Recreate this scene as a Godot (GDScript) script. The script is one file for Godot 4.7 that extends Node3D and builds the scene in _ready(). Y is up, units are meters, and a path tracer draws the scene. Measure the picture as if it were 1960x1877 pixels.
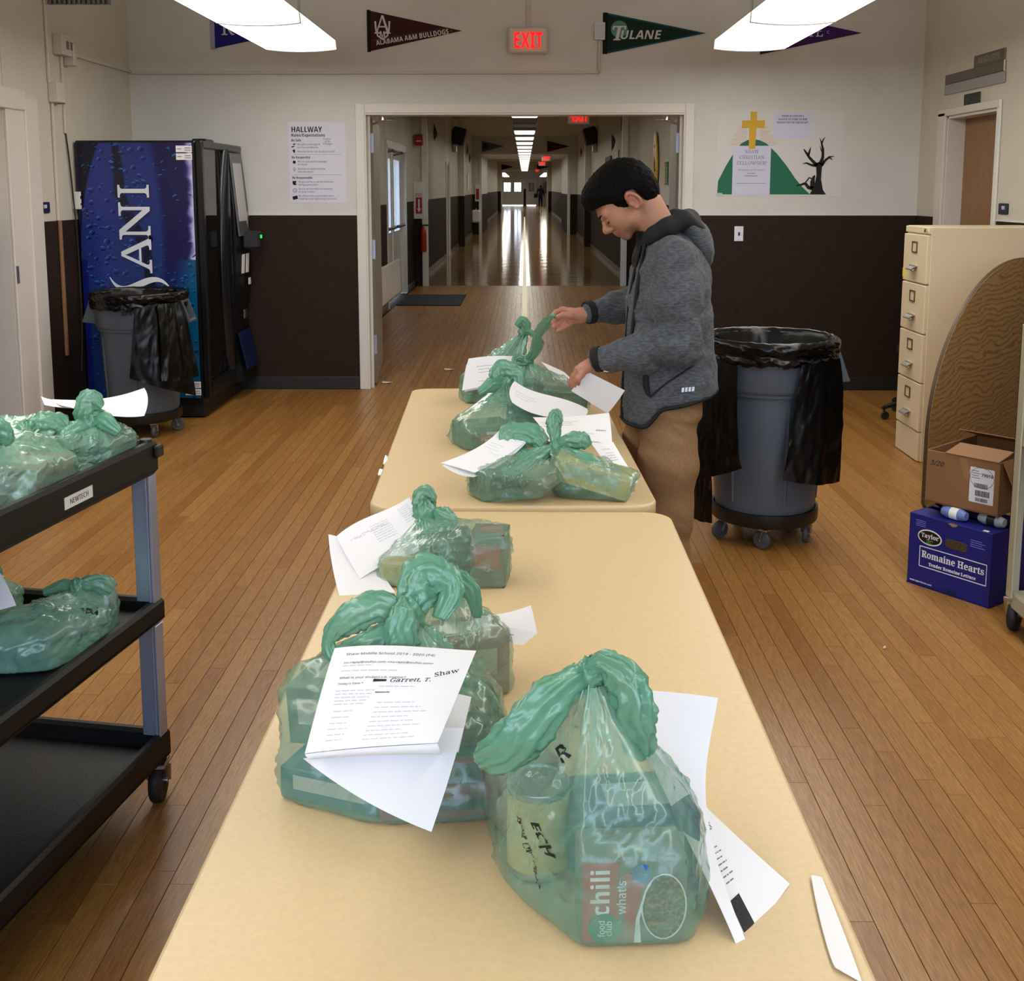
extends Node3D
# A school lobby set up for handing out grocery bags, looking down the long hallway. Metres, y up.

var rng := RandomNumberGenerator.new()
var M := {}
var names := {}
var noise := FastNoiseLite.new()
const TABLE_Y := 0.72
const WALL_Z := -8.36
const SIDE_X := 2.97

class Geo:
	var st := SurfaceTool.new()
	var sg := -1
	var col = null
	func _init():
		st.begin(Mesh.PRIMITIVE_TRIANGLES)
	func tri(a: Vector3, b: Vector3, c: Vector3):
		st.set_smooth_group(sg)
		if col != null:
			st.set_color(col)
		st.add_vertex(a); st.add_vertex(c); st.add_vertex(b)
	func quad(a: Vector3, b: Vector3, c: Vector3, d: Vector3):
		tri(a, b, c); tri(a, c, d)
	func tri_out(a: Vector3, b: Vector3, c: Vector3, o: Vector3):
		if (b - a).cross(c - a).dot((a + b + c) / 3.0 - o) < 0.0:
			tri(a, c, b)
		else:
			tri(a, b, c)
	func quad_out(a: Vector3, b: Vector3, c: Vector3, d: Vector3, o: Vector3):
		tri_out(a, b, c, o); tri_out(a, c, d, o)
	func box(c: Vector3, s: Vector3, bev := 0.0, bs := Basis.IDENTITY) -> Geo:
		var h := s * 0.5
		var b: float = minf(bev, minf(h.x, minf(h.y, h.z)) * 0.98)
		var keep := sg
		sg = -1
		for ax in 3:
			var u := (ax + 1) % 3
			var v := (ax + 2) % 3
			for sn in [-1.0, 1.0]:
				var q := []
				for k in [[-1, -1], [1, -1], [1, 1], [-1, 1]]:
					var p := Vector3.ZERO
					p[ax] = sn * h[ax]; p[u] = k[0] * (h[u] - b); p[v] = k[1] * (h[v] - b)
					q.append(c + bs * p)
				quad_out(q[0], q[1], q[2], q[3], c)
			if b > 0.0:
				for su in [-1.0, 1.0]:
					for sv in [-1.0, 1.0]:
						var q := []
						for k in [[0, -1], [0, 1], [1, 1], [1, -1]]:
							var p := Vector3.ZERO
							p[u] = su * (h[u] - (b if k[0] == 1 else 0.0)); p[v] = sv * (h[v] - (b if k[0] == 0 else 0.0)); p[ax] = k[1] * (h[ax] - b)
							q.append(c + bs * p)
						quad_out(q[0], q[1], q[2], q[3], c)
		if b > 0.0:
			for sx in [-1.0, 1.0]:
				for sy in [-1.0, 1.0]:
					for sz in [-1.0, 1.0]:
						var e := Vector3(sx, sy, sz)
						var q := []
						for ax in 3:
							var p := Vector3.ZERO
							for k in 3:
								p[k] = e[k] * (h[k] - (0.0 if k == ax else b))
							q.append(c + bs * p)
						tri_out(q[0], q[1], q[2], c)
		sg = keep
		return self
	func span(a: Vector3, b: Vector3, bev := 0.0) -> Geo:      # box from corner to corner
		return box((a + b) * 0.5, (b - a).abs(), bev)
	func tube(pts: Array, rad, seg := 10, caps := true, flat := 1.0, up := Vector3.ZERO) -> Geo:   # rad: number or array; flat squeezes the section along its second axis
		var keep := sg
		sg = 0
		var n := pts.size()
		var rings := []
		var side := Vector3.ZERO
		for i in n:
			var t: Vector3 = (pts[mini(i + 1, n - 1)] - pts[maxi(i - 1, 0)]).normalized()
			if side == Vector3.ZERO:
				var ref: Vector3 = up if up != Vector3.ZERO else (Vector3.UP if absf(t.y) < 0.9 else Vector3.RIGHT)
				side = ref.cross(t).normalized()
			side = (side - t * side.dot(t)).normalized()
			var oth := t.cross(side)
			var r: float = rad[i] if rad is Array else rad
			var ring := []
			for k in seg:
				var a := TAU * k / seg
				ring.append(pts[i] + (side * cos(a) + oth * sin(a) * flat) * r)
			rings.append(ring)
		for i in n - 1:
			for k in seg:
				var k2 := (k + 1) % seg
				quad(rings[i][k], rings[i][k2], rings[i + 1][k2], rings[i + 1][k])
		if caps:
			sg = -1
			for k in seg:
				var k2 := (k + 1) % seg
				tri(pts[0], rings[0][k2], rings[0][k])
				tri(pts[n - 1], rings[n - 1][k], rings[n - 1][k2])
		sg = keep
		return self
	func cyl(a: Vector3, b: Vector3, r0: float, r1 := -1.0, seg := 16) -> Geo:
		return tube([a, b], [r0, r0 if r1 < 0.0 else r1], seg)
	func lathe(prof: Array, seg := 32, at := Vector3.ZERO, bs := Basis.IDENTITY) -> Geo:   # profile of Vector2(radius, height), outside on the right going up
		var keep := sg
		var grp := 1
		for i in prof.size() - 1:
			if i > 0:
				var d0: Vector2 = (prof[i] - prof[i - 1]).normalized()
				var d1: Vector2 = (prof[i + 1] - prof[i]).normalized()
				if d0.dot(d1) < 0.75:
					grp += 1
			sg = grp
			for k in seg:
				var a := TAU * k / seg
				var b := TAU * ((k + 1) % seg) / seg
				var p0: Vector2 = prof[i]
				var p1: Vector2 = prof[i + 1]
				var q := [Vector3(cos(a) * p0.x, p0.y, -sin(a) * p0.x), Vector3(cos(b) * p0.x, p0.y, -sin(b) * p0.x), Vector3(cos(b) * p1.x, p1.y, -sin(b) * p1.x), Vector3(cos(a) * p1.x, p1.y, -sin(a) * p1.x)]
				for j in 4:
					q[j] = at + bs * q[j]
				if p0.x > 1e-6:
					tri(q[0], q[1], q[2])
				if p1.x > 1e-6:
					tri(q[0], q[2], q[3])
		sg = keep
		return self
	func prism(poly: PackedVector2Array, depth: float, xf := Transform3D.IDENTITY) -> Geo:   # polygon in xy, from z = 0 to z = depth
		var keep := sg
		sg = -1
		var p := poly
		if Geometry2D.is_polygon_clockwise(p):
			p = p.duplicate()
			p.reverse()
		var idx := Geometry2D.triangulate_polygon(p)
		for i in range(0, idx.size(), 3):
			var a := p[idx[i]]
			var b := p[idx[i + 1]]
			var c := p[idx[i + 2]]
			if (b - a).cross(c - a) < 0.0:
				var t := b
				b = c
				c = t
			tri(xf * Vector3(a.x, a.y, depth), xf * Vector3(b.x, b.y, depth), xf * Vector3(c.x, c.y, depth))
			tri(xf * Vector3(a.x, a.y, 0), xf * Vector3(c.x, c.y, 0), xf * Vector3(b.x, b.y, 0))
		for i in p.size():
			var a := p[i]
			var b := p[(i + 1) % p.size()]
			quad(xf * Vector3(a.x, a.y, 0), xf * Vector3(b.x, b.y, 0), xf * Vector3(b.x, b.y, depth), xf * Vector3(a.x, a.y, depth))
		sg = keep
		return self
	func grid(f: Callable, nu: int, nv: int, wrap := false) -> Geo:    # f(u, v) -> point, u and v in 0..1
		var keep := sg
		sg = 0
		var rows := []
		for j in nv + 1:
			var row := []
			for i in nu + 1:
				row.append(f.call(float(i % nu) / nu if wrap else float(i) / nu, float(j) / nv))
			rows.append(row)
		for j in nv:
			for i in nu:
				quad(rows[j][i], rows[j][i + 1], rows[j + 1][i + 1], rows[j + 1][i])
		sg = keep
		return self
	func done() -> ArrayMesh:
		st.generate_normals()
		st.index()
		return st.commit()

func V(x: float, y: float, z: float) -> Vector3:
	return Vector3(x, y, z)

func numbered(called: String) -> String:
	if not names.has(called):
		names[called] = 0
		return called
	names[called] += 1
	return "%s_%03d" % [called, names[called]]

func obj(called: String, g, m: Material, parent: Node = null) -> MeshInstance3D:
	var o := MeshInstance3D.new()
	o.name = numbered(called) if parent == null else called
	o.mesh = g.done() if g is Geo else g
	if m != null:
		o.material_override = m
	(self if parent == null else parent).add_child(o, true)
	return o

func tag(o: Node, label := "", category := "", group := "", kind := "") -> Node:
	for k in [["label", label], ["category", category], ["group", group], ["kind", kind]]:
		if k[1] != "":
			o.set_meta(k[0], k[1])
	return o

func thing(called: String, label: String, category: String, at := Vector3.ZERO, turn := 0.0, group := "") -> Node3D:
	var o := Node3D.new()
	o.name = numbered(called)
	add_child(o)
	o.position = at
	o.rotation.y = turn
	tag(o, label, category, group)
	return o

func struct(called: String) -> Node3D:
	var o := Node3D.new()
	o.name = numbered(called)
	add_child(o)
	o.set_meta("kind", "structure")
	return o

func noise_tex(key: String, size: int, freq: float, oct: int, lo: float, hi: float, kind := FastNoiseLite.TYPE_SIMPLEX_SMOOTH, gain := 1.0) -> ImageTexture:
	if M.has("tex_" + key):
		return M["tex_" + key]
	var n := FastNoiseLite.new()
	n.seed = key.hash() & 0xffff
	n.noise_type = kind
	n.frequency = freq
	n.fractal_type = FastNoiseLite.FRACTAL_FBM
	n.fractal_octaves = oct
	var src := n.get_seamless_image(size, size)
	var im := Image.create(size, size, false, Image.FORMAT_RGB8)
	for y in size:
		for x in size:
			var v := clampf((src.get_pixel(x, y).r - 0.5) * gain + 0.5, 0.0, 1.0)
			var t := lerpf(lo, hi, v)
			im.set_pixel(x, y, Color(t, t, t))
	var t := ImageTexture.create_from_image(im)
	M["tex_" + key] = t
	return t

func mk(key: String, c: Color, rough := 0.6, o := {}) -> StandardMaterial3D:
	if M.has(key):
		return M[key]
	var m := StandardMaterial3D.new()
	m.resource_name = key
	m.albedo_color = c
	m.roughness = rough
	m.metallic = o.get("metal", 0.0)
	m.metallic_specular = o.get("spec", 0.5)
	if o.has("tex"):
		m.albedo_texture = o.tex
	if o.has("scale"):
		m.uv1_triplanar = true
		m.uv1_world_triplanar = o.get("world", true)
		m.uv1_scale = o.scale
		m.uv1_triplanar_sharpness = 4.0
	if o.has("bump"):
		m.heightmap_enabled = true
		m.heightmap_texture = o.bump
		m.heightmap_scale = o.get("relief", 0.05)
	if o.has("alpha"):
		m.transparency = BaseMaterial3D.TRANSPARENCY_ALPHA
		m.albedo_color.a = o.alpha
		m.cull_mode = BaseMaterial3D.CULL_DISABLED
	if o.has("glow"):
		m.emission_enabled = true
		m.emission = o.get("glow_color", c)
		m.emission_energy_multiplier = o.glow
	if o.has("back"):
		m.backlight_enabled = true
		m.backlight = o.back
	if o.has("coat"):
		m.clearcoat_enabled = true
		m.clearcoat = o.coat
		m.clearcoat_roughness = o.get("coat_rough", 0.1)
	if o.has("sheen"):
		m.rim_enabled = true
		m.rim = o.sheen
		m.rim_tint = 0.6
	if o.has("sss"):
		m.subsurf_scatter_enabled = true
		m.subsurf_scatter_strength = o.sss
	if o.has("vcol"):
		m.vertex_color_use_as_albedo = true
	M[key] = m
	return m

var fonts := {}
func font(bold := false, serif := false) -> SystemFont:
	var k := "%s%s" % [bold, serif]
	if not fonts.has(k):
		var f := SystemFont.new()
		f.font_names = PackedStringArray(["Droid Serif" if serif else "Droid Sans"])
		f.font_weight = 700 if bold else 400
		fonts[k] = f
	return fonts[k]

func text_mesh(s: String, h: float, bold := false, serif := false, depth := 0.001, align := HORIZONTAL_ALIGNMENT_CENTER) -> TextMesh:   # h = height of a capital letter
	var t := TextMesh.new()
	t.text = s
	t.font = font(bold, serif)
	t.font_size = 48
	t.pixel_size = h / 34.5
	t.depth = depth
	t.curve_step = 4.0
	t.horizontal_alignment = align
	t.vertical_alignment = VERTICAL_ALIGNMENT_CENTER
	return t

func text(s: String, h: float, at: Vector3, m: Material, parent: Node, o := {}) -> MeshInstance3D:
	var n := MeshInstance3D.new()
	n.name = "lettering"
	n.mesh = text_mesh(s, h, o.get("bold", false), o.get("serif", false), o.get("depth", 0.001), o.get("align", HORIZONTAL_ALIGNMENT_CENTER))
	n.material_override = m
	parent.add_child(n, true)
	n.position = at
	n.basis = o.get("basis", Basis.IDENTITY) * Basis(Vector3(o.get("wide", 1.0), 0, 0), Vector3(o.get("slant", 0.0), 1, 0), Vector3(0, 0, 1))
	return n

# Bezier patch of any size; rows run along v, columns along u
func bez1(p: Array, t: float) -> Vector3:
	var q := p.duplicate()
	for k in range(q.size() - 1, 0, -1):
		for i in k:
			q[i] = q[i].lerp(q[i + 1], t)
	return q[0]

func bez(rows: Array, u: float, v: float) -> Vector3:
	var c := []
	for r in rows:
		c.append(bez1(r, u))
	return bez1(c, v)

func bez_n(rows: Array, u: float, v: float) -> Vector3:
	var e := 0.01
	var a := bez(rows, minf(u + e, 1.2), v) - bez(rows, u - e, v)
	var b := bez(rows, u, minf(v + e, 1.2)) - bez(rows, u, v - e)
	return b.cross(a).normalized()

func sheet_geo(rows: Array, nu := 14, nv := 14, thick := 0.0005) -> Geo:   # u to the right, v downwards, front face towards the reader
	var g := Geo.new()
	var top := func(u, v): return bez(rows, u, 1.0 - v) + bez_n(rows, u, 1.0 - v) * thick * 0.5
	var bot := func(u, v): return bez(rows, u, v) - bez_n(rows, u, v) * thick * 0.5
	g.grid(top, nu, nv)
	g.grid(bot, nu, nv)
	return g

func print_on(rows: Array, s: String, h: float, u0: float, v0: float, w: float, l: float, m: Material, parent: Node, o := {}):   # lettering laid on a sheet w wide and l long, from u0, v0 to the right
	var t := text_mesh(s, h, o.get("bold", false), o.get("serif", false), 0.0002, HORIZONTAL_ALIGNMENT_LEFT)
	var arr := t.get_mesh_arrays()
	var vs: PackedVector3Array = arr[Mesh.ARRAY_VERTEX]
	var out := PackedVector3Array()
	var c := cos(o.get("turn", 0.0))
	var sn := sin(o.get("turn", 0.0))
	for p in vs:
		var x: float = p.x + p.y * o.get("slant", 0.0)
		var y: float = p.y
		var u := u0 + (x * c - y * sn) / w
		var v := v0 - (x * sn + y * c) / l
		out.append(bez(rows, u, v) + bez_n(rows, u, v) * (0.0006 + p.z))
	arr[Mesh.ARRAY_VERTEX] = out
	arr[Mesh.ARRAY_NORMAL] = null
	arr[Mesh.ARRAY_TANGENT] = null
	var am := ArrayMesh.new()
	am.add_surface_from_arrays(Mesh.PRIMITIVE_TRIANGLES, arr)
	var st := SurfaceTool.new()
	st.create_from(am, 0)
	st.generate_normals()
	obj("printing", st.commit(), m, parent)

func spline(pts: Array, per := 6) -> Array:     # Catmull-Rom through the points
	var out := []
	var n := pts.size()
	for i in n - 1:
		var a: Vector3 = pts[maxi(i - 1, 0)]
		var b: Vector3 = pts[i]
		var c: Vector3 = pts[i + 1]
		var d: Vector3 = pts[mini(i + 2, n - 1)]
		for k in per:
			out.append(b.cubic_interpolate(c, a, d, float(k) / per))
	out.append(pts[n - 1])
	return out

func caster(parent: Node, at: Vector3, r: float, turn: float, steel: Material, rubber: Material):   # at = top plate; wheel touches the floor below
	var bs := Basis(Vector3.UP, turn)
	var c := at + bs * V(0.3 * r, 0, 0)
	c.y = r
	var f := Geo.new()
	f.box(at - V(0, 0.006, 0), V(r * 1.0, 0.012, r * 1.0), 0.002, bs)
	for s in [-1.0, 1.0]:
		var a := at + bs * V(0, -0.012, s * r * 0.32)
		var b := c + bs * V(0, 0, s * r * 0.36)
		f.tube([a, b], [r * 0.34, r * 0.2], 8, true, 0.22, bs * V(1, 0, 0))
	obj("fork", f, steel, parent)
	var w := Geo.new()
	var wb := bs * Basis(Vector3.RIGHT, PI / 2)
	w.lathe([Vector2(0.0, -r * 0.2), Vector2(r * 0.5, -r * 0.2), Vector2(r * 0.55, -r * 0.26), Vector2(r * 0.9, -r * 0.26), Vector2(r, -r * 0.14), Vector2(r, r * 0.14), Vector2(r * 0.9, r * 0.26), Vector2(r * 0.55, r * 0.26), Vector2(r * 0.5, r * 0.2), Vector2(0.0, r * 0.2)], 24, c, wb)
	obj("wheel", w, rubber, parent)
	obj("axle", Geo.new().cyl(c - bs * V(0, 0, r * 0.42), c + bs * V(0, 0, r * 0.42), r * 0.14, -1, 10), steel, parent)

func _ready():
	rng.seed = 20
	noise.seed = 7
	noise.frequency = 1.0
	set_view()
	set_light()
	make_materials()
	build_floor()
	build_room()
	build_hall()
	build_fixtures()
	build_tables()
	build_vending()
	build_cans()
	build_cabinet_corner()
	build_cart()
	build_wall_things()
	build_right_stuff()
	build_bags()
	build_papers()
	build_man()
	build_small()

func set_view():
	var cam := Camera3D.new()
	cam.name = "camera"
	add_child(cam)
	cam.position = V(0, 1.55, 0)
	cam.rotation_degrees = V(-7.765, 0.652, 0)
	cam.projection = Camera3D.PROJECTION_FRUSTUM
	cam.near = 0.05
	cam.far = 300.0
	cam.size = 0.05 * 1877.0 / 2090.0
	cam.frustum_offset = Vector2(0, -0.05 * 293.5 / 2090.0)
	cam.current = true

const LAMP_RADIANCE := 1.8      # AreaLight3D energy of one lobby fitting
const HALL_RADIANCE := 4.4

func set_light():
	var we := WorldEnvironment.new()
	we.name = "environment"
	var e := Environment.new()
	var sky := Sky.new()
	var sm := ProceduralSkyMaterial.new()
	sm.sky_top_color = Color(0.62, 0.74, 0.92)
	sm.sky_horizon_color = Color(0.86, 0.90, 0.96)
	sm.ground_bottom_color = Color(0.42, 0.41, 0.38)
	sm.ground_horizon_color = Color(0.72, 0.72, 0.70)
	sm.sky_energy_multiplier = 3.0
	sm.ground_energy_multiplier = 2.0
	sky.sky_material = sm
	e.background_mode = Environment.BG_SKY
	e.sky = sky
	e.ambient_light_source = Environment.AMBIENT_SOURCE_DISABLED
	e.tonemap_mode = Environment.TONE_MAPPER_LINEAR
	e.tonemap_exposure = 0.9
	e.sdfgi_enabled = true
	e.ssao_enabled = true
	e.ssil_enabled = true
	we.environment = e
	add_child(we)

func make_materials():
	var plaster := noise_tex("plaster", 256, 0.02, 4, 0.97, 1.0)
	var fine := noise_tex("fine", 256, 0.12, 3, 0.0, 1.0)
	mk("wall", Color(0.83, 0.825, 0.81), 0.55, {"tex": plaster, "scale": V(0.5, 0.5, 0.5), "bump": fine, "relief": 0.04})
	mk("wall_cream", Color(0.80, 0.77, 0.71), 0.55, {"tex": plaster, "scale": V(0.5, 0.5, 0.5), "bump": fine, "relief": 0.04})
	mk("brown", Color(0.185, 0.132, 0.10), 0.62, {"spec": 0.3, "tex": noise_tex("brownish", 256, 0.05, 4, 0.85, 1.0), "scale": V(1.2, 1.2, 1.2), "bump": fine, "relief": 0.05})
	mk("base", Color(0.12, 0.11, 0.105), 0.45)
	mk("trim", Color(0.86, 0.85, 0.82), 0.4)
	mk("ceiling", Color(0.80, 0.79, 0.76), 0.8)
	mk("grain", Color.WHITE)
	var grain := noise_tex("grain", 512, 0.03, 5, 0.80, 1.0, FastNoiseLite.TYPE_SIMPLEX_SMOOTH, 1.5)
	var rub := noise_tex("rub", 256, 0.015, 4, 0.65, 1.0)
	for i in 6:
		var c: Color = [Color(0.67, 0.475, 0.24), Color(0.65, 0.455, 0.225), Color(0.63, 0.435, 0.21), Color(0.685, 0.495, 0.255), Color(0.615, 0.415, 0.195), Color(0.66, 0.465, 0.235)][i]
		var m := mk("board%d" % i, c, 0.42, {"tex": grain, "scale": V(9, 4, 0.75)})
		m.uv1_offset = V(i * 0.37, 0, i * 0.19)
		m.roughness_texture = rub
	var bm := mk("board_rest", Color(1, 1, 1), 0.42, {"tex": grain, "scale": V(9, 4, 0.75), "vcol": true})
	bm.roughness_texture = rub
	var hm := mk("board_hall", Color(1, 1, 1), 0.42, {"tex": grain, "scale": V(9, 4, 0.75), "vcol": true})
	hm.roughness_texture = rub
	mk("subfloor", Color(0.10, 0.065, 0.04), 0.9)
	mk("hall_floor", Color(0.64, 0.49, 0.31), 0.09, {"tex": noise_tex("hallfloor", 256, 0.02, 4, 0.8, 1.0), "scale": V(0.35, 0.6, 1.0), "bump": noise_tex("wave", 256, 0.012, 3, 0.0, 1.0), "relief": 0.22})
	mk("steel", Color(0.72, 0.72, 0.72), 0.3, {"metal": 1.0})
	mk("chrome", Color(0.85, 0.85, 0.86), 0.16, {"metal": 1.0})
	mk("alu", Color(0.73, 0.77, 0.87), 0.36, {"metal": 0.7})
	mk("rubber", Color(0.10, 0.10, 0.105), 0.6)
	mk("grey_rubber", Color(0.30, 0.30, 0.31), 0.55)
	mk("black_plastic", Color(0.065, 0.065, 0.07), 0.42)
	mk("white_plastic", Color(0.86, 0.86, 0.85), 0.4)
	mk("lens", Color(0.95, 0.95, 0.93), 0.4, {"glow": 3.2, "glow_color": Color(1.0, 0.99, 0.97)})
	mk("hall_lens", Color(0.95, 0.95, 0.92), 0.4, {"glow": 1.4, "glow_color": Color(1.0, 0.99, 0.95)})
	mk("lens_end", Color(0.84, 0.84, 0.82), 0.4)
	mk("dead_lens", Color(0.62, 0.62, 0.60), 0.5)
	mk("paper", Color(0.93, 0.93, 0.94), 0.75, {"back": Color(0.35, 0.35, 0.35)})
	mk("ink", Color(0.16, 0.16, 0.18), 0.8)
	mk("faint_ink", Color(0.45, 0.45, 0.47), 0.8)
	mk("black_ink", Color(0.05, 0.05, 0.055), 0.8)
	mk("white_ink", Color(0.92, 0.92, 0.92), 0.7)
	mk("yellow", Color(0.87, 0.72, 0.20), 0.7)
	mk("glass", Color(0.9, 0.95, 0.95), 0.03, {"alpha": 0.12})
	mk("dark_glass", Color(0.10, 0.12, 0.11), 0.04, {"alpha": 0.55})
	mk("red_paint", Color(0.62, 0.09, 0.10), 0.45)

func build_floor():
	var fl := struct("floor")
	obj("subfloor", Geo.new().span(V(-3.2, -0.2, -17.5), V(3.2, -0.006, 2.8)), M.subfloor, fl)
	var w := 0.0572
	var list := []
	var n := int(ceil(2 * SIDE_X / w))
	for i in n:
		var x := -SIDE_X + (i + 0.5) * w
		var z := 2.6 - rng.randf() * 0.3
		var last := -17.45 if absf(x) < 1.74 else WALL_Z - 0.02
		while z > last + 0.05:
			var l := 0.45 + 0.1 * rng.randi_range(0, 12)
			if z - l < last + 0.2:
				l = snappedf(z - last, 0.01)
			list.append([V(x, 0, z - l * 0.5), l, rng.randi_range(0, 5)])
			z -= l
	var shown := []
	for b in list:
		var p: Vector3 = b[0]
		var under: bool = p.x > -0.36 and p.x < 0.33 and p.z > -4.4
		if not under and p.z < -1.7 and absf(p.x) < 0.49 * absf(p.z) + 0.05 and p.z > -8.0:
			shown.append(b)
	shown.sort_custom(func(a, b): return a[0].length() < b[0].length())
	shown = shown.slice(0, 300)
	var near := {}
	for b in shown:
		near[b] = true
	var meshes := {}
	var rest := Geo.new()
	var hall := Geo.new()
	for b in list:
		if near.has(b):
			if not meshes.has(b[1]):
				meshes[b[1]] = plank(Geo.new(), Vector3.ZERO, w, b[1]).done()
			var o := obj("board", meshes[b[1]], M["board%d" % b[2]], fl)
			o.position = b[0]
		else:
			var into: Geo = hall if b[0].z < WALL_Z else rest
			into.col = M["board%d" % b[2]].albedo_color.srgb_to_linear()
			plank(into, b[0], w, b[1])
	var r := obj("boards", rest, M.board_rest, fl)
	r.set_meta("kind", "stuff")
	r.set_meta("label", "remaining narrow strips of the oak floor")
	r = obj("hall_boards", hall, M.board_hall, fl)
	r.set_meta("kind", "stuff")
	r.set_meta("label", "narrow strips of the oak floor beyond the doorway")

func plank(g: Geo, c: Vector3, w: float, l: float) -> Geo:     # one strip, top at y = 0, eased edges
	var e := 0.0011
	var a := V(w * 0.5 - 0.0004, -0.0016, l * 0.5 - 0.0004)
	var t := V(w * 0.5 - e, 0, l * 0.5 - e)
	var lo := [c + V(-a.x, a.y, a.z), c + V(a.x, a.y, a.z), c + V(a.x, a.y, -a.z), c + V(-a.x, a.y, -a.z)]
	var hi := [c + V(-t.x, 0, t.z), c + V(t.x, 0, t.z), c + V(t.x, 0, -t.z), c + V(-t.x, 0, -t.z)]
	var bo := []
	for p in lo:
		bo.append(p - V(0, 0.004, 0))
	g.quad(hi[0], hi[1], hi[2], hi[3])
	for k in 4:
		var j := (k + 1) % 4
		g.quad(lo[k], lo[j], hi[j], hi[k])
		g.quad(bo[k], bo[j], lo[j], lo[k])
	return g

func panel(parent: Node, a: Vector3, b: Vector3, called := "plaster", m: Material = null, bev := 0.0) -> MeshInstance3D:
	return obj(called, Geo.new().span(a, b, bev), M.wall if m == null else m, parent)

func build_room():
	var top := 3.8
	var wz := WALL_Z
	var th := 0.16
	# far wall with the doorway to the hall
	var w := struct("wall_far")
	panel(w, V(-SIDE_X - 0.4, 0, wz - th), V(-1.2, top, wz))
	panel(w, V(1.2, 0, wz - th), V(SIDE_X + 0.4, top, wz))
	panel(w, V(-1.2, 2.115, wz - th), V(1.2, top, wz), "header")
	panel(w, V(-SIDE_X, 0.0, wz), V(-1.275, 1.345, wz + 0.008), "wainscot", M.brown, 0.003)
	panel(w, V(1.275, 0.0, wz), V(SIDE_X, 1.345, wz + 0.008), "wainscot", M.brown, 0.003)
	var rail := struct("trim_1")
	panel(rail, V(-SIDE_X, 1.345, wz), V(-1.275, 1.353, wz + 0.012), "wainscot_cap", M.trim)
	panel(rail, V(1.275, 1.345, wz), V(SIDE_X, 1.353, wz + 0.012), "wainscot_cap", M.trim)
	var bb := struct("baseboard_far")
	panel(bb, V(-SIDE_X, 0, wz), V(-1.275, 0.10, wz + 0.014), "skirting", M.base, 0.004)
	panel(bb, V(1.275, 0, wz), V(SIDE_X, 0.10, wz + 0.014), "skirting", M.base, 0.004)
	# double doorway: steel frame with stop and casing
	var d := struct("door_1")
	for s in [-1.0, 1.0]:
		panel(d, V(s * 1.195, 0, wz - th - 0.01), V(s * 1.215, 2.115, wz + 0.012), "jamb", M.trim, 0.003)
		panel(d, V(s * 1.205, 0, wz), V(s * 1.275, 2.18, wz + 0.018), "casing", M.trim, 0.004)
		panel(d, V(s * 1.175, 0, wz - 0.08), V(s * 1.2, 2.10, wz - 0.05), "stop", M.trim, 0.002)
	panel(d, V(-1.205, 2.108, wz), V(1.205, 2.18, wz + 0.018), "head_casing", M.trim, 0.004)
	panel(d, V(-1.2, 2.095, wz - th - 0.01), V(1.2, 2.115, wz + 0.012), "head_jamb", M.trim, 0.003)
	var leaf_m := mk("door_leaf", Color(0.56, 0.53, 0.49), 0.45)
	for s in [-1.0, 1.0]:
		var lf := Node3D.new()
		lf.name = "leaf"
		d.add_child(lf, true)
		lf.position = V(s * 1.192, 0, wz - th - 0.02)
		lf.rotation.y = -s * 0.085
		panel(lf, V(-0.022, 0.012, -1.1), V(0.022, 2.085, 0.0), "slab", leaf_m, 0.003)
		for hy in [0.25, 1.0, 1.82]:
			panel(lf, V(-s * 0.004 - 0.022, hy, 0.0), V(-s * 0.004 + 0.022, hy + 0.15, 0.004), "hinge", M.alu, 0.001)
		# closer arm at the head
		obj("closer", Geo.new().cyl(V(-s * 0.10, 2.065, 0.03), V(-s * 0.10, 2.10, 0.03), 0.026, -1, 14), M.chrome, lf)
		obj("closer_arm", Geo.new().tube([V(0.0, 2.03, -0.02), V(-s * 0.10, 2.068, 0.03), V(-s * 0.19, 2.07, 0.0)], 0.008, 8), M.steel, lf)
	# left wall: doorway near the camera end
	var l := struct("wall_left")
	var dz0 := -5.40
	var dz1 := -6.31
	panel(l, V(-SIDE_X - 0.3, 0, wz), V(-SIDE_X, top, dz1 - 0.005), "plaster", M.wall_cream)
	panel(l, V(-SIDE_X - 0.3, 0, dz0 + 0.005), V(-SIDE_X, top, 2.7), "plaster", M.wall_cream)
	panel(l, V(-SIDE_X - 0.3, 2.05, dz1), V(-SIDE_X, top, dz0), "header", M.wall_cream)
	panel(l, V(-SIDE_X, 0, wz), V(-SIDE_X + 0.008, 1.345, -6.70), "wainscot", M.brown, 0.003)
	panel(l, V(-SIDE_X, 0, -5.2), V(-SIDE_X + 0.008, 1.345, 2.6), "wainscot", M.brown, 0.003)
	var ld := struct("door_2")
	var cas := mk("cream_paint", Color(0.83, 0.80, 0.765), 0.4)
	panel(ld, V(-SIDE_X, 0, -6.69), V(-SIDE_X + 0.03, 2.08, -6.52), "casing", cas, 0.006)
	panel(ld, V(-SIDE_X, 0, -6.53), V(-SIDE_X + 0.018, 2.05, -6.30), "casing", cas, 0.004)
	panel(ld, V(-SIDE_X, 2.0, -6.53), V(-SIDE_X + 0.03, 2.12, -5.22), "head_casing", cas, 0.006)
	panel(ld, V(-SIDE_X, 0, -5.40), V(-SIDE_X + 0.03, 2.12, -5.22), "casing", cas, 0.006)
	panel(ld, V(-SIDE_X - 0.3, 0, -6.33), V(-SIDE_X, 2.05, -6.30), "jamb", cas, 0.002)
	panel(ld, V(-SIDE_X - 0.20, 0.0, -6.30), V(-SIDE_X - 0.155, 1.36, -5.41), "door_panel", mk("dark_door", Color(0.07, 0.085, 0.09), 0.35), 0.003)
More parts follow.
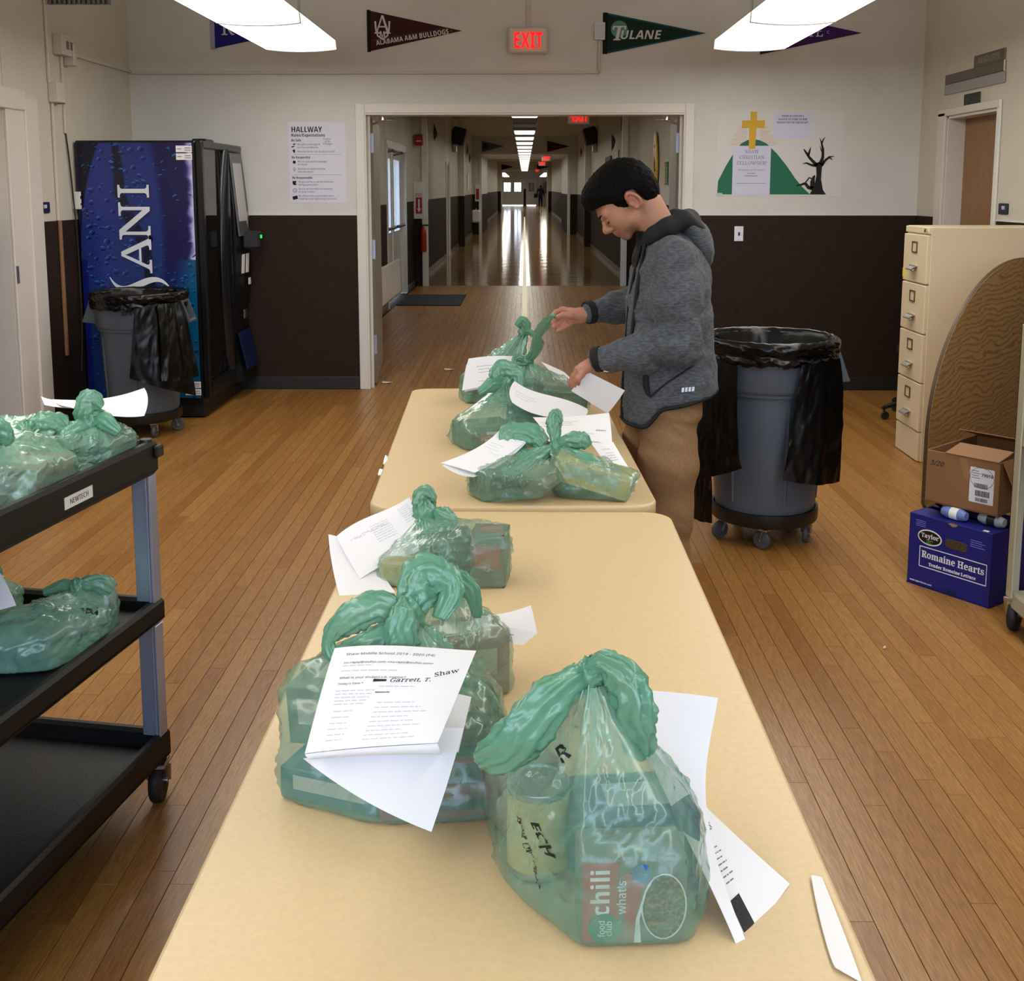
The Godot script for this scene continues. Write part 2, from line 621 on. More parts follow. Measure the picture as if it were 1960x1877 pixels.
	panel(ld, V(-SIDE_X - 0.19, 1.36, -6.30), V(-SIDE_X - 0.16, 1.42, -5.41), "rail", M.alu, 0.003)
	panel(ld, V(-SIDE_X - 0.185, 1.42, -6.30), V(-SIDE_X - 0.165, 2.05, -5.41), "upper_panel", M.trim)
	panel(ld, V(-SIDE_X + 0.016, 1.0, -6.335), V(-SIDE_X + 0.022, 1.1, -6.305), "strike_plate", M.steel, 0.001)
	# right wall: recessed wooden door
	var r := struct("wall_right")
	var rz0 := -7.0
	var rz1 := -7.84
	panel(r, V(SIDE_X, 0, wz), V(SIDE_X + 0.3, top, rz1), "plaster", M.wall_cream)
	panel(r, V(SIDE_X, 0, rz0), V(SIDE_X + 0.3, top, 2.7), "plaster", M.wall_cream)
	panel(r, V(SIDE_X, 2.05, rz1), V(SIDE_X + 0.3, top, rz0), "header", M.wall_cream)
	panel(r, V(SIDE_X - 0.008, 0, wz), V(SIDE_X, 1.345, -7.97), "wainscot", M.brown, 0.003)
	panel(r, V(SIDE_X - 0.008, 0, -6.93), V(SIDE_X, 1.345, 2.6), "wainscot", M.brown, 0.003)
	panel(r, V(SIDE_X - 0.012, 1.345, -6.93), V(SIDE_X, 1.353, 2.6), "wainscot_cap", M.trim)
	var rd := struct("door_3")
	panel(rd, V(SIDE_X - 0.02, 0, -7.97), V(SIDE_X, 2.075, -7.84), "casing", cas, 0.004)
	panel(rd, V(SIDE_X - 0.016, 0, -7.0), V(SIDE_X, 2.10, -6.945), "casing", M.trim, 0.005)
	panel(rd, V(SIDE_X - 0.02, 2.05, -7.97), V(SIDE_X, 2.10, -6.96), "head_casing", cas, 0.004)
	panel(rd, V(SIDE_X, 0, -7.842), V(SIDE_X + 0.28, 2.05, -7.82), "jamb", cas, 0.002)
	panel(rd, V(SIDE_X, 2.03, -7.84), V(SIDE_X + 0.28, 2.052, -7.0), "head_jamb", cas, 0.002)
	var wood := mk("door_wood", Color(0.58, 0.42, 0.24), 0.4, {"tex": noise_tex("doorgrain", 256, 0.03, 4, 0.85, 1.0), "scale": V(1, 0.3, 5)})
	panel(rd, V(SIDE_X + 0.12, 0.01, -7.82), V(SIDE_X + 0.165, 2.03, -7.0), "slab", wood, 0.002)
	# near wall behind the camera, with its windows, and the ceiling
	var nw := struct("wall_near")
	panel(nw, V(-3.3, 0, 2.6), V(3.3, 0.95, 2.85))
	panel(nw, V(-3.3, 2.75, 2.6), V(3.3, top, 2.85))
	for x in [[-3.3, -2.5], [-1.0, -0.75], [0.75, 1.0], [2.5, 3.3]]:
		panel(nw, V(x[0], 0.95, 2.6), V(x[1], 2.75, 2.85), "pier")
	var k := 0
	for x in [[-2.5, -1.0], [-0.75, 0.75], [1.0, 2.5]]:
		k += 1
		var win := struct("window_%d" % k)
		var fr := Geo.new()
		for xx in [x[0] + 0.03, (x[0] + x[1]) * 0.5, x[1] - 0.03]:
			fr.box(V(xx, 1.85, 2.72), V(0.06, 1.8, 0.06), 0.004)
		for yy in [0.98, 1.85, 2.72]:
			fr.box(V((x[0] + x[1]) * 0.5, yy, 2.72), V(x[1] - x[0], 0.06, 0.055), 0.004)
		obj("window_frame", fr, M.trim, win)
		panel(win, V(x[0], 0.95, 2.715), V(x[1], 2.75, 2.72), "pane", M.glass)
	var c := struct("ceiling")
	panel(c, V(-3.3, top, wz - 0.2), V(3.3, top + 0.15, 2.9), "ceiling_slab", M.ceiling)

func hall_fixture(z: float, lit: bool):
	var t := thing("hall_ceiling_light", "", "ceiling light", V(0, 0, z), 0.0, "hallway ceiling lights")
	obj("housing", Geo.new().box(V(0, 2.70, 0), V(0.44, 0.10, 1.24), 0.01), mk("fixture_grey", Color(0.70, 0.70, 0.69), 0.4), t)
	obj("lens", Geo.new().box(V(0, 2.64, 0.1), V(0.40, 0.045, 0.95), 0.015), M.hall_lens if lit else M.dead_lens, t)
	for s in [-1.0, 1.0]:
		obj("stem", Geo.new().cyl(V(0, 2.75, s * 0.5), V(0, 3.25, s * 0.5), 0.008, -1, 8), M.steel, t)
	if lit:
		area_light(t, V(0, 2.61, 0.1), Vector2(0.40, 0.95), HALL_RADIANCE, Color(1.0, 0.975, 0.92))
	return t

func area_light(parent: Node, at: Vector3, size: Vector2, e: float, c: Color):
	var a := AreaLight3D.new()
	a.name = "lamp_light"
	a.area_normalize_energy = false
	a.area_size = size
	a.light_energy = e
	a.light_color = c
	a.area_range = 30.0
	a.shadow_enabled = true
	parent.add_child(a, true)
	a.position = at
	a.rotation_degrees = V(-90, 0, 0)

func build_fixtures():
	for row in [-1, 1]:
		for k in 8:
			var z := -7.05 + k * 1.22
			var where: String = "left" if row < 0 else "right"
			var lab: String = "white pendant fluorescent light, " + ["farthest of the %s row, ending before the far wall", "second from the far wall in the %s row", "third from the far wall in the %s row"][mini(k, 2)] % where
			if k > 2:
				lab = "white pendant fluorescent light of the %s row, overhead before the photo's foreground" % where
			var t := thing("pendant_light", lab, "pendant light", V(row * 1.53, 0, z), 0.0, "pendant lights of the %s row" % where)
			var pr := PackedVector2Array()
			for i in 13:
				var u := -1.0 + i / 6.0
				pr.append(Vector2(u * 0.24, 2.475 + 0.016 * u * u))
			pr.append(Vector2(0.235, 2.55))
			pr.append(Vector2(-0.235, 2.55))
			obj("lens", Geo.new().prism(pr, 1.19, Transform3D(Basis.IDENTITY, V(0, 0, -0.595))), M.lens, t)
			var hg := Geo.new().box(V(0, 2.57, 0), V(0.13, 0.06, 1.18), 0.012)
			obj("housing", hg, M.white_plastic, t)
			for s in [-1.0, 1.0]:
				var ep := PackedVector2Array()
				for q in pr:
					ep.append(Vector2(q.x * 1.012, q.y - 0.003))
				obj("end_cap", Geo.new().prism(ep, 0.010, Transform3D(Basis.IDENTITY, V(0, 0, s * 0.600 - 0.005))), M.lens_end, t)
				obj("stem", Geo.new().cyl(V(0, 2.59, s * 0.56), V(0, 3.8, s * 0.56), 0.008, -1, 8), M.steel, t)
			area_light(t, V(0, 2.462, 0), Vector2(0.46, 1.18), LAMP_RADIANCE, Color(1.0, 0.985, 0.955))

func hall_side(parent: Node, s: float, x: float, z0: float, z1: float, top := 3.25):
	panel(parent, V(s * x, 0, z1), V(s * (x + 0.2), top, z0), "plaster", M.wall_cream)
	panel(parent, V(s * x, 0, z1), V(s * (x - 0.008), 1.345, z0), "wainscot", M.brown)
	panel(parent, V(s * x, 0, z1), V(s * (x - 0.014), 0.10, z0), "skirting", mk("grey_base", Color(0.33, 0.31, 0.28), 0.35))

func portal(called: String, z0: float, z1: float, half: float, h: float, outer: float, top := 3.25):
	var p := struct(called)
	for s in [-1.0, 1.0]:
		panel(p, V(s * half, 0, z1), V(s * outer, top, z0), "pier")
		panel(p, V(s * half, 0, z0), V(s * outer, 1.345, z0 + 0.008), "wainscot", M.brown)
		panel(p, V(s * (half - 0.004), 0, z1 + 0.05), V(s * (half + 0.004), 1.345, z0 - 0.08), "wainscot", M.brown)
		panel(p, V(s * (half - 0.012), 0, z0 - 0.02), V(s * (half + 0.085), h + 0.08, z0 + 0.02), "casing", M.trim, 0.004)
	panel(p, V(-half, h, z1), V(half, top, z0), "header")
	panel(p, V(-half, h, z0 - 0.02), V(half, h + 0.08, z0 + 0.02), "head_casing", M.trim, 0.004)
	return p

func pennant(at: Vector3, w: float, h: float, m: Material, label: String, turn := 0.0) -> Node3D:
	var t := thing("pennant", label, "pennant", at, turn, "")
	obj("felt", Geo.new().prism(PackedVector2Array([Vector2(0, -h * 0.5), Vector2(w, 0), Vector2(0, h * 0.5)]), 0.003), m, t)
	return t

func exit_sign(at: Vector3, label: String, arrow: bool, hang: float):
	var t := thing("exit_sign", label, "exit sign", at, 0.0, "")
	obj("casing", Geo.new().box(V(0, 0, 0), V(0.292, 0.19, 0.05), 0.012), mk("sign_case", Color(0.80, 0.775, 0.73), 0.45), t)
	var red := mk("sign_red_light", Color(0.95, 0.05, 0.05), 0.5, {"glow": 1.6, "glow_color": Color(1.0, 0.07, 0.06)})
	text("EXIT", 0.113, V(0.012 if arrow else 0.0, -0.004, 0.0255), red, t, {"bold": true, "wide": 0.66, "depth": 0.002})
	if arrow:
		obj("arrow", Geo.new().prism(PackedVector2Array([Vector2(-0.128, 0), Vector2(-0.108, 0.022), Vector2(-0.108, -0.022)]), 0.002, Transform3D(Basis.IDENTITY, V(0, 0.01, 0.0255))), red, t)
	if hang > 0.0:
		obj("stem", Geo.new().cyl(V(0, 0.09, 0), V(0, 0.09 + hang, 0), 0.008, -1, 8), M.steel, t)
	var lt := OmniLight3D.new()
	lt.name = "sign_light"
	lt.light_color = Color(1.0, 0.12, 0.1)
	lt.light_energy = 0.004
	lt.light_size = 0.05
	lt.omni_range = 5.0
	lt.shadow_enabled = true
	t.add_child(lt)
	lt.position = V(0, 0, 0.10)
	return t

func build_hall():
	var f := struct("floor_hall")
	panel(f, V(-3.3, -0.2, -101.0), V(3.3, 0.0, -17.45), "floor_slab", M.hall_floor)
	var cl := struct("ceiling_hall")
	panel(cl, V(-2.2, 3.25, -72.5), V(2.2, 3.4, -8.45), "ceiling_slab", mk("hall_ceiling", Color(0.70, 0.68, 0.62), 0.8))
	panel(cl, V(-3.3, 3.8, -101.0), V(3.3, 3.95, -72.0), "ceiling_slab", M.ceiling)
	var left := struct("wall_hall_left")
	var right := struct("wall_hall_right")
	for seg in [[-8.5, -13.95], [-16.25, -17.4], [-17.6, -24.6], [-25.7, -37.0], [-43.0, -72.0]]:
		hall_side(left, -1.0, 1.76, seg[0], seg[1])
	for z in [[-13.95, -16.25], [-24.6, -25.7]]:
		panel(left, V(-1.96, 2.08, z[1]), V(-1.76, 3.25, z[0]), "header")
	for seg in [[-8.5, -17.4], [-17.6, -37.0], [-43.0, -72.0]]:
		hall_side(right, 1.0, 1.76, seg[0], seg[1])
	for s in [[left, -1.0], [right, 1.0]]:      # columns that stand out from the walls
		panel(s[0], V(s[1] * 1.60, 0, -29.6), V(s[1] * 1.78, 3.25, -29.2), "pilaster")
		panel(s[0], V(s[1] * 1.595, 0, -29.61), V(s[1] * 1.78, 1.345, -29.19), "wainscot", M.brown)
	portal("wall_portal_near", -17.4, -17.6, 1.54, 2.67, 1.96)
	portal("wall_portal_middle", -37.0, -43.0, 1.45, 2.67, 1.96)
	portal("wall_portal_far", -72.0, -72.3, 1.46, 2.70, 3.3, 3.8)
	# the far lobby
	var fl := struct("wall_far_lobby_left")
	hall_side(fl, -1.0, 2.97, -72.3, -100.2, 3.8)
	var fr := struct("wall_far_lobby_right")
	hall_side(fr, 1.0, 2.97, -72.3, -100.2, 3.8)
	var ew := struct("wall_end")
	panel(ew, V(-3.3, 2.35, -100.4), V(3.3, 3.8, -100.2), "header")
	panel(ew, V(-3.3, 0, -100.4), V(-2.05, 2.35, -100.2))
	panel(ew, V(-0.15, 0, -100.4), V(0.2, 2.35, -100.2), "pier", M.trim)
	panel(ew, V(-0.08, 0, -100.2), V(0.13, 1.5, -100.17), "wainscot", M.brown)
	panel(ew, V(1.05, 0, -100.4), V(3.3, 2.35, -100.2))
	panel(ew, V(1.38, 1.1, -100.2), V(2.05, 2.15, -100.17), "dark_window", mk("night_glass", Color(0.03, 0.035, 0.04), 0.1))
	var dk := 3
	for x in [[-2.05, -1.1], [-1.1, -0.15], [0.2, 1.05]]:
		dk += 1
		var d := struct("door_%d" % dk)
		var w: float = x[1] - x[0]
		panel(d, V(x[0], 0.05, -100.33), V(x[1], 1.25, -100.28), "lower_panel", M.trim, 0.01)
		panel(d, V(x[0], 2.05, -100.33), V(x[1], 2.35, -100.28), "upper_panel", M.trim, 0.01)
		panel(d, V(x[0], 1.25, -100.33), V(x[0] + 0.18, 2.05, -100.28), "stile", M.trim, 0.01)
		panel(d, V(x[1] - 0.18, 1.25, -100.33), V(x[1], 2.05, -100.28), "stile", M.trim, 0.01)
		panel(d, V(x[0] + 0.18, 1.25, -100.31), V(x[1] - 0.18, 2.05, -100.30), "pane", M.glass if dk < 6 else M.night_glass)
		panel(d, V(x[0] + w * 0.5 - 0.03, 1.25, -100.315), V(x[0] + w * 0.5 + 0.03, 2.05, -100.295), "muntin", M.trim)
	var nth := ["first", "second", "third", "fourth", "fifth", "sixth", "seventh", "eighth"]
	for k in 21:
		var z := -16.7 - k * 2.65
		var lit: bool = k != 1
		var t = hall_fixture(z, lit)
		if k < 8:
			t.set_meta("label", "%s hanging ceiling light of the hallway row, %s beyond the doorway" % ["lit" if lit else "unlit grey", nth[k]])
		else:
			t.set_meta("label", "tiny lit ceiling light of the hallway row, beyond the second opening")
	for z in [-10.0, -13.4]:
		var t = hall_fixture(z, true)
		t.set_meta("label", "ceiling light of the hallway just beyond the double doorway, hidden above its header")
	for x in [-1.53, 1.53]:
		for k in 3:
			var t := thing("pendant_light", "white pendant light in the lobby at the far end of the hallway, on the %s" % ("left" if x < 0 else "right"), "pendant light", V(x, 0, -76.0 - k * 7.0), 0.0, "pendant lights of the far lobby")
			obj("lens", Geo.new().box(V(0, 2.52, 0), V(0.5, 0.1, 4.8), 0.03), M.lens, t)
			obj("stem", Geo.new().cyl(V(0, 2.57, 0), V(0, 3.8, 0), 0.01, -1, 8), M.steel, t)
			area_light(t, V(0, 2.46, 0), Vector2(0.46, 4.7), 3.4, Color(1.0, 0.95, 0.84))
	# yellow centre line
	tag(obj("floor_line", Geo.new().span(V(-0.03, 0.0, -60.0), V(0.035, 0.0015, -9.3)), mk("line_yellow", Color(0.86, 0.80, 0.42), 0.35)), "yellow tape line along the middle of the hallway floor", "tape line")
	# outside door in the left wall, standing open a little
	var d := struct("door_7")
	var fx := -1.76
	panel(d, V(fx - 0.2, 0, -14.05), V(fx + 0.02, 2.10, -13.95), "jamb", M.trim, 0.004)
	panel(d, V(fx - 0.2, 0, -16.25), V(fx + 0.02, 2.10, -16.15), "jamb", M.trim, 0.004)
	panel(d, V(fx - 0.2, 2.06, -16.25), V(fx + 0.02, 2.16, -13.95), "head_jamb", M.trim, 0.004)
	var door_w := mk("door_white", Color(0.80, 0.79, 0.75), 0.4)
	for zz in [[-14.06, -15.08], [-15.12, -16.14]]:
		panel(d, V(fx - 0.10, 0.02, zz[1]), V(fx - 0.055, 0.95, zz[0]), "lower_panel", door_w, 0.003)
		panel(d, V(fx - 0.10, 1.95, zz[1]), V(fx - 0.055, 2.06, zz[0]), "top_rail", door_w, 0.003)
		panel(d, V(fx - 0.10, 0.95, zz[0] - 0.16), V(fx - 0.055, 1.95, zz[0]), "stile", door_w, 0.003)
		panel(d, V(fx - 0.10, 0.95, zz[1]), V(fx - 0.055, 1.95, zz[1] + 0.16), "stile", door_w, 0.003)
		panel(d, V(fx - 0.082, 0.95, zz[1] + 0.16), V(fx - 0.076, 1.95, zz[0] - 0.16), "pane", M.glass)
		obj("push_bar", Geo.new().cyl(V(fx - 0.0, 1.02, zz[0] - 0.1), V(fx - 0.0, 1.02, zz[1] + 0.1), 0.022, -1, 10), mk("dark_bar", Color(0.12, 0.12, 0.13), 0.4), d)
		obj("closer_arm", Geo.new().tube([V(fx - 0.04, 2.0, zz[0] - 0.1), V(fx + 0.06, 2.03, zz[0] - 0.3), V(fx + 0.02, 2.05, zz[0] - 0.5)], 0.012, 8), mk("bronze", Color(0.16, 0.15, 0.14), 0.4), d)
	# drinking trough fixed to the left wall
	var tr := thing("drinking_fountain", "long white drinking trough fixed to the left wall just inside the doorway", "drinking fountain", V(-1.745, 0, -10.9), 0.0)
	var white := mk("enamel", Color(0.88, 0.87, 0.85), 0.25)
	var bg := PackedVector2Array([Vector2(0, 0.36), Vector2(0.30, 0.35), Vector2(0.42, 0.46), Vector2(0.42, 0.80), Vector2(0.40, 0.81), Vector2(0.37, 0.74), Vector2(0.06, 0.70), Vector2(0.05, 1.0), Vector2(0, 1.02)])
	obj("basin", Geo.new().prism(bg, 1.5, Transform3D(Basis.IDENTITY, V(0, 0, -0.75))), white, tr)
	obj("backsplash", Geo.new().box(V(0.03, 0.90, 0.0), V(0.05, 0.3, 1.5), 0.01), white, tr)
	for z in [-0.45, 0.0, 0.45]:
		obj("spout", Geo.new().tube(spline([V(0.08, 0.74, z), V(0.10, 0.86, z), V(0.17, 0.90, z), V(0.22, 0.86, z)]), 0.018, 8), M.chrome, tr)
	# fire things on the pier of the near portal
	var al := thing("fire_alarm", "red fire alarm pull box on the hallway pier left of the doorway", "fire alarm", V(-1.66, 2.30, -17.36))
	obj("casing", Geo.new().box(V(0, 0, 0), V(0.13, 0.17, 0.06), 0.01), M.red_paint, al)
	obj("lever", Geo.new().box(V(0, -0.02, 0.034), V(0.08, 0.02, 0.014), 0.004), M.white_plastic, al)
	var fs := thing("fire_sign", "white panel with a red FIRE arrow on the near hallway pier", "sign", V(-1.67, 1.36, -17.38))
	obj("board", Geo.new().box(V(0, 0, 0), V(0.17, 0.58, 0.012), 0.003), M.white_plastic, fs)
	obj("red_field", Geo.new().box(V(0, -0.05, 0.006), V(0.10, 0.32, 0.003)), M.red_paint, fs)
	obj("white_field", Geo.new().box(V(0, 0.075, 0.0072), V(0.086, 0.055, 0.0032)), M.white_ink, fs)
	text("FIRE", 0.036, V(0, 0.075, 0.0095), M.red_paint, fs, {"bold": true, "wide": 0.75})
	obj("arrow", Geo.new().prism(PackedVector2Array([Vector2(-0.012, 0.02), Vector2(0.012, 0.02), Vector2(0.012, -0.13), Vector2(0.032, -0.13), Vector2(0, -0.19), Vector2(-0.032, -0.13), Vector2(-0.012, -0.13)]), 0.002, Transform3D(Basis.IDENTITY, V(0, 0, 0.007))), M.white_ink, fs)
	var ex := thing("fire_extinguisher", "red fire extinguisher hanging on the wall beside the FIRE sign", "extinguisher", V(-1.60, 0.55, -17.30))
	obj("cylinder", Geo.new().lathe([Vector2(0, 0), Vector2(0.045, 0), Vector2(0.05, 0.02), Vector2(0.05, 0.30), Vector2(0.04, 0.35), Vector2(0.018, 0.37), Vector2(0.018, 0.40), Vector2(0, 0.40)], 20), M.red_paint, ex)
	obj("handle", Geo.new().box(V(0.03, 0.42, 0), V(0.10, 0.025, 0.02), 0.004), M.black_plastic, ex)
	var f2 := thing("fire_sign", "small white FIRE panel on the second pier down the hallway", "sign", V(-1.58, 1.40, -36.97))
	obj("board", Geo.new().box(V(0, 0, 0), V(0.17, 0.58, 0.012), 0.003), M.white_plastic, f2)
	obj("red_field", Geo.new().box(V(0, -0.05, 0.006), V(0.10, 0.36, 0.003)), M.red_paint, f2)
	var fn := thing("drinking_fountain", "small white drinking fountain beside the second hallway opening", "drinking fountain", V(-1.62, 0, -36.7))
	obj("basin", Geo.new().box(V(0, 0.62, 0), V(0.30, 0.42, 0.34), 0.05), white, fn)
	obj("spout", Geo.new().cyl(V(0, 0.83, 0.05), V(0, 0.88, 0.08), 0.015, -1, 8), M.chrome, fn)
	# mat by the outside door
	tag(obj("door_mat", Geo.new().box(V(-1.28, 0.006, -15.15), V(0.86, 0.012, 1.45), 0.004), mk("mat", Color(0.075, 0.075, 0.085), 0.9)), "black floor mat lying before the outside door in the hallway", "door mat")
	# right wall of the hall
	var sb := thing("surfboard_sign", "yellow surfboard shaped sign on the right hallway wall", "sign", V(1.745, 1.83, -14.7), -PI / 2)
	var pl := PackedVector2Array()
	for i in 28:
		var a := TAU * i / 28.0
		pl.append(Vector2(0.27 * cos(a) * (1.0 - 0.25 * absf(sin(a))), 0.46 * sin(a)))
	obj("board", Geo.new().prism(pl, 0.02), mk("surf_yellow", Color(0.86, 0.70, 0.12), 0.35), sb)
	obj("mark", Geo.new().box(V(0.0, 0.02, 0.021), V(0.10, 0.12, 0.003), 0.0, Basis(Vector3.BACK, 0.3)).box(V(-0.04, 0.10, 0.021), V(0.03, 0.08, 0.003), 0.0, Basis(Vector3.BACK, 0.5)).box(V(0.06, -0.05, 0.021), V(0.10, 0.025, 0.003), 0.0, Basis(Vector3.BACK, 0.2)).box(V(0, 0.27, 0.021), V(0.06, 0.03, 0.003), 0.0, Basis(Vector3.BACK, 0.4)), M.black_ink, sb)
	obj("smile", Geo.new().tube(spline([V(-0.09, -0.26, 0.022), V(-0.04, -0.31, 0.022), V(0.04, -0.31, 0.022), V(0.09, -0.26, 0.022)]), 0.008, 6), M.black_ink, sb)
	var bk := thing("bookmark_poster", "strip poster of small yellow and green cards near the right door leaf", "poster", V(1.745, 1.72, -13.7), -PI / 2)
	for i in 9:
		obj("card", Geo.new().box(V(-0.10, 0.14 - i * 0.032, 0.0), V(0.14, 0.022, 0.002)), M.yellow, bk)
		obj("card", Geo.new().box(V(0.12, 0.14 - i * 0.032, 0.0), V(0.16, 0.026, 0.002)), mk("card_green", Color(0.22, 0.58, 0.42), 0.7), bk)
	# pennants in the hall
	var maroon := mk("felt_maroon", Color(0.22, 0.075, 0.09), 0.95)
	var slate := mk("felt_slate", Color(0.30, 0.36, 0.42), 0.95)
	var green := mk("felt_green", Color(0.04, 0.20, 0.17), 0.95)
	var p = pennant(V(-1.42, 2.93, -36.96), 0.72, 0.36, slate, "grey pennant at the left above the second hallway opening")
	obj("emblem", Geo.new().lathe([Vector2(0, 0.0), Vector2(0.08, 0.0), Vector2(0, 0.003)], 20, V(0.12, 0, 0.003), Basis(Vector3.RIGHT, PI / 2)), mk("navy", Color(0.12, 0.14, 0.28), 0.9), p)
	p = pennant(V(0.76, 2.93, -36.96), 0.74, 0.36, maroon, "dark maroon pennant at the right above the second hallway opening")
	obj("print", Geo.new().box(V(0.30, 0, 0.003), V(0.30, 0.035, 0.001)), mk("pink_ink", Color(0.45, 0.22, 0.23), 0.9), p)
	pennant(V(-1.5, 2.92, -71.96), 0.8, 0.36, maroon, "small maroon pennant at the left above the third hallway opening")
	pennant(V(0.8, 2.92, -71.96), 0.8, 0.36, green, "small dark pennant at the right above the third hallway opening")
	var where := ["nearest left", "second left", "third left, beyond the speaker", "fourth left", "farthest left", "nearest right", "second right", "third right, hung lower", "fourth right, beyond the speaker", "farthest right"]
	var kk := 0
	for q in [[-1, 19.2, 2.75, 0], [-1, 21.4, 2.62, 1], [-1, 31.0, 2.7, 0], [-1, 33.5, 2.7, 2], [-1, 35.0, 2.5, 1], [1, 18.6, 2.72, 1], [1, 20.0, 2.75, 0], [1, 22.2, 2.45, 0], [1, 32.0, 2.7, 2], [1, 34.5, 2.65, 0]]:
		var pt = pennant(V(q[0] * 1.742, q[2], -q[1]), 0.75, 0.34, [maroon, green, slate][q[3]], "%s pennant on the hallway wall, %s one counting from the doorway" % [["maroon", "dark green", "grey"][q[3]], where[kk]], 0.0)
		pt.rotation.y = PI / 2 if q[0] < 0 else -PI / 2
		kk += 1
	# loudspeakers high on both walls, notice boards
	for s in [-1.0, 1.0]:
		var sp := thing("wall_speaker", "dark box loudspeaker high on the %s hallway wall" % ("left" if s < 0 else "right"), "speaker", V(s * 1.60, 2.80, -27.0))
		obj("cabinet", Geo.new().box(V(0, 0, 0), V(0.32, 0.42, 0.5), 0.03, Basis(Vector3.BACK, s * 0.25)), mk("dark_box", Color(0.10, 0.10, 0.10), 0.5), sp)
		obj("bracket", Geo.new().box(V(s * 0.1, -0.28, 0), V(0.1, 0.2, 0.2), 0.01), M.steel, sp)
	var nb := thing("notice_board", "dark framed notice board on the right hallway wall", "notice board", V(1.74, 1.75, -29.0 + 6.0))
	obj("frame", Geo.new().box(V(0, 0, 0), V(0.03, 0.9, 1.5), 0.008), mk("dark_board", Color(0.10, 0.09, 0.08), 0.6), nb)
	var wb := thing("paper_notice", "white notice sheet beside the dark board on the right hallway wall", "notice", V(1.745, 1.80, -21.0))
	obj("sheet", Geo.new().box(V(0, 0, 0), V(0.004, 0.9, 0.8)), M.paper, wb)
	for z in [-31.0, -34.2]:
		var wn := thing("paper_notice", "white notice sheet on the left hallway wall, %s one" % ("nearer" if z > -32 else "farther"), "notice", V(-1.745, 1.75, z))
		obj("sheet", Geo.new().box(V(0, 0, 0), V(0.004, 0.45, 0.9)), M.paper, wn)
	exit_sign(V(0.73, 2.50, -15.0), "glowing red EXIT sign with an arrow hanging just beyond the doorway", true, 0.62)
	exit_sign(V(0.70, 2.50, -35.5), "glowing red EXIT sign before the second hallway opening", true, 0.62)
	exit_sign(V(0.70, 2.52, -44.0), "glowing red EXIT sign just behind the one at the second opening", true, 0.62)
	exit_sign(V(0.80, 2.66, -70.5), "tiny glowing red EXIT sign before the third hallway opening", true, 0.5)
	# classroom door in the left wall
	var cd := struct("door_8")
	panel(cd, V(-1.82, 0.01, -25.68), V(-1.775, 2.08, -24.62), "slab", mk("hall_door", Color(0.60, 0.57, 0.50), 0.45), 0.003)
	panel(cd, V(-1.78, 0, -24.66), V(-1.735, 2.14, -24.56), "casing", M.trim, 0.004)
	panel(cd, V(-1.78, 0, -25.74), V(-1.735, 2.14, -25.64), "casing", M.trim, 0.004)
	far_person()

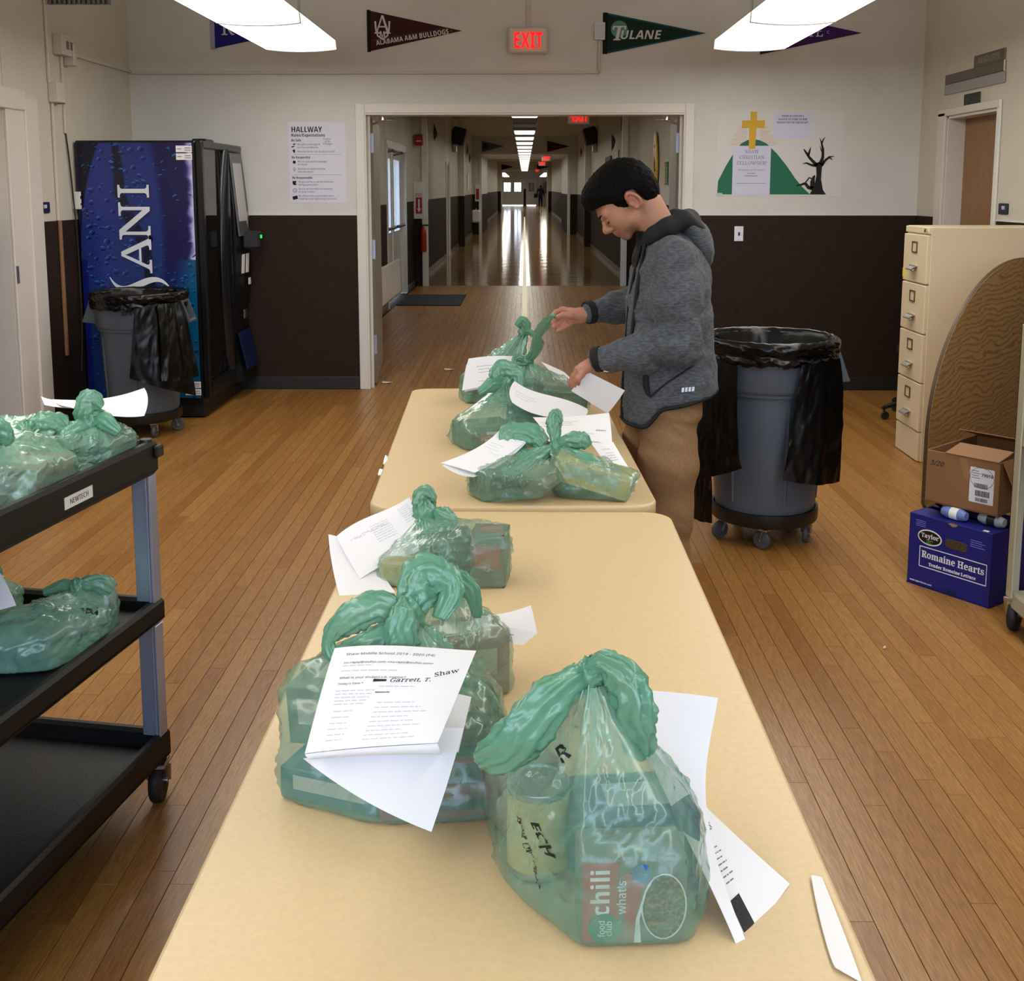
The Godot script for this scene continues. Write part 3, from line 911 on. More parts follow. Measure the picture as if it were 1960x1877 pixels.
func far_person():
	var t := thing("person", "distant person in a dark blue jacket and black trousers walking away with a black bag", "person", V(1.42, 0, -97.5))
	var blue := mk("far_blue", Color(0.07, 0.085, 0.20), 0.8)
	var black := mk("far_black", Color(0.03, 0.03, 0.035), 0.8)
	var skin := mk("skin_far", Color(0.45, 0.32, 0.26), 0.6)
	var sdf := Field.new()
	sdf.k = 0.05
	for c in [[V(0, 1.0, 0), V(0, 1.42, 0), 0.16, 0.15], [V(-0.2, 1.42, 0), V(0.2, 1.42, 0), 0.08, 0.08], [V(-0.22, 1.42, 0), V(-0.30, 1.10, 0.03), 0.07, 0.06], [V(-0.30, 1.10, 0.03), V(-0.27, 0.85, 0.02), 0.06, 0.045], [V(0.22, 1.42, 0), V(0.28, 1.1, 0), 0.07, 0.06], [V(0.28, 1.1, 0), V(0.32, 0.86, -0.02), 0.06, 0.045]]:
		sdf.cap(c[0], c[1], c[2], c[3])
	obj("jacket", net(sdf, 0.03), blue, t)
	sdf = Field.new()
	sdf.k = 0.04
	for c in [[V(0, 0.92, 0), V(0, 1.0, 0), 0.15, 0.15], [V(-0.09, 0.9, 0), V(-0.11, 0.48, 0.05), 0.10, 0.075], [V(-0.11, 0.48, 0.05), V(-0.12, 0.06, -0.04), 0.075, 0.055], [V(0.09, 0.9, 0), V(0.10, 0.48, -0.03), 0.10, 0.075], [V(0.10, 0.48, -0.03), V(0.11, 0.06, 0.05), 0.075, 0.055], [V(-0.12, 0.04, -0.04), V(-0.12, 0.035, -0.17), 0.04, 0.035], [V(0.11, 0.04, 0.05), V(0.11, 0.035, -0.09), 0.04, 0.035]]:
		sdf.cap(c[0], c[1], c[2], c[3])
	obj("trousers", net(sdf, 0.03), black, t)
	sdf = Field.new()
	sdf.k = 0.03
	sdf.cap(V(0, 1.45, 0), V(0, 1.58, 0.01), 0.055, 0.055)
	sdf.ell(V(0, 1.66, 0), V(0.078, 0.11, 0.095), Basis.IDENTITY)
	sdf.cap(V(-0.27, 0.85, 0.02), V(-0.265, 0.74, 0.02), 0.035, 0.025)
	sdf.cap(V(0.32, 0.86, -0.02), V(0.325, 0.75, -0.03), 0.035, 0.025)
	sdf.cap(V(0, 1.0, 0), V(0, 1.45, 0), 0.08, 0.06)
	sdf.cap(V(0, 1.38, 0), V(-0.27, 0.85, 0.02), 0.03, 0.03)
	sdf.cap(V(0, 1.38, 0), V(0.32, 0.86, -0.02), 0.03, 0.03)
	obj("body", net(sdf, 0.022), skin, t)
	sdf = Field.new()
	sdf.k = 0.02
	sdf.ell(V(0, 1.69, 0.012), V(0.085, 0.095, 0.10), Basis.IDENTITY)
	obj("hair", net(sdf, 0.025), black, t)
	var bg := thing("shoulder_bag", "black bag carried by the distant person at the end of the hallway", "bag", V(0.98, 0, -97.45))
	obj("pouch", Geo.new().box(V(0.0, 0.88, 0), V(0.30, 0.36, 0.16), 0.05), black, bg)
	obj("strap", Geo.new().tube(spline([V(-0.08, 1.05, 0), V(0.12, 1.45, 0.1), V(0.2, 1.50, 0.0), V(0.1, 1.05, -0.05)]), 0.014, 6), black, bg)

# distance field of tapered capsules, ellipsoids and stacked sections, joined by a smooth minimum and meshed as surface nets
class Field:
	var k := 0.02
	var caps := []
	var ells := []
	var cuts := []        # ellipsoids taken away
	var cols := []        # stacked elliptical sections [y, cx, cz, ax, az]
	var clip: Callable
	var bump: Callable
	var lo := Vector3(1e9, 1e9, 1e9)
	var hi := Vector3(-1e9, -1e9, -1e9)
	func grow(p: Vector3, r: float):
		lo = lo.min(p - Vector3(r, r, r)); hi = hi.max(p + Vector3(r, r, r))
	func cap(a: Vector3, b: Vector3, ra: float, rb: float):
		var ba := b - a
		caps.append([a, ba, 1.0 / maxf(ba.dot(ba), 1e-9), ra, rb - ra])
		grow(a, ra); grow(b, rb)
	func chain(pts: Array, rs: Array):
		for i in pts.size() - 1:
			cap(pts[i], pts[i + 1], rs[i], rs[i + 1])
	func ell(c: Vector3, r: Vector3, bs: Basis):
		ells.append([c, bs.inverse(), Vector3(1.0 / r.x, 1.0 / r.y, 1.0 / r.z)])
		grow(c, maxf(r.x, maxf(r.y, r.z)))
	func dent(c: Vector3, r: Vector3, bs: Basis, kk := 0.008):
		cuts.append([c, bs.inverse(), Vector3(1.0 / r.x, 1.0 / r.y, 1.0 / r.z), kk])
	func column(rows: Array):
		cols = rows
		for q in rows:
			grow(Vector3(q[1], q[0], q[2]), maxf(q[3], q[4]))
	static func e_d(e: Array, p: Vector3) -> float:
		var q: Vector3 = e[1] * (p - e[0])
		var s: Vector3 = q * e[2]
		var k0 := s.length()
		var k1: float = (s * e[2]).length()
		return k0 * (k0 - 1.0) / maxf(k1, 1e-6)
	func at(p: Vector3) -> float:
		var d := 1e9
		for c in caps:
			var pa: Vector3 = p - c[0]
			var h := clampf(pa.dot(c[1]) * c[2], 0.0, 1.0)
			var x: float = (pa - c[1] * h).length() - c[3] - c[4] * h
			var t := maxf(k - absf(d - x), 0.0)
			d = minf(d, x) - t * t * 0.25 / k
		for e in ells:
			var x := e_d(e, p)
			var t := maxf(k - absf(d - x), 0.0)
			d = minf(d, x) - t * t * 0.25 / k
		if cols.size() > 0:
			var n := cols.size()
			var y := clampf(p.y, cols[0][0], cols[n - 1][0])
			var i := 0
			while i < n - 2 and y > cols[i + 1][0]:
				i += 1
			var f: float = (y - cols[i][0]) / (cols[i + 1][0] - cols[i][0])
			var cx: float = lerpf(cols[i][1], cols[i + 1][1], f)
			var cz: float = lerpf(cols[i][2], cols[i + 1][2], f)
			var ax: float = lerpf(cols[i][3], cols[i + 1][3], f)
			var az: float = lerpf(cols[i][4], cols[i + 1][4], f)
			var s := Vector2((p.x - cx) / ax, (p.z - cz) / az)
			var m := pow(pow(absf(s.x), 2.3) + pow(absf(s.y), 2.3), 1.0 / 2.3)
			var x := (m - 1.0) * minf(ax, az)
			var over := absf(p.y - y)
			if over > 0.0:
				x = maxf(x, over) if x < 0.0 else sqrt(x * x + over * over)
			var t := maxf(k - absf(d - x), 0.0)
			d = minf(d, x) - t * t * 0.25 / k
		for e in cuts:
			var x := -e_d(e, p)
			var kk: float = e[3]
			var t := maxf(kk - absf(d - x), 0.0)
			d = maxf(d, x) + t * t * 0.25 / kk
		if bump.is_valid():
			d += bump.call(p)
		if clip.is_valid():
			d = maxf(d, clip.call(p))
		return d

func net_into(acc: Dictionary, f: Field, cell: float, lo := Vector3.INF, hi := Vector3.INF, color = null):
	if lo == Vector3.INF:
		lo = f.lo - Vector3.ONE * (cell * 2.0 + 0.01)
		hi = f.hi + Vector3.ONE * (cell * 2.0 + 0.01)
	const B := 4
	var s := (hi - lo) / cell
	var bx := int(ceil(s.x / B))
	var by := int(ceil(s.y / B))
	var bz := int(ceil(s.z / B))
	var nx := bx * B + 1
	var ny := by * B + 1
	var nz := bz * B + 1
	var vals := PackedFloat32Array()
	vals.resize(nx * ny * nz)
	vals.fill(1e9)
	var vid := PackedInt32Array()
	vid.resize(nx * ny * nz)
	vid.fill(-1)
	var reach := B * cell * 0.95 + 0.012
	var blocks := []
	var V3: PackedVector3Array = acc.v
	var C: PackedColorArray = acc.c
	for k in bz:
		for j in by:
			for i in bx:
				var c := lo + Vector3(i + 0.5, j + 0.5, k + 0.5) * (B * cell)
				if absf(f.at(c)) > reach:
					continue
				blocks.append(Vector3i(i * B, j * B, k * B))
				for z in range(k * B, k * B + B + 1):
					for y in range(j * B, j * B + B + 1):
						var row := (z * ny + y) * nx
						for x in range(i * B, i * B + B + 1):
							if vals[row + x] > 1e8:
								vals[row + x] = f.at(lo + Vector3(x, y, z) * cell)
	var sx := 1
	var sy := nx
	var sz := nx * ny
	var off := [0, sx, sy, sx + sy, sz, sx + sz, sy + sz, sx + sy + sz]
	var pos := [Vector3(0, 0, 0), Vector3(1, 0, 0), Vector3(0, 1, 0), Vector3(1, 1, 0), Vector3(0, 0, 1), Vector3(1, 0, 1), Vector3(0, 1, 1), Vector3(1, 1, 1)]
	var edges := [[0, 1], [2, 3], [4, 5], [6, 7], [0, 2], [1, 3], [4, 6], [5, 7], [0, 4], [1, 5], [2, 6], [3, 7]]
	for b in blocks:
		for z in range(b.z, b.z + B):
			for y in range(b.y, b.y + B):
				for x in range(b.x, b.x + B):
					var o := z * sz + y * sy + x
					var neg := 0
					for q in 8:
						if vals[o + off[q]] < 0.0:
							neg += 1
					if neg == 0 or neg == 8:
						continue
					var sum := Vector3.ZERO
					var n := 0
					for e in edges:
						var a := vals[o + off[e[0]]]
						var d := vals[o + off[e[1]]]
						if (a < 0.0) != (d < 0.0):
							sum += pos[e[0]].lerp(pos[e[1]], a / (a - d))
							n += 1
					vid[o] = V3.size()
					var p := lo + (Vector3(x, y, z) + sum / n) * cell
					V3.append(p)
					if color != null:
						C.append(color.call(p))
	var I: PackedInt32Array = acc.i
	for b in blocks:
		for z in range(b.z, b.z + B):
			for y in range(b.y, b.y + B):
				for x in range(b.x, b.x + B):
					var o := z * sz + y * sy + x
					var v0 := vals[o]
					for ax in 3:
						var st: int = [sx, sy, sz][ax]
						var v1 := vals[o + st]
						if (v0 < 0.0) == (v1 < 0.0):
							continue
						var u: int = [sy, sz, sx][ax]
						var w: int = [sz, sx, sy][ax]
						if o - u - w < 0:
							continue
						var a := vid[o - u - w]
						var bb := vid[o - w]
						var c := vid[o]
						var d := vid[o - u]
						if a < 0 or bb < 0 or c < 0 or d < 0:
							continue
						if v0 < 0.0:
							I.append_array(PackedInt32Array([a, c, bb, a, d, c]))
						else:
							I.append_array(PackedInt32Array([a, bb, c, a, c, d]))
	acc.v = V3
	acc.c = C
	acc.i = I

func acc_mesh(acc: Dictionary) -> ArrayMesh:
	var v: PackedVector3Array = acc.v
	var n := PackedVector3Array()
	n.resize(v.size())
	var I: PackedInt32Array = acc.i
	for t in range(0, I.size(), 3):
		var q := (v[I[t + 2]] - v[I[t]]).cross(v[I[t + 1]] - v[I[t]])
		n[I[t]] += q; n[I[t + 1]] += q; n[I[t + 2]] += q
	for j in n.size():
		n[j] = n[j].normalized()
	var arr := []
	arr.resize(Mesh.ARRAY_MAX)
	arr[Mesh.ARRAY_VERTEX] = v
	arr[Mesh.ARRAY_NORMAL] = n
	arr[Mesh.ARRAY_INDEX] = I
	if acc.c.size() == v.size():
		arr[Mesh.ARRAY_COLOR] = acc.c
	var m := ArrayMesh.new()
	m.add_surface_from_arrays(Mesh.PRIMITIVE_TRIANGLES, arr)
	return m

func new_acc() -> Dictionary:
	return {"v": PackedVector3Array(), "c": PackedColorArray(), "i": PackedInt32Array()}

func net(f: Field, cell: float) -> ArrayMesh:
	var acc := new_acc()
	net_into(acc, f, cell)
	return acc_mesh(acc)

func round_rect(w: float, l: float, r: float, seg := 6) -> PackedVector2Array:
	var p := PackedVector2Array()
	for c in [[1, 1, 0.0], [-1, 1, PI / 2], [-1, -1, PI], [1, -1, 1.5 * PI]]:
		for i in seg + 1:
			var a: float = c[2] + PI / 2 * i / seg
			p.append(Vector2(c[0] * (w * 0.5 - r) + r * cos(a), c[1] * (l * 0.5 - r) + r * sin(a)))
	return p

func slab(w: float, l: float, r: float, y0: float, y1: float, b: float, g: Geo = null) -> Geo:     # flat board with rounded corners and eased edges
	if g == null:
		g = Geo.new()
	var rings := []
	for q in [[y0, b], [y0 + b, 0.0], [y1 - b, 0.0], [y1 - b * 0.3, b * 0.3], [y1, b]]:
		var ring := []
		for p in round_rect(w - 2 * q[1], l - 2 * q[1], r - q[1], 8):
			ring.append(V(p.x, q[0], -p.y))
		rings.append(ring)
	var n: int = rings[0].size()
	g.sg = 0
	for i in rings.size() - 1:
		for k in n:
			var j := (k + 1) % n
			g.quad(rings[i][k], rings[i][j], rings[i + 1][j], rings[i + 1][k])
	g.sg = -1
	for k in range(1, n - 1):
		g.tri(rings[4][0], rings[4][k], rings[4][k + 1])
		g.tri(rings[0][0], rings[0][k + 1], rings[0][k])
	return g

func build_tables():
	var top := mk("table_top", Color(0.86, 0.76, 0.585), 0.42, {"tex": noise_tex("speckle", 256, 0.08, 4, 0.955, 1.0), "scale": V(3.5, 3.5, 3.5), "bump": noise_tex("fine", 256, 0.12, 3, 0.0, 1.0), "relief": 0.012})
	var leg := mk("table_leg", Color(0.36, 0.34, 0.32), 0.4, {"metal": 0.6})
	for q in [[V(-0.012, 0, -1.83), 0.0, 0.775, 1.83, "tan folding table in the foreground, holding the two nearest green bags"], [V(-0.055, 0, -3.645), 0.033, 0.768, 1.72, "tan folding table farther back, the one the man stands beside"]]:
		var t := thing("folding_table", q[4], "table", q[0], q[1], "folding tables set end to end")
		obj("table_top", slab(q[2], q[3], 0.065, TABLE_Y - 0.042, TABLE_Y, 0.006), top, t)
		obj("apron", slab(q[2] - 0.05, q[3] - 0.05, 0.05, TABLE_Y - 0.06, TABLE_Y - 0.042, 0.003), mk("table_edge", Color(0.62, 0.52, 0.37), 0.5), t)
		for e in [-1.0, 1.0]:
			var z: float = e * (q[3] * 0.5 - 0.28)
			for s in [-1.0, 1.0]:
				obj("leg", Geo.new().tube([V(s * 0.27, TABLE_Y - 0.06, z), V(s * 0.29, 0.35, z + e * 0.03), V(s * 0.29, 0.0, z + e * 0.06)], 0.0127, 10), leg, t)
			obj("cross_bar", Geo.new().cyl(V(-0.29, 0.33, z + e * 0.03), V(0.29, 0.33, z + e * 0.03), 0.0105, -1, 10), leg, t)
			obj("brace", Geo.new().cyl(V(0, 0.33, z + e * 0.03), V(0, TABLE_Y - 0.06, z - e * 0.35), 0.008, -1, 8), leg, t)

func vending_image() -> ImageTexture:
	var w := 320
	var h := 740
	var im := Image.create(w, h, false, Image.FORMAT_RGB8)
	var n := FastNoiseLite.new()
	n.seed = 5
	n.frequency = 0.02
	for y in h:
		var v := float(y) / h
		for x in w:
			var u := float(x) / w
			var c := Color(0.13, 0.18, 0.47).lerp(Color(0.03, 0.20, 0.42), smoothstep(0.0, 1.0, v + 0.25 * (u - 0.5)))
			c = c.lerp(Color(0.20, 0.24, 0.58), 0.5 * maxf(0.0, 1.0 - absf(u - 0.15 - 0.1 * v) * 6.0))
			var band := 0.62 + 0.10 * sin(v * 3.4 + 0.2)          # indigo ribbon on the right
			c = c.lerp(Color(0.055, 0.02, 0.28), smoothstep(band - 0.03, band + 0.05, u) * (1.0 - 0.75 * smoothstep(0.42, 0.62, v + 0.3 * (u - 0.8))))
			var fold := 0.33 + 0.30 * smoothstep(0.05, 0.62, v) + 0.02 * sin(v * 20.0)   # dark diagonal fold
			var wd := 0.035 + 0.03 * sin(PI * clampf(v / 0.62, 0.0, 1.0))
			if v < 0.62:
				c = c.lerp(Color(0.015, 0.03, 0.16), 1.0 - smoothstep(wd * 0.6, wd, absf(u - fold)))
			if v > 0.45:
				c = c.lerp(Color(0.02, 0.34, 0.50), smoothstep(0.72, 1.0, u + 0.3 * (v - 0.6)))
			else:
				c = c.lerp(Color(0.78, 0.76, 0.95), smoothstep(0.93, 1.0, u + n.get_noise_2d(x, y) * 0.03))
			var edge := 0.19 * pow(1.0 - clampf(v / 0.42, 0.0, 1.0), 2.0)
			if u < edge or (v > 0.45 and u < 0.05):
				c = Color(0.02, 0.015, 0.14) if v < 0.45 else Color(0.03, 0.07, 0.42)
			im.set_pixel(x, y, c)
	var r := RandomNumberGenerator.new()
	r.seed = 11
	for k in 760:
		var cx := r.randf_range(12, w - 6)
		var cy := r.randf_range(4, h - 4)
		if cx / w > 0.62 and cy / h < 0.45 and r.randf() < 0.7:
			continue
		var ra := r.randf_range(2.0, 9.5) * (1.0 if r.randf() < 0.5 else 0.5)
		var rb := ra * r.randf_range(0.55, 0.95)
		var an := r.randf_range(-0.6, 0.6)
		for yy in range(int(cy - ra), int(cy + ra) + 1):
			for xx in range(int(cx - ra), int(cx + ra) + 1):
				if xx < 0 or yy < 0 or xx >= w or yy >= h:
					continue
				var dx := (xx - cx) * cos(an) + (yy - cy) * sin(an)
				var dy := -(xx - cx) * sin(an) + (yy - cy) * cos(an)
				var q := Vector2(dx / ra, dy / rb)
				if q.length() < 1.0:
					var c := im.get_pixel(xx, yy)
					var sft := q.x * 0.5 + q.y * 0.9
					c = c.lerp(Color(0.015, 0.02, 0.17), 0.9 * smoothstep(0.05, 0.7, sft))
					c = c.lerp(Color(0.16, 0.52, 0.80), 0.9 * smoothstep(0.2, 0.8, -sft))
					im.set_pixel(xx, yy, c)
	return ImageTexture.create_from_image(im)

func build_vending():
	var t := thing("vending_machine", "tall blue drinks vending machine with a glass front in the left corner", "vending machine", V(-2.56, 0, -7.78))
	var black := mk("vend_black", Color(0.035, 0.04, 0.05), 0.3)
	obj("cabinet", Geo.new().box(V(0, 0.98, 0), V(0.80, 1.76, 1.08), 0.012), black, t)
	obj("plinth", Geo.new().box(V(0.01, 0.06, 0), V(0.76, 0.10, 1.02), 0.004), mk("vend_plinth", Color(0.03, 0.03, 0.035), 0.5), t)
	var pm := StandardMaterial3D.new()
	pm.resource_name = "vend_print"
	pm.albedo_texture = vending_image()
	pm.roughness = 0.3
	var st := SurfaceTool.new()
	st.begin(Mesh.PRIMITIVE_TRIANGLES)
	var q := [[-0.385, 0.145, 0, 1], [0.375, 0.145, 1, 1], [0.375, 1.845, 1, 0], [-0.385, 1.845, 0, 0]]
	for i in [0, 2, 1, 0, 3, 2]:
		st.set_normal(Vector3.BACK)
		st.set_uv(Vector2(q[i][2], q[i][3]))
		st.add_vertex(V(q[i][0], q[i][1], 0.5425))
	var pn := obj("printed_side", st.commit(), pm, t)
	pn.set_meta("label", "blue side panel printed with water droplets")
	var up := Basis(Vector3.BACK, PI / 2)
	var wm := mk("vend_white", Color(0.88, 0.89, 0.92), 0.4)
	var bm := mk("vend_shade", Color(0.05, 0.10, 0.35), 0.5)
	for l in [["I", 1.53], ["N", 1.335], ["A", 1.115]]:
		text(l[0], 0.205, V(-0.005, l[1] - 0.012, 0.543), bm, t, {"serif": true, "basis": up, "wide": 1.25 if l[0] != "I" else 1.0, "depth": 0.001})
		text(l[0], 0.205, V(-0.015, l[1], 0.5445), wm, t, {"serif": true, "basis": up, "wide": 1.25 if l[0] != "I" else 1.0, "depth": 0.001})
	var sp := []
	var sw := []
	for i in 25:
		var f := i / 24.0
		var c := bez1([V(-0.205, 0.965, 0), V(-0.15, 0.85, 0), V(-0.06, 0.83, 0), V(0.04, 0.99, 0), V(0.13, 0.985, 0), V(0.20, 0.885, 0)], f)
		sp.append([c.x, c.y])
		sw.append(0.004 + 0.040 * sin(PI * f))
	obj("lettering", Geo.new().prism(stroke(sp, sw), 0.001, Transform3D(Basis.IDENTITY, V(0, 0, 0.5435))), wm, t)
	for y in [1.805, 1.755, 0.235, 0.185]:
		obj("sticker", Geo.new().box(V(0.325, y, 0.5435), V(0.105, 0.042, 0.002)), M.white_ink, t)
		obj("sticker_text", Geo.new().box(V(0.35, y + 0.006, 0.545), V(0.04, 0.006, 0.001)).box(V(0.35, y - 0.008, 0.545), V(0.04, 0.005, 0.001)).box(V(0.295, y, 0.545), V(0.03, 0.005, 0.001)), mk("sticker_ink", Color(0.55, 0.5, 0.55), 0.8), t)
	# front door, facing the room's middle
	var fx := 0.40
	var frame := Geo.new()
	frame.box(V(fx + 0.02, 1.0, 0.52), V(0.045, 1.72, 0.05), 0.008).box(V(fx + 0.02, 1.835, 0.03), V(0.045, 0.05, 1.0), 0.008).box(V(fx + 0.02, 0.20, 0.03), V(0.045, 0.10, 1.0), 0.008)
	obj("door_frame", frame, black, t)
	obj("window_glass", Geo.new().box(V(fx + 0.012, 1.02, 0.27), V(0.012, 1.6, 0.46), 0.0), mk("vend_glass", Color(0.02, 0.024, 0.022), 0.03, {"spec": 0.6}), t)
	var div := Geo.new()                       # bowed mullion between window and controls
	var bow := func(u, v):
		var y: float = 0.25 + v * 1.57
		var half: float = 0.02 + 0.085 * sin(PI * pow(v, 0.85))
		var a: float = PI * u
		return V(fx + 0.015 + 0.05 * sin(a), y, -0.02 + half * cos(a))
	div.grid(bow, 12, 24)
	obj("mullion", div, mk("vend_bezel", Color(0.05, 0.065, 0.085), 0.2), t)
	var prof := PackedVector2Array()
	for p in [[0.0, 0.14], [0.105, 0.14], [0.10, 0.25], [0.06, 0.42], [0.05, 0.62], [0.075, 0.80], [0.085, 1.0], [0.085, 1.2], [0.07, 1.45], [0.045, 1.7], [0.03, 1.83], [0.0, 1.83]]:
		prof.append(Vector2(fx + p[0] - 0.01, p[1]))
	obj("control_column", Geo.new().prism(prof, 0.42, Transform3D(Basis.IDENTITY, V(0, 0, -0.53))), black, t)
	var grey := mk("vend_grey", Color(0.42, 0.42, 0.43), 0.35, {"metal": 0.5})
	var tilt := Basis(Vector3.BACK, 0.09)
	obj("price_panel", Geo.new().box(V(fx + 0.062, 1.50, -0.30), V(0.012, 0.60, 0.30), 0.003, tilt), grey, t)
	obj("notice", Geo.new().box(V(fx + 0.07, 1.52, -0.29), V(0.004, 0.42, 0.22), 0.0, tilt), mk("notice_white", Color(0.74, 0.73, 0.74), 0.5), t)
	var rd := Node3D.new()
	rd.name = "card_reader"
	t.add_child(rd, true)
	obj("reader_body", Geo.new().box(V(fx + 0.14, 1.17, -0.33), V(0.13, 0.13, 0.11), 0.015), mk("reader", Color(0.12, 0.13, 0.14), 0.4), rd)
	var led := obj("indicator_light", Geo.new().box(V(fx + 0.207, 1.195, -0.325), V(0.006, 0.025, 0.03), 0.002), mk("led_green_light", Color(0.1, 0.9, 0.3), 0.4, {"glow": 2.0, "glow_color": Color(0.1, 1.0, 0.3)}), rd)
	led.set_meta("label", "small green light of the card reader")
	obj("coin_slot", Geo.new().box(V(fx + 0.083, 1.32, -0.42), V(0.02, 0.12, 0.035), 0.004), M.steel, t)
	for z in [-0.22, -0.34]:
		obj("instruction_card", Geo.new().box(V(fx + 0.095, 1.0, z), V(0.004, 0.14, 0.075), 0.0, Basis(Vector3.BACK, -0.05)), M.paper, t)
	obj("small_card", Geo.new().box(V(fx + 0.092, 0.86, -0.40), V(0.004, 0.05, 0.06)), M.paper, t)
	obj("coin_return", Geo.new().box(V(fx + 0.07, 0.62, -0.32), V(0.02, 0.07, 0.09), 0.01), M.chrome, t)
	obj("blue_panel", Geo.new().box(V(fx + 0.088, 0.36, -0.32), V(0.012, 0.28, 0.34), 0.003, Basis(Vector3.BACK, 0.22)), mk("vend_blue", Color(0.03, 0.10, 0.28), 0.3), t)
	obj("top_latch", Geo.new().box(V(0.30, 1.875, 0.02), V(0.10, 0.03, 0.20), 0.008), black, t)

func liner_tail(parent: Node, rows: Array, m: Material):
	var g := Geo.new()
	var f := func(u, v):
		var p := bez(rows, u, 1.0 - v)
		var nn := bez_n(rows, u, 1.0 - v)
		var vv: float = 1.0 - v
		return p + nn * (0.009 * sin(u * 5.0 + 5.0 * noise.get_noise_2d(u * 1.3 + rows[0][0].x * 9.0, vv * 0.6)) * (0.35 + 0.65 * vv) + 0.008 * (absf(noise.get_noise_2d(u * 3.0 + rows[0][0].z * 7.0, vv * 2.2)) - 0.2))
	g.grid(f, 30, 30)
	var b := func(u, v):
		return f.call(u, 1.0 - v) - bez_n(rows, u, v) * 0.002
	g.grid(b, 30, 30)
	obj("liner_tail", g, m, parent)

func trash_can(at: Vector3, turn: float, label: String, seed_: float) -> Node3D:
	var grey := mk("can_grey", Color(0.30, 0.335, 0.375), 0.42, {"bump": noise_tex("fine", 256, 0.12, 3, 0.0, 1.0), "scale": V(3, 3, 3), "relief": 0.02})
	var film := mk("black_film", Color(0.014, 0.014, 0.017), 0.27, {"spec": 0.4})
	var t := thing("trash_can", label, "trash can", at, turn, "grey trash cans on wheeled dollies")
	t.scale = V(0.975, 0.965, 0.975)
	obj("barrel", Geo.new().lathe([Vector2(0, 0.155), Vector2(0.205, 0.155), Vector2(0.222, 0.165), Vector2(0.226, 0.19), Vector2(0.248, 0.70), Vector2(0.268, 0.715), Vector2(0.272, 0.73), Vector2(0.280, 0.895), Vector2(0.296, 0.90), Vector2(0.300, 0.915), Vector2(0.296, 0.93), Vector2(0.275, 0.93), Vector2(0.262, 0.70), Vector2(0.235, 0.70), Vector2(0.21, 0.2), Vector2(0, 0.2)], 48), grey, t)
	for k in 6:                                  # shallow upright ribs
		var a := TAU * k / 6.0 + 0.35
		var d := V(cos(a), 0, sin(a))
		obj("rib", Geo.new().tube([d * 0.224 + V(0, 0.21, 0), d * 0.235 + V(0, 0.45, 0), d * 0.244 + V(0, 0.66, 0)], [0.008, 0.009, 0.007], 8), grey, t)
	for s in [-1.0, 1.0]:
		var hg := Geo.new()
		for e in [-1.0, 1.0]:
			hg.prism(poly([[s * 0.262, 0.89], [s * 0.300, 0.885], [s * 0.350, 0.745], [s * 0.262, 0.735]]), 0.012, Transform3D(Basis.IDENTITY, V(0, 0, e * 0.064 - 0.006)))
		hg.box(V(s * 0.338, 0.752, 0), V(0.026, 0.022, 0.13), 0.006)
		hg.box(V(s * 0.292, 0.878, 0), V(0.022, 0.016, 0.13), 0.004)
		obj("handle", hg, grey, t)
	var lg := Geo.new()                          # black liner folded over the rim
	var f := func(u, v):
		var a: float = TAU * u
		var px: float = cos(a)
		var pz: float = sin(a)
		var nn := noise.get_noise_3d(px * 6.0 + seed_, pz * 6.0, v * 3.0)
		var pl := noise.get_noise_2d(a * 9.0 + seed_ * 3.0, v * 2.0)
		var r: float
		var y: float
		if v < 0.30:                             # inside, hanging loose
			var s: float = v / 0.30
			r = lerpf(0.20, 0.276, s) + 0.03 * pl * (1.0 - s) + 0.012 * sin(a * 14.0 + nn * 3.0) * (1.0 - s)
			y = lerpf(0.62, 0.935, s)
		elif v < 0.45:
			var s: float = (v - 0.30) / 0.15
			r = lerpf(0.276, 0.306, s) + 0.003 * pl
			y = 0.935 + 0.012 * sin(s * PI) + 0.006 * nn
		else:
			var s: float = (v - 0.45) / 0.55
			r = 0.308 - 0.012 * s + 0.006 * sin(s * 9.0 + nn * 4.0) + 0.004 * pl
			y = 0.93 - s * (0.085 + 0.03 * noise.get_noise_1d(a * 3.0 + seed_))
		if u >= 1.0:
			a = 0.0
		return V(px * r, y, -pz * r)
	lg.grid(f, 120, 36, true)
	obj("liner", lg, film, t)
	obj("dolly", Geo.new().lathe([Vector2(0, 0.095), Vector2(0.205, 0.095), Vector2(0.235, 0.105), Vector2(0.24, 0.115), Vector2(0.24, 0.165), Vector2(0.23, 0.165), Vector2(0.225, 0.15), Vector2(0, 0.15)], 40), M.black_plastic, t)
	for k in 5:
		var a := TAU * k / 5.0 + seed_
		caster(t, V(cos(a) * 0.195, 0.098, sin(a) * 0.195), 0.042, a + 0.6, M.steel, M.grey_rubber)
	return t

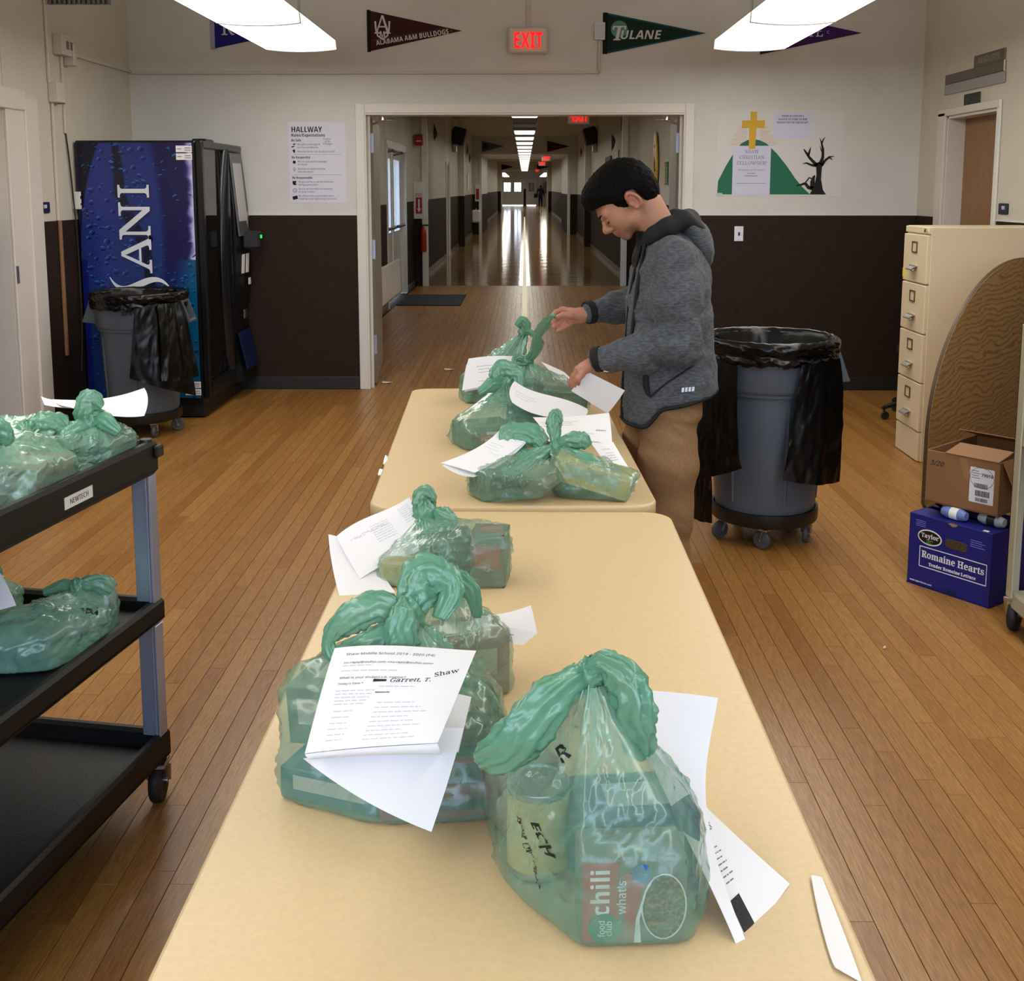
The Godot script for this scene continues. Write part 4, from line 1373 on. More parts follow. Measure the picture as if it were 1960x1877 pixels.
func build_cans():
	var r := trash_can(V(1.075, 0, -4.76), 0.0, "grey trash can with a black liner behind the man", 0.5)
	var film: Material = M.black_film
	liner_tail(r, [[V(0.07, 0.86, 0.315), V(0.17, 0.86, 0.30), V(0.27, 0.87, 0.19)], [V(0.04, 0.62, 0.335), V(0.17, 0.62, 0.345), V(0.30, 0.62, 0.20)], [V(0.0, 0.36, 0.34), V(0.15, 0.33, 0.36), V(0.285, 0.32, 0.22)]], film)
	liner_tail(r, [[V(-0.31, 0.86, 0.04), V(-0.26, 0.86, 0.17), V(-0.19, 0.84, 0.255)], [V(-0.36, 0.55, 0.08), V(-0.29, 0.55, 0.20), V(-0.20, 0.55, 0.27)], [V(-0.37, 0.30, 0.10), V(-0.29, 0.33, 0.22), V(-0.17, 0.40, 0.30)]], film)
	liner_tail(r, [[V(-0.33, 0.60, 0.02), V(-0.31, 0.60, 0.06), V(-0.28, 0.60, 0.12)], [V(-0.35, 0.35, 0.04), V(-0.32, 0.34, 0.09), V(-0.27, 0.35, 0.14)], [V(-0.34, 0.12, 0.06), V(-0.32, 0.10, 0.10), V(-0.27, 0.11, 0.16)]], film)
	var l := trash_can(V(-2.43, 0, -6.83), 0.0, "grey trash can with a black liner in front of the vending machine", 2.2)
	text("BRUTE", 0.055, V(0.10, 0.84, 0.272), M.black_ink, l, {"bold": true, "basis": Basis(Vector3.UP, 0.30), "depth": 0.004})
	for k in 3:
		obj("embossed_line", Geo.new().box(V(0.10, 0.79 - k * 0.014, 0.262), V(0.10, 0.004, 0.006), 0.0, Basis(Vector3.UP, 0.32)), M.can_grey, l)
	liner_tail(l, [[V(0.08, 0.86, 0.315), V(0.20, 0.87, 0.27), V(0.30, 0.87, 0.12)], [V(0.06, 0.64, 0.33), V(0.22, 0.66, 0.30), V(0.36, 0.62, 0.14)], [V(0.03, 0.42, 0.33), V(0.20, 0.36, 0.33), V(0.40, 0.28, 0.17)]], film)
	liner_tail(l, [[V(0.20, 0.88, 0.26), V(0.26, 0.88, 0.19), V(0.30, 0.88, 0.08)], [V(0.23, 0.7, 0.28), V(0.30, 0.70, 0.22), V(0.36, 0.7, 0.10)], [V(0.22, 0.40, 0.30), V(0.32, 0.38, 0.25), V(0.41, 0.40, 0.12)]], film)

func build_cabinet_corner():
	var cream := mk("cabinet_cream", Color(0.84, 0.775, 0.65), 0.4)
	var side := cream
	var t := thing("filing_cabinet", "tall cream steel filing cabinet with four drawers by the right wall", "filing cabinet", V(2.245, 0, -6.29))
	obj("body", Geo.new().span(V(0.012, 0.0, -0.19), V(0.675, 1.335, 0.19), 0.004), side, t)
	obj("top_strip", Geo.new().span(V(0.0, 1.297, -0.188), V(0.02, 1.333, 0.188), 0.003), cream, t)
	var y := 1.292
	for k in 4:
		var d := Node3D.new()
		d.name = "drawer"
		t.add_child(d, true)
		obj("drawer_front", Geo.new().span(V(-0.008, y - 0.276, -0.185), V(0.014, y - 0.003, 0.185), 0.004), cream, d)
		var cy := y - 0.075
		var fr := Geo.new()
		for s in [-1.0, 1.0]:
			fr.box(V(-0.011, cy, s * 0.036), V(0.008, 0.062, 0.006), 0.001)
			fr.box(V(-0.011, cy + s * 0.029, 0), V(0.008, 0.006, 0.076), 0.001)
		obj("card_holder", fr, mk("holder", Color(0.42, 0.37, 0.28), 0.35, {"metal": 0.7}), d)
		obj("card", Geo.new().box(V(-0.0088, cy, 0), V(0.002, 0.052, 0.066)), cream, d)
		var hy := y - 0.195
		obj("handle", Geo.new().grid(func(u, v): return V(-0.008 - 0.034 * sin(PI * v * 0.62), hy + 0.014 - 0.026 * v, (u - 0.5) * 0.11 * (1.0 - 0.15 * v)), 8, 6).box(V(-0.012, hy + 0.014, 0), V(0.012, 0.008, 0.11), 0.002).box(V(-0.030, hy - 0.008, 0), V(0.016, 0.010, 0.095), 0.003), mk("handle_nickel", Color(0.80, 0.79, 0.76), 0.25, {"metal": 0.7}), d)
		y -= 0.28
	obj("base_panel", Geo.new().span(V(-0.004, 0.004, -0.185), V(0.014, y - 0.004, 0.185), 0.003), cream, t)
	obj("lock", Geo.new().cyl(V(0.0, 1.315, 0.15), V(-0.012, 1.315, 0.15), 0.011, -1, 12), M.chrome, t)
	obj("yellow_label", Geo.new().span(V(-0.0095, 1.035, -0.183), V(-0.008, 1.085, -0.12)), mk("sticky", Color(0.88, 0.80, 0.42), 0.7), t)
	# office chair mostly behind the cabinet
	var ch := thing("office_chair", "black office chair on casters, half hidden behind the filing cabinet", "chair", V(2.70, 0, -7.3))
	for k in 5:
		var a := TAU * k / 5.0 + 0.1
		var e := V(-cos(a) * 0.27, 0, sin(a) * 0.27)
		obj("base_arm", Geo.new().tube([V(0, 0.13, 0), e * 0.6 + V(0, 0.115, 0), e + V(0, 0.085, 0)], [0.026, 0.02, 0.014], 8), M.black_plastic, ch)
		caster(ch, e + V(0, 0.085, 0), 0.028, a, M.black_plastic, M.rubber)
	obj("column", Geo.new().cyl(V(0, 0.1, 0), V(0, 0.42, 0), 0.025), M.black_plastic, ch)
	obj("seat", slab(0.32, 0.36, 0.09, 0.42, 0.50, 0.03), mk("chair_cloth", Color(0.03, 0.03, 0.035), 0.9), ch)
	obj("backrest", Geo.new().box(V(0.05, 0.75, -0.19), V(0.26, 0.38, 0.06), 0.028), M.chair_cloth, ch)
	obj("back_bar", Geo.new().tube([V(0, 0.40, -0.05), V(0.02, 0.42, -0.22), V(0.04, 0.72, -0.22)], 0.016, 8), M.black_plastic, ch)

func build_cart():
	var black := mk("cart_black", Color(0.020, 0.020, 0.022), 0.55, {"bump": noise_tex("fine", 256, 0.12, 3, 0.0, 1.0), "scale": V(4, 4, 4), "relief": 0.05})
	var t := thing("utility_cart", "black three-shelf utility cart with aluminium posts, holding green bags at the left", "cart", V(-0.895, 0, -2.605), -0.165)
	var W := 0.60
	var L := 1.0
	for q in [[0.117, 0.195, "shelf"], [0.478, 0.541, "shelf"], [0.856, 0.940, "shelf"]]:
		var s := Node3D.new()
		s.name = q[2]
		t.add_child(s, true)
		obj("tray", Geo.new().span(V(-W, q[0], 0), V(0, q[0] + 0.03, L), 0.012), black, s)
		var rim := Geo.new()
		rim.span(V(-W, q[0] + 0.005, 0), V(-W + 0.028, q[1], L), 0.008).span(V(-0.028, q[0] + 0.005, 0), V(0, q[1], L), 0.008)
		rim.span(V(-W + 0.02, q[0] + 0.005, 0), V(-0.02, q[1], 0.028), 0.008).span(V(-W + 0.02, q[0] + 0.005, L - 0.028), V(-0.02, q[1], L), 0.008)
		obj("rim", rim, black, s)
	for x in [-W + 0.03, -0.03]:
		for z in [0.03, L - 0.03]:
			var p := Geo.new()
			var sx := signf(x + W * 0.5)
			for yy in [[0.19, 0.48], [0.54, 0.858]]:
				p.span(V(x - 0.024, yy[0], z - 0.016), V(x + 0.020, yy[1], z + 0.014), 0.002)
				p.span(V(x + sx * 0.012, yy[0], z - 0.018), V(x + sx * 0.018, yy[1], z + 0.018), 0.001)
				p.span(V(x + sx * 0.026, yy[0], z - 0.018), V(x + sx * 0.020, yy[1], z + 0.018), 0.001)
			obj("post", p, M.alu, t)
			caster(t, V(x, 0.118, z), 0.056, PI / 2 + 0.25, M.steel, M.rubber)
	obj("label_sticker", Geo.new().span(V(0.0, 0.882, 0.30), V(0.0015, 0.908, 0.405)), M.white_plastic, t)
	text("NEWTECH", 0.0115, V(0.0016, 0.895, 0.352), M.ink, t, {"basis": Basis(Vector3.UP, PI / 2), "depth": 0.0006})
	obj("corner_cap", Geo.new().cyl(V(-0.022, 0.925, 0.022), V(-0.022, 0.946, 0.022), 0.018, 0.014, 14), M.black_plastic, t)
	obj("bumper", Geo.new().span(V(0.0, 0.90, -0.004), V(0.012, 0.93, 0.03), 0.004), M.black_plastic, t)
	obj("push_handle", Geo.new().tube(spline([V(-W + 0.04, 0.93, L), V(-W + 0.04, 1.0, L + 0.10), V(-W * 0.5, 1.02, L + 0.12), V(-0.04, 1.0, L + 0.10), V(-0.04, 0.93, L)]), 0.016, 10), black, t)

func disc(r: float, t: float, at: Vector3, seg := 28) -> Geo:      # flat round piece facing +z
	var p := PackedVector2Array()
	for i in seg:
		p.append(Vector2(cos(TAU * i / seg), sin(TAU * i / seg)) * r)
	return Geo.new().prism(p, t, Transform3D(Basis.IDENTITY, at))

func poly(pts: Array) -> PackedVector2Array:
	var p := PackedVector2Array()
	for q in pts:
		p.append(Vector2(q[0], q[1]))
	return p

func stroke(pts: Array, widths: Array) -> PackedVector2Array:      # outline of a tapering brush stroke
	var a := PackedVector2Array()
	var b := PackedVector2Array()
	var n := pts.size()
	for i in n:
		var p := Vector2(pts[i][0], pts[i][1])
		var q0: Array = pts[maxi(i - 1, 0)]
		var q1: Array = pts[mini(i + 1, n - 1)]
		var d: Vector2 = Vector2(q1[0] - q0[0], q1[1] - q0[1]).normalized().orthogonal() * widths[i] * 0.5
		a.append(p + d)
		b.append(p - d)
	b.reverse()
	return a + b

func plate(parent: Node, w: float, h: float, d: float, m: Material, called := "plate"):
	obj(called, Geo.new().box(V(0, 0, d * 0.5), V(w, h, d), minf(0.003, d * 0.4)), m, parent)

func flat_xf(x: float, y: float, z: float) -> Transform3D:
	return Transform3D(Basis.IDENTITY, V(x, y, z))

func build_wall_things():
	var z := WALL_Z + 0.001
	# college pennants
	var maroon := mk("pennant_maroon", Color(0.225, 0.075, 0.085), 0.95)
	var p = pennant(V(-1.158, 2.71, z), 0.69, 0.295, maroon, "maroon ALABAMA A&M BULLDOGS pennant above the doorway, left of the EXIT sign")
	var bk := mk("pennant_black", Color(0.04, 0.03, 0.035), 0.95)
	obj("header_band", Geo.new().box(V(-0.004, 0, 0.002), V(0.026, 0.305, 0.005)), bk, p)
	var wh := mk("pennant_white", Color(0.84, 0.83, 0.84), 0.9)
	text("A", 0.135, V(0.098, 0.045, 0.0035), wh, p, {"serif": true, "wide": 0.9})
	text("M", 0.048, V(0.098, -0.028, 0.0045), wh, p, {"bold": true, "wide": 0.8})
	obj("emblem", Geo.new().prism(stroke([[0.045, 0.07], [0.05, 0.0], [0.062, -0.035], [0.098, -0.062], [0.134, -0.035], [0.146, 0.0], [0.151, 0.07]], [0.014, 0.011, 0.011, 0.013, 0.011, 0.011, 0.014]), 0.0015, flat_xf(0, 0, 0.0035)), wh, p)
	var up := Basis(Vector3.BACK, 0.155)
	text("ALABAMA A&M BULLDOGS", 0.034, V(0.32, -0.046, 0.0035), wh, p, {"bold": true, "basis": up, "wide": 0.92})
	obj("stripe", Geo.new().box(V(0.305, -0.024, 0.0035), V(0.56, 0.004, 0.001), 0.0, up), mk("pennant_pink", Color(0.42, 0.24, 0.25), 0.9), p)
	obj("dot", disc(0.009, 0.001, V(0.612, 0.0, 0.0035), 12), M.pennant_pink, p)
	var gr := mk("pennant_green", Color(0.03, 0.16, 0.13), 0.95)
	p = pennant(V(0.597, 2.69, z), 0.75, 0.30, gr, "dark green TULANE pennant above the doorway, right of the EXIT sign")
	obj("border", Geo.new().prism(poly([[0.0, 0.15], [0.75, 0.0], [0.0, -0.15], [0.0, -0.138], [0.70, 0.0], [0.0, 0.138]]), 0.001, flat_xf(0, 0, 0.003)), mk("pennant_teal", Color(0.06, 0.30, 0.38), 0.95), p)
	obj("header_band", Geo.new().box(V(0.0, 0, 0.002), V(0.034, 0.30, 0.005)), mk("pennant_dark", Color(0.02, 0.06, 0.055), 0.95), p)
	obj("moon", disc(0.062, 0.001, V(0.105, 0.03, 0.003)), mk("pennant_mint", Color(0.36, 0.55, 0.50), 0.95), p)
	text("T", 0.105, V(0.095, 0.0, 0.0045), wh, p, {"bold": true, "serif": true, "wide": 1.05, "slant": 0.22})
	text("ULANE", 0.062, V(0.265, -0.012, 0.0045), wh, p, {"bold": true, "wide": 1.1, "slant": 0.22})
	var roy := mk("pennant_blue", Color(0.075, 0.10, 0.48), 0.95)
	p = pennant(V(-2.32, 2.735, z), 0.75, 0.30, roy, "royal blue pennant half hidden behind the left pendant light")
	obj("header_band", Geo.new().box(V(-0.012, 0, 0.002), V(0.034, 0.315, 0.005)), mk("pennant_lilac", Color(0.62, 0.61, 0.72), 0.95), p)
	text("R", 0.11, V(0.10, 0.0, 0.0035), wh, p, {"serif": true})
	var pur := mk("pennant_purple", Color(0.23, 0.10, 0.37), 0.95)
	p = pennant(V(1.75, 2.69, z), 0.75, 0.31, pur, "purple pennant half hidden behind the right pendant light")
	text("STATE", 0.075, V(0.32, 0.01, 0.0035), wh, p, {"serif": true, "wide": 0.9})
	text("C", 0.022, V(0.50, 0.005, 0.0035), M.pennant_lilac, p, {"bold": true})
	# EXIT sign over the doorway
	exit_sign(V(0.024, 2.636, WALL_Z + 0.032), "lit red EXIT sign on the wall above the doorway", false, 0.0)
	var cd := mk("raceway", Color(0.78, 0.755, 0.715), 0.5)
	var ct := thing("conduit", "thin painted cable raceway running along the far wall to the outlet box", "conduit", V(0, 0, z))
	obj("run", Geo.new().span(V(-2.95, 2.395, 0), V(0.56, 2.418, 0.016), 0.004), cd, ct)
	obj("riser", Geo.new().span(V(0.545, 2.40, 0), V(0.565, 2.64, 0.016), 0.004), cd, ct)
	ct = thing("conduit", "thin vertical cable raceway above the EXIT sign", "conduit", V(0, 0, z))
	obj("riser", Geo.new().span(V(0.013, 2.73, 0), V(0.035, 3.8, 0.018), 0.004), cd, ct)
	var ob := thing("outlet_box", "white outlet box on the far wall beside the green pennant", "outlet", V(0.556, 2.703, z))
	plate(ob, 0.078, 0.125, 0.035, M.white_plastic, "box")
	obj("face_plate", Geo.new().box(V(0, 0, 0.037), V(0.062, 0.105, 0.006), 0.002), mk("plate_pale", Color(0.80, 0.81, 0.86), 0.35), ob)
	for y in [-0.035, 0.035]:
		obj("screw", disc(0.004, 0.002, V(0, y, 0.040), 10), M.steel, ob)
	var sw := thing("light_switch", "white light switch on the brown wainscot right of the doorway", "light switch", V(1.629, 1.207, WALL_Z + 0.008))
	plate(sw, 0.068, 0.112, 0.006, mk("switch_white", Color(0.88, 0.90, 0.95), 0.35))
	obj("toggle", Geo.new().box(V(0, 0.0, 0.012), V(0.012, 0.026, 0.016), 0.002, Basis(Vector3.RIGHT, 0.4)), mk("switch_dark", Color(0.20, 0.22, 0.30), 0.4), sw)
	for y in [-0.04, 0.04]:
		obj("screw", disc(0.003, 0.001, V(0, y, 0.006), 8), M.steel, sw)
	# HALLWAY rules poster
	var hp := thing("rules_poster", "white HALLWAY Rules/Expectations poster left of the doorway", "poster", V(-1.569, 1.743, z))
	plate(hp, 0.434, 0.606, 0.001, mk("poster_white", Color(0.84, 0.84, 0.90), 0.6), "sheet")
	var L := HORIZONTAL_ALIGNMENT_LEFT
	var tz := 0.0015
	text("HALLWAY", 0.040, V(-0.195, 0.245, tz), M.black_ink, hp, {"bold": true, "align": L, "wide": 0.92})
	text("Rules/Expectations", 0.021, V(-0.195, 0.203, tz), M.black_ink, hp, {"bold": true, "align": L, "wide": 0.95})
	var y0 := 0.165
	for ln in [["Be Safe", 0.017, 0.0, true], ["We walk on the right &", 0.0135, 0.030, false], ["use the roundabouts", 0.0135, 0.052, false], ["We keep hands, feet, & objects to self", 0.0135, 0.083, false], ["Be Respectful", 0.017, 0.128, true], ["We use appropriate language", 0.0135, 0.158, false], ["& Volume", 0.0135, 0.180, false], ["We listen to adults & follow", 0.0135, 0.213, false], ["their directions", 0.0135, 0.235, false], ["Be Responsible", 0.017, 0.280, true], ["We get a drink or use the bathroom", 0.0135, 0.310, false], ["during passing time", 0.0135, 0.332, false], ["We are on time with our materials", 0.0135, 0.363, false], ["& ready to learn", 0.0135, 0.385, false], ["We always have a pass visible when", 0.0135, 0.416, false], ["traveling in the halls during class time", 0.0135, 0.438, false]]:
		text(ln[0], ln[1], V(-0.195 if ln[3] else -0.150, y0 - ln[2], tz), M.ink if ln[3] else mk("poster_grey", Color(0.40, 0.40, 0.50), 0.8), hp, {"bold": ln[3], "align": L, "wide": 0.90})
	text("Home", 0.014, V(0.075, 0.175, tz), M.poster_grey, hp, {"serif": true, "slant": 0.2})
	text("of the", 0.012, V(0.080, 0.157, tz), M.poster_grey, hp, {"serif": true, "slant": 0.2})
	text("Vikings", 0.014, V(0.080, 0.139, tz), M.poster_grey, hp, {"serif": true, "slant": 0.2})
	for yy in [0.060, -0.093]:
		obj("rule", Geo.new().box(V(0.0, yy, tz), V(0.36, 0.0015, 0.0005)), M.poster_grey, hp)
	var ic: Material = M.black_ink
	obj("icon", Geo.new().prism(stroke([[-0.193, 0.115], [-0.172, 0.121]], [0.009, 0.007]), 0.0008, flat_xf(0, 0, tz)).prism(stroke([[-0.182, 0.133], [-0.163, 0.139]], [0.009, 0.007]), 0.0008, flat_xf(0, 0, tz)), ic, hp)
	obj("icon", Geo.new().prism(poly([[-0.192, 0.096], [-0.186, 0.090], [-0.178, 0.098], [-0.172, 0.094], [-0.168, 0.100], [-0.168, 0.074], [-0.174, 0.070], [-0.182, 0.080]]), 0.0008, flat_xf(0, 0, tz)), ic, hp)
	obj("icon", disc(0.012, 0.0008, V(-0.176, 0.002, tz), 16), ic, hp)
	obj("icon", Geo.new().tube([V(-0.180, -0.060, tz), V(-0.184, -0.048, tz), V(-0.176, -0.040, tz), V(-0.168, -0.048, tz), V(-0.172, -0.058, tz), V(-0.180, -0.068, tz)], 0.0015, 5), ic, hp)
	obj("icon", Geo.new().prism(poly([[-0.192, -0.140], [-0.166, -0.138], [-0.164, -0.150], [-0.172, -0.156], [-0.160, -0.162], [-0.172, -0.172], [-0.190, -0.166], [-0.194, -0.150]]), 0.0008, flat_xf(0, 0, tz)), ic, hp)
	var ring := []
	for i in 19:
		ring.append(V(-0.177 + 0.014 * cos(TAU * i / 18), -0.210 + 0.014 * sin(TAU * i / 18), tz))
	obj("icon", Geo.new().tube(ring, 0.0015, 5).tube([V(-0.177, -0.203, tz), V(-0.177, -0.210, tz), V(-0.171, -0.212, tz)], 0.0012, 5), ic, hp)
	obj("icon", Geo.new().box(V(-0.176, -0.265, tz), V(0.038, 0.026, 0.001), 0.0, Basis(Vector3.BACK, 0.25)), ic, hp)
	# fellowship poster of cut paper
	var fp := thing("fellowship_poster", "cut-paper SHAW CHRISTIAN FELLOWSHIP poster with a green hill and yellow cross", "poster", V(1.92, 1.808, z))
	plate(fp, 0.95, 0.64, 0.001, mk("poster_cream", Color(0.83, 0.825, 0.82), 0.65), "backing_sheet")
	obj("hill", Geo.new().prism(poly([[-0.462, -0.305], [-0.457, -0.205], [-0.40, -0.09], [-0.335, 0.02], [-0.29, 0.075], [-0.245, 0.10], [-0.20, 0.108], [-0.15, 0.098], [-0.10, 0.075], [-0.02, 0.0], [0.06, -0.095], [0.12, -0.18], [0.175, -0.245], [0.24, -0.305]]), 0.0012, flat_xf(0, 0, 0.001)), mk("paper_green", Color(0.13, 0.42, 0.32), 0.75), fp)
	var rays := Geo.new()
	for i in 14:
		var yy := 0.20 - i * 0.0105
		for s in [-1.0, 1.0]:
			var x0: float = -0.20 + s * 0.05
			var x1: float = -0.20 + s * (0.10 + 0.006 * i + 0.012 * sin(i * 2.3))
			if yy < 0.085 and absf(x1 + 0.2) < 0.13:
				continue
			rays.box(V((x0 + x1) * 0.5, yy, 0.0012), V(absf(x1 - x0), 0.003, 0.0006), 0.0, Basis(Vector3.BACK, 0.05 * sin(i * 1.7)))
	obj("crayon_rays", rays, mk("crayon", Color(0.82, 0.66, 0.52), 0.85), fp)
	obj("flyer", Geo.new().box(V(-0.208, -0.125, 0.0026), V(0.285, 0.365, 0.0008)), mk("flyer_white", Color(0.80, 0.81, 0.90), 0.65), fp)
	obj("cross", Geo.new().prism(poly([[-0.233, 0.035], [-0.233, 0.19], [-0.290, 0.19], [-0.287, 0.245], [-0.226, 0.245], [-0.226, 0.310], [-0.178, 0.310], [-0.178, 0.245], [-0.118, 0.245], [-0.118, 0.19], [-0.180, 0.19], [-0.185, 0.035]]), 0.0012, flat_xf(0, 0, 0.0032)), mk("paper_yellow", Color(0.82, 0.66, 0.20), 0.75), fp)
	obj("text_sheet", Geo.new().box(V(0.09, 0.21, 0.0014), V(0.28, 0.20, 0.0008)), M.flyer_white, fp)
	var fy := 0.0
	for ln in [["SHAW", 0.026, 0.015], ["CHRISTIAN", 0.026, -0.028], ["FELLOWSHIP", 0.026, -0.071]]:
		text(ln[0], ln[1], V(-0.208, ln[2], 0.0031), M.faint_ink, fp, {"serif": true, "wide": 0.95})
	text("THURSDAYS AFTER SCHOOL", 0.012, V(-0.208, -0.123, 0.0031), M.faint_ink, fp, {"serif": true, "wide": 0.9})
	for q in [[-0.148, 0.030], [-0.166, 0.05]]:
		var x: float = -0.208 - q[1]
		var tb := Geo.new()
		while x < -0.208 + q[1] - 0.004:
			tb.box(V(x + 0.0025, q[0], 0.0031), V(0.004, 0.007, 0.0005))
			x += 0.0062
		obj("small_print", tb, M.faint_ink, fp)
	obj("rule", Geo.new().box(V(-0.208, -0.222, 0.0031), V(0.22, 0.003, 0.0005)), M.faint_ink, fp)
	for ln in [["THERE IS ALWAYS A", 0.278], ["CHANCE TO COME TO HIM", 0.254], ["WHENEVER YOU ARE READY", 0.230]]:
		text(ln[0], 0.0135, V(0.09, ln[1], 0.0019), M.ink, fp, {"bold": true, "serif": true, "wide": 0.85})
	var bp := mk("paper_black", Color(0.05, 0.05, 0.065), 0.8)
	var tg := Geo.new()
	var zf := flat_xf(0, 0, 0.0024)
	tg.prism(poly([[0.235, -0.305], [0.27, -0.245], [0.283, -0.16], [0.278, -0.10], [0.262, -0.078], [0.30, -0.062], [0.325, -0.078], [0.338, -0.06], [0.322, -0.10], [0.318, -0.19], [0.335, -0.27], [0.36, -0.305]]), 0.001, zf)
	tg.prism(stroke([[0.285, -0.09], [0.255, -0.06], [0.225, -0.03], [0.19, 0.02], [0.178, 0.035]], [0.030, 0.022, 0.02, 0.014, 0.002]), 0.001, zf)
	tg.prism(stroke([[0.215, -0.015], [0.225, 0.02], [0.232, 0.05]], [0.02, 0.014, 0.002]), 0.001, zf)
	tg.prism(stroke([[0.275, -0.09], [0.24, -0.085], [0.205, -0.07], [0.172, -0.075]], [0.02, 0.016, 0.012, 0.002]), 0.001, zf)
	tg.prism(stroke([[0.308, -0.08], [0.325, -0.03], [0.325, 0.03], [0.312, 0.08], [0.298, 0.115]], [0.03, 0.022, 0.018, 0.012, 0.002]), 0.001, zf)
	tg.prism(stroke([[0.315, 0.075], [0.322, 0.10], [0.338, 0.122]], [0.012, 0.010, 0.002]), 0.001, zf)
	tg.prism(stroke([[0.326, 0.0], [0.310, 0.03], [0.300, 0.06]], [0.012, 0.008, 0.001]), 0.001, zf)
	tg.prism(stroke([[0.318, -0.09], [0.345, -0.05], [0.375, -0.025], [0.412, -0.02]], [0.024, 0.018, 0.014, 0.002]), 0.001, zf)
	tg.prism(stroke([[0.37, -0.028], [0.39, -0.04], [0.40, -0.05]], [0.010, 0.008, 0.002]), 0.001, zf)
	obj("tree_cutout", tg, bp, fp)
	var sg := Geo.new()
	sg.prism(poly([[0.262, -0.165], [0.272, -0.158], [0.275, -0.172], [0.27, -0.182], [0.258, -0.182], [0.252, -0.172]]), 0.001, flat_xf(0, 0, 0.0026))
	sg.prism(stroke([[0.262, -0.178], [0.255, -0.21], [0.262, -0.26]], [0.018, 0.035, 0.045]), 0.001, flat_xf(0, 0, 0.0026))
	sg.prism(stroke([[0.262, -0.262], [0.225, -0.252], [0.20, -0.222], [0.17, -0.232], [0.135, -0.238]], [0.03, 0.026, 0.024, 0.016, 0.008]), 0.001, flat_xf(0, 0, 0.0026))
	sg.prism(stroke([[0.255, -0.188], [0.228, -0.180], [0.205, -0.212]], [0.012, 0.010, 0.010]), 0.001, flat_xf(0, 0, 0.0028))
	obj("sitting_figure_cutout", sg, bp, fp)
	obj("tape", Geo.new().box(V(-0.445, -0.305, 0.002), V(0.045, 0.022, 0.0008)), mk("tape_pale", Color(0.74, 0.74, 0.72), 0.3), fp)
	# left wall
	var lx := -SIDE_X + 0.001
	var rot := PI / 2
	var lb := thing("cable_box", "cream cable box with two gray sockets high on the left wall", "cable box", V(lx, 2.45, -7.12), rot)
	plate(lb, 0.20, 0.13, 0.06, cd, "box")
	obj("socket", Geo.new().box(V(-0.02, 0, 0.062), V(0.035, 0.05, 0.006)).box(V(0.045, 0, 0.062), V(0.035, 0.05, 0.006)), mk("socket_grey", Color(0.45, 0.43, 0.40), 0.5), lb)
	obj("side_box", Geo.new().box(V(0.075, -0.05, 0.035), V(0.05, 0.14, 0.07), 0.004), cd, lb)
	lb = thing("junction_box", "cream junction box with a switch plate on the left wall above the room sign", "junction box", V(lx, 2.145, -6.97), rot)
	plate(lb, 0.115, 0.125, 0.06, cd, "box")
	obj("switch_plate", Geo.new().box(V(0.06, -0.01, 0.03), V(0.004, 0.115, 0.05)), mk("socket_grey", Color(0.45, 0.43, 0.40), 0.5), lb)
	ct = thing("conduit", "vertical cable raceways dropping from the boxes down the left wall", "conduit", V(lx, 0, 0))
	obj("riser", Geo.new().span(V(0, 2.2, -6.935), V(0.018, 3.8, -6.905), 0.004), cd, ct)
	obj("riser", Geo.new().span(V(0, 1.345, -6.955), V(0.018, 2.09, -6.93), 0.004), cd, ct)
	obj("riser", Geo.new().span(V(0, 1.9, -7.13), V(0.016, 2.39, -7.11), 0.003), cd, ct)
	obj("drop", Geo.new().span(V(0.008, 0.48, -6.955), V(0.026, 1.345, -6.925), 0.004), mk("wood_strip", Color(0.55, 0.40, 0.28), 0.5), ct)
	obj("run", Geo.new().span(V(0, 2.405, WALL_Z), V(0.016, 2.428, -7.2), 0.004), cd, ct)
	obj("cable", Geo.new().tube(spline([V(0.006, 1.9, -7.13), V(0.01, 1.75, -7.15), V(0.012, 1.5, -7.18), V(0.02, 1.2, -7.19), V(0.03, 0.7, -7.17), V(0.03, 0.35, -7.12)]), 0.005, 6), M.black_plastic, ct)
	var wo := thing("wall_outlet", "pale wall outlet beside the vending machine's left edge", "outlet", V(lx, 1.47, -7.205), rot)
	plate(wo, 0.03, 0.115, 0.05, M.white_plastic, "box")
	obj("socket", Geo.new().box(V(0, 0.02, 0.051), V(0.012, 0.02, 0.003)).box(V(0, -0.025, 0.051), V(0.012, 0.014, 0.003)), M.black_plastic, wo)
	var blue := mk("plate_navy", Color(0.055, 0.075, 0.24), 0.35)
	for q in [[lx, 1.431, -6.765, rot, "100", "navy room number 100 plate on the left wall"], [SIDE_X - 0.001, 1.423, -6.842, -rot, "101", "navy room number 101 plate on the right wall"]]:
		var rp := thing("room_plate", q[5], "room sign", V(q[0], q[1], q[2]), q[3])
		obj("plate", Geo.new().prism(round_rect(0.135, 0.068, 0.010, 4), 0.006), blue, rp)
		text(q[4], 0.022, V(0, 0.006, 0.0062), M.white_ink, rp, {"bold": true})
	# right wall signs above the door
	var rx := SIDE_X - 0.001
	var pg := mk("plaque", Color(0.40, 0.37, 0.33), 0.35, {"metal": 0.3})
	var rs := thing("name_plaque", "engraved grey name plaque above the right-hand door, topmost of the three", "sign", V(rx, 2.372, -7.178), -rot)
	plate(rs, 0.47, 0.078, 0.008, pg)
	text("MR ROSLITTER", 0.036, V(0, 0, 0.0085), mk("plaque_ink", Color(0.56, 0.53, 0.49), 0.4), rs, {"bold": true, "wide": 0.95})
	rs = thing("name_plaque", "long blank dark plaque above the right-hand door", "sign", V(rx, 2.302, -7.415), -rot)
	plate(rs, 0.97, 0.066, 0.008, pg)
	obj("side_edge", Geo.new().box(V(0.478, 0, 0.006), V(0.012, 0.066, 0.010)), M.white_plastic, rs)
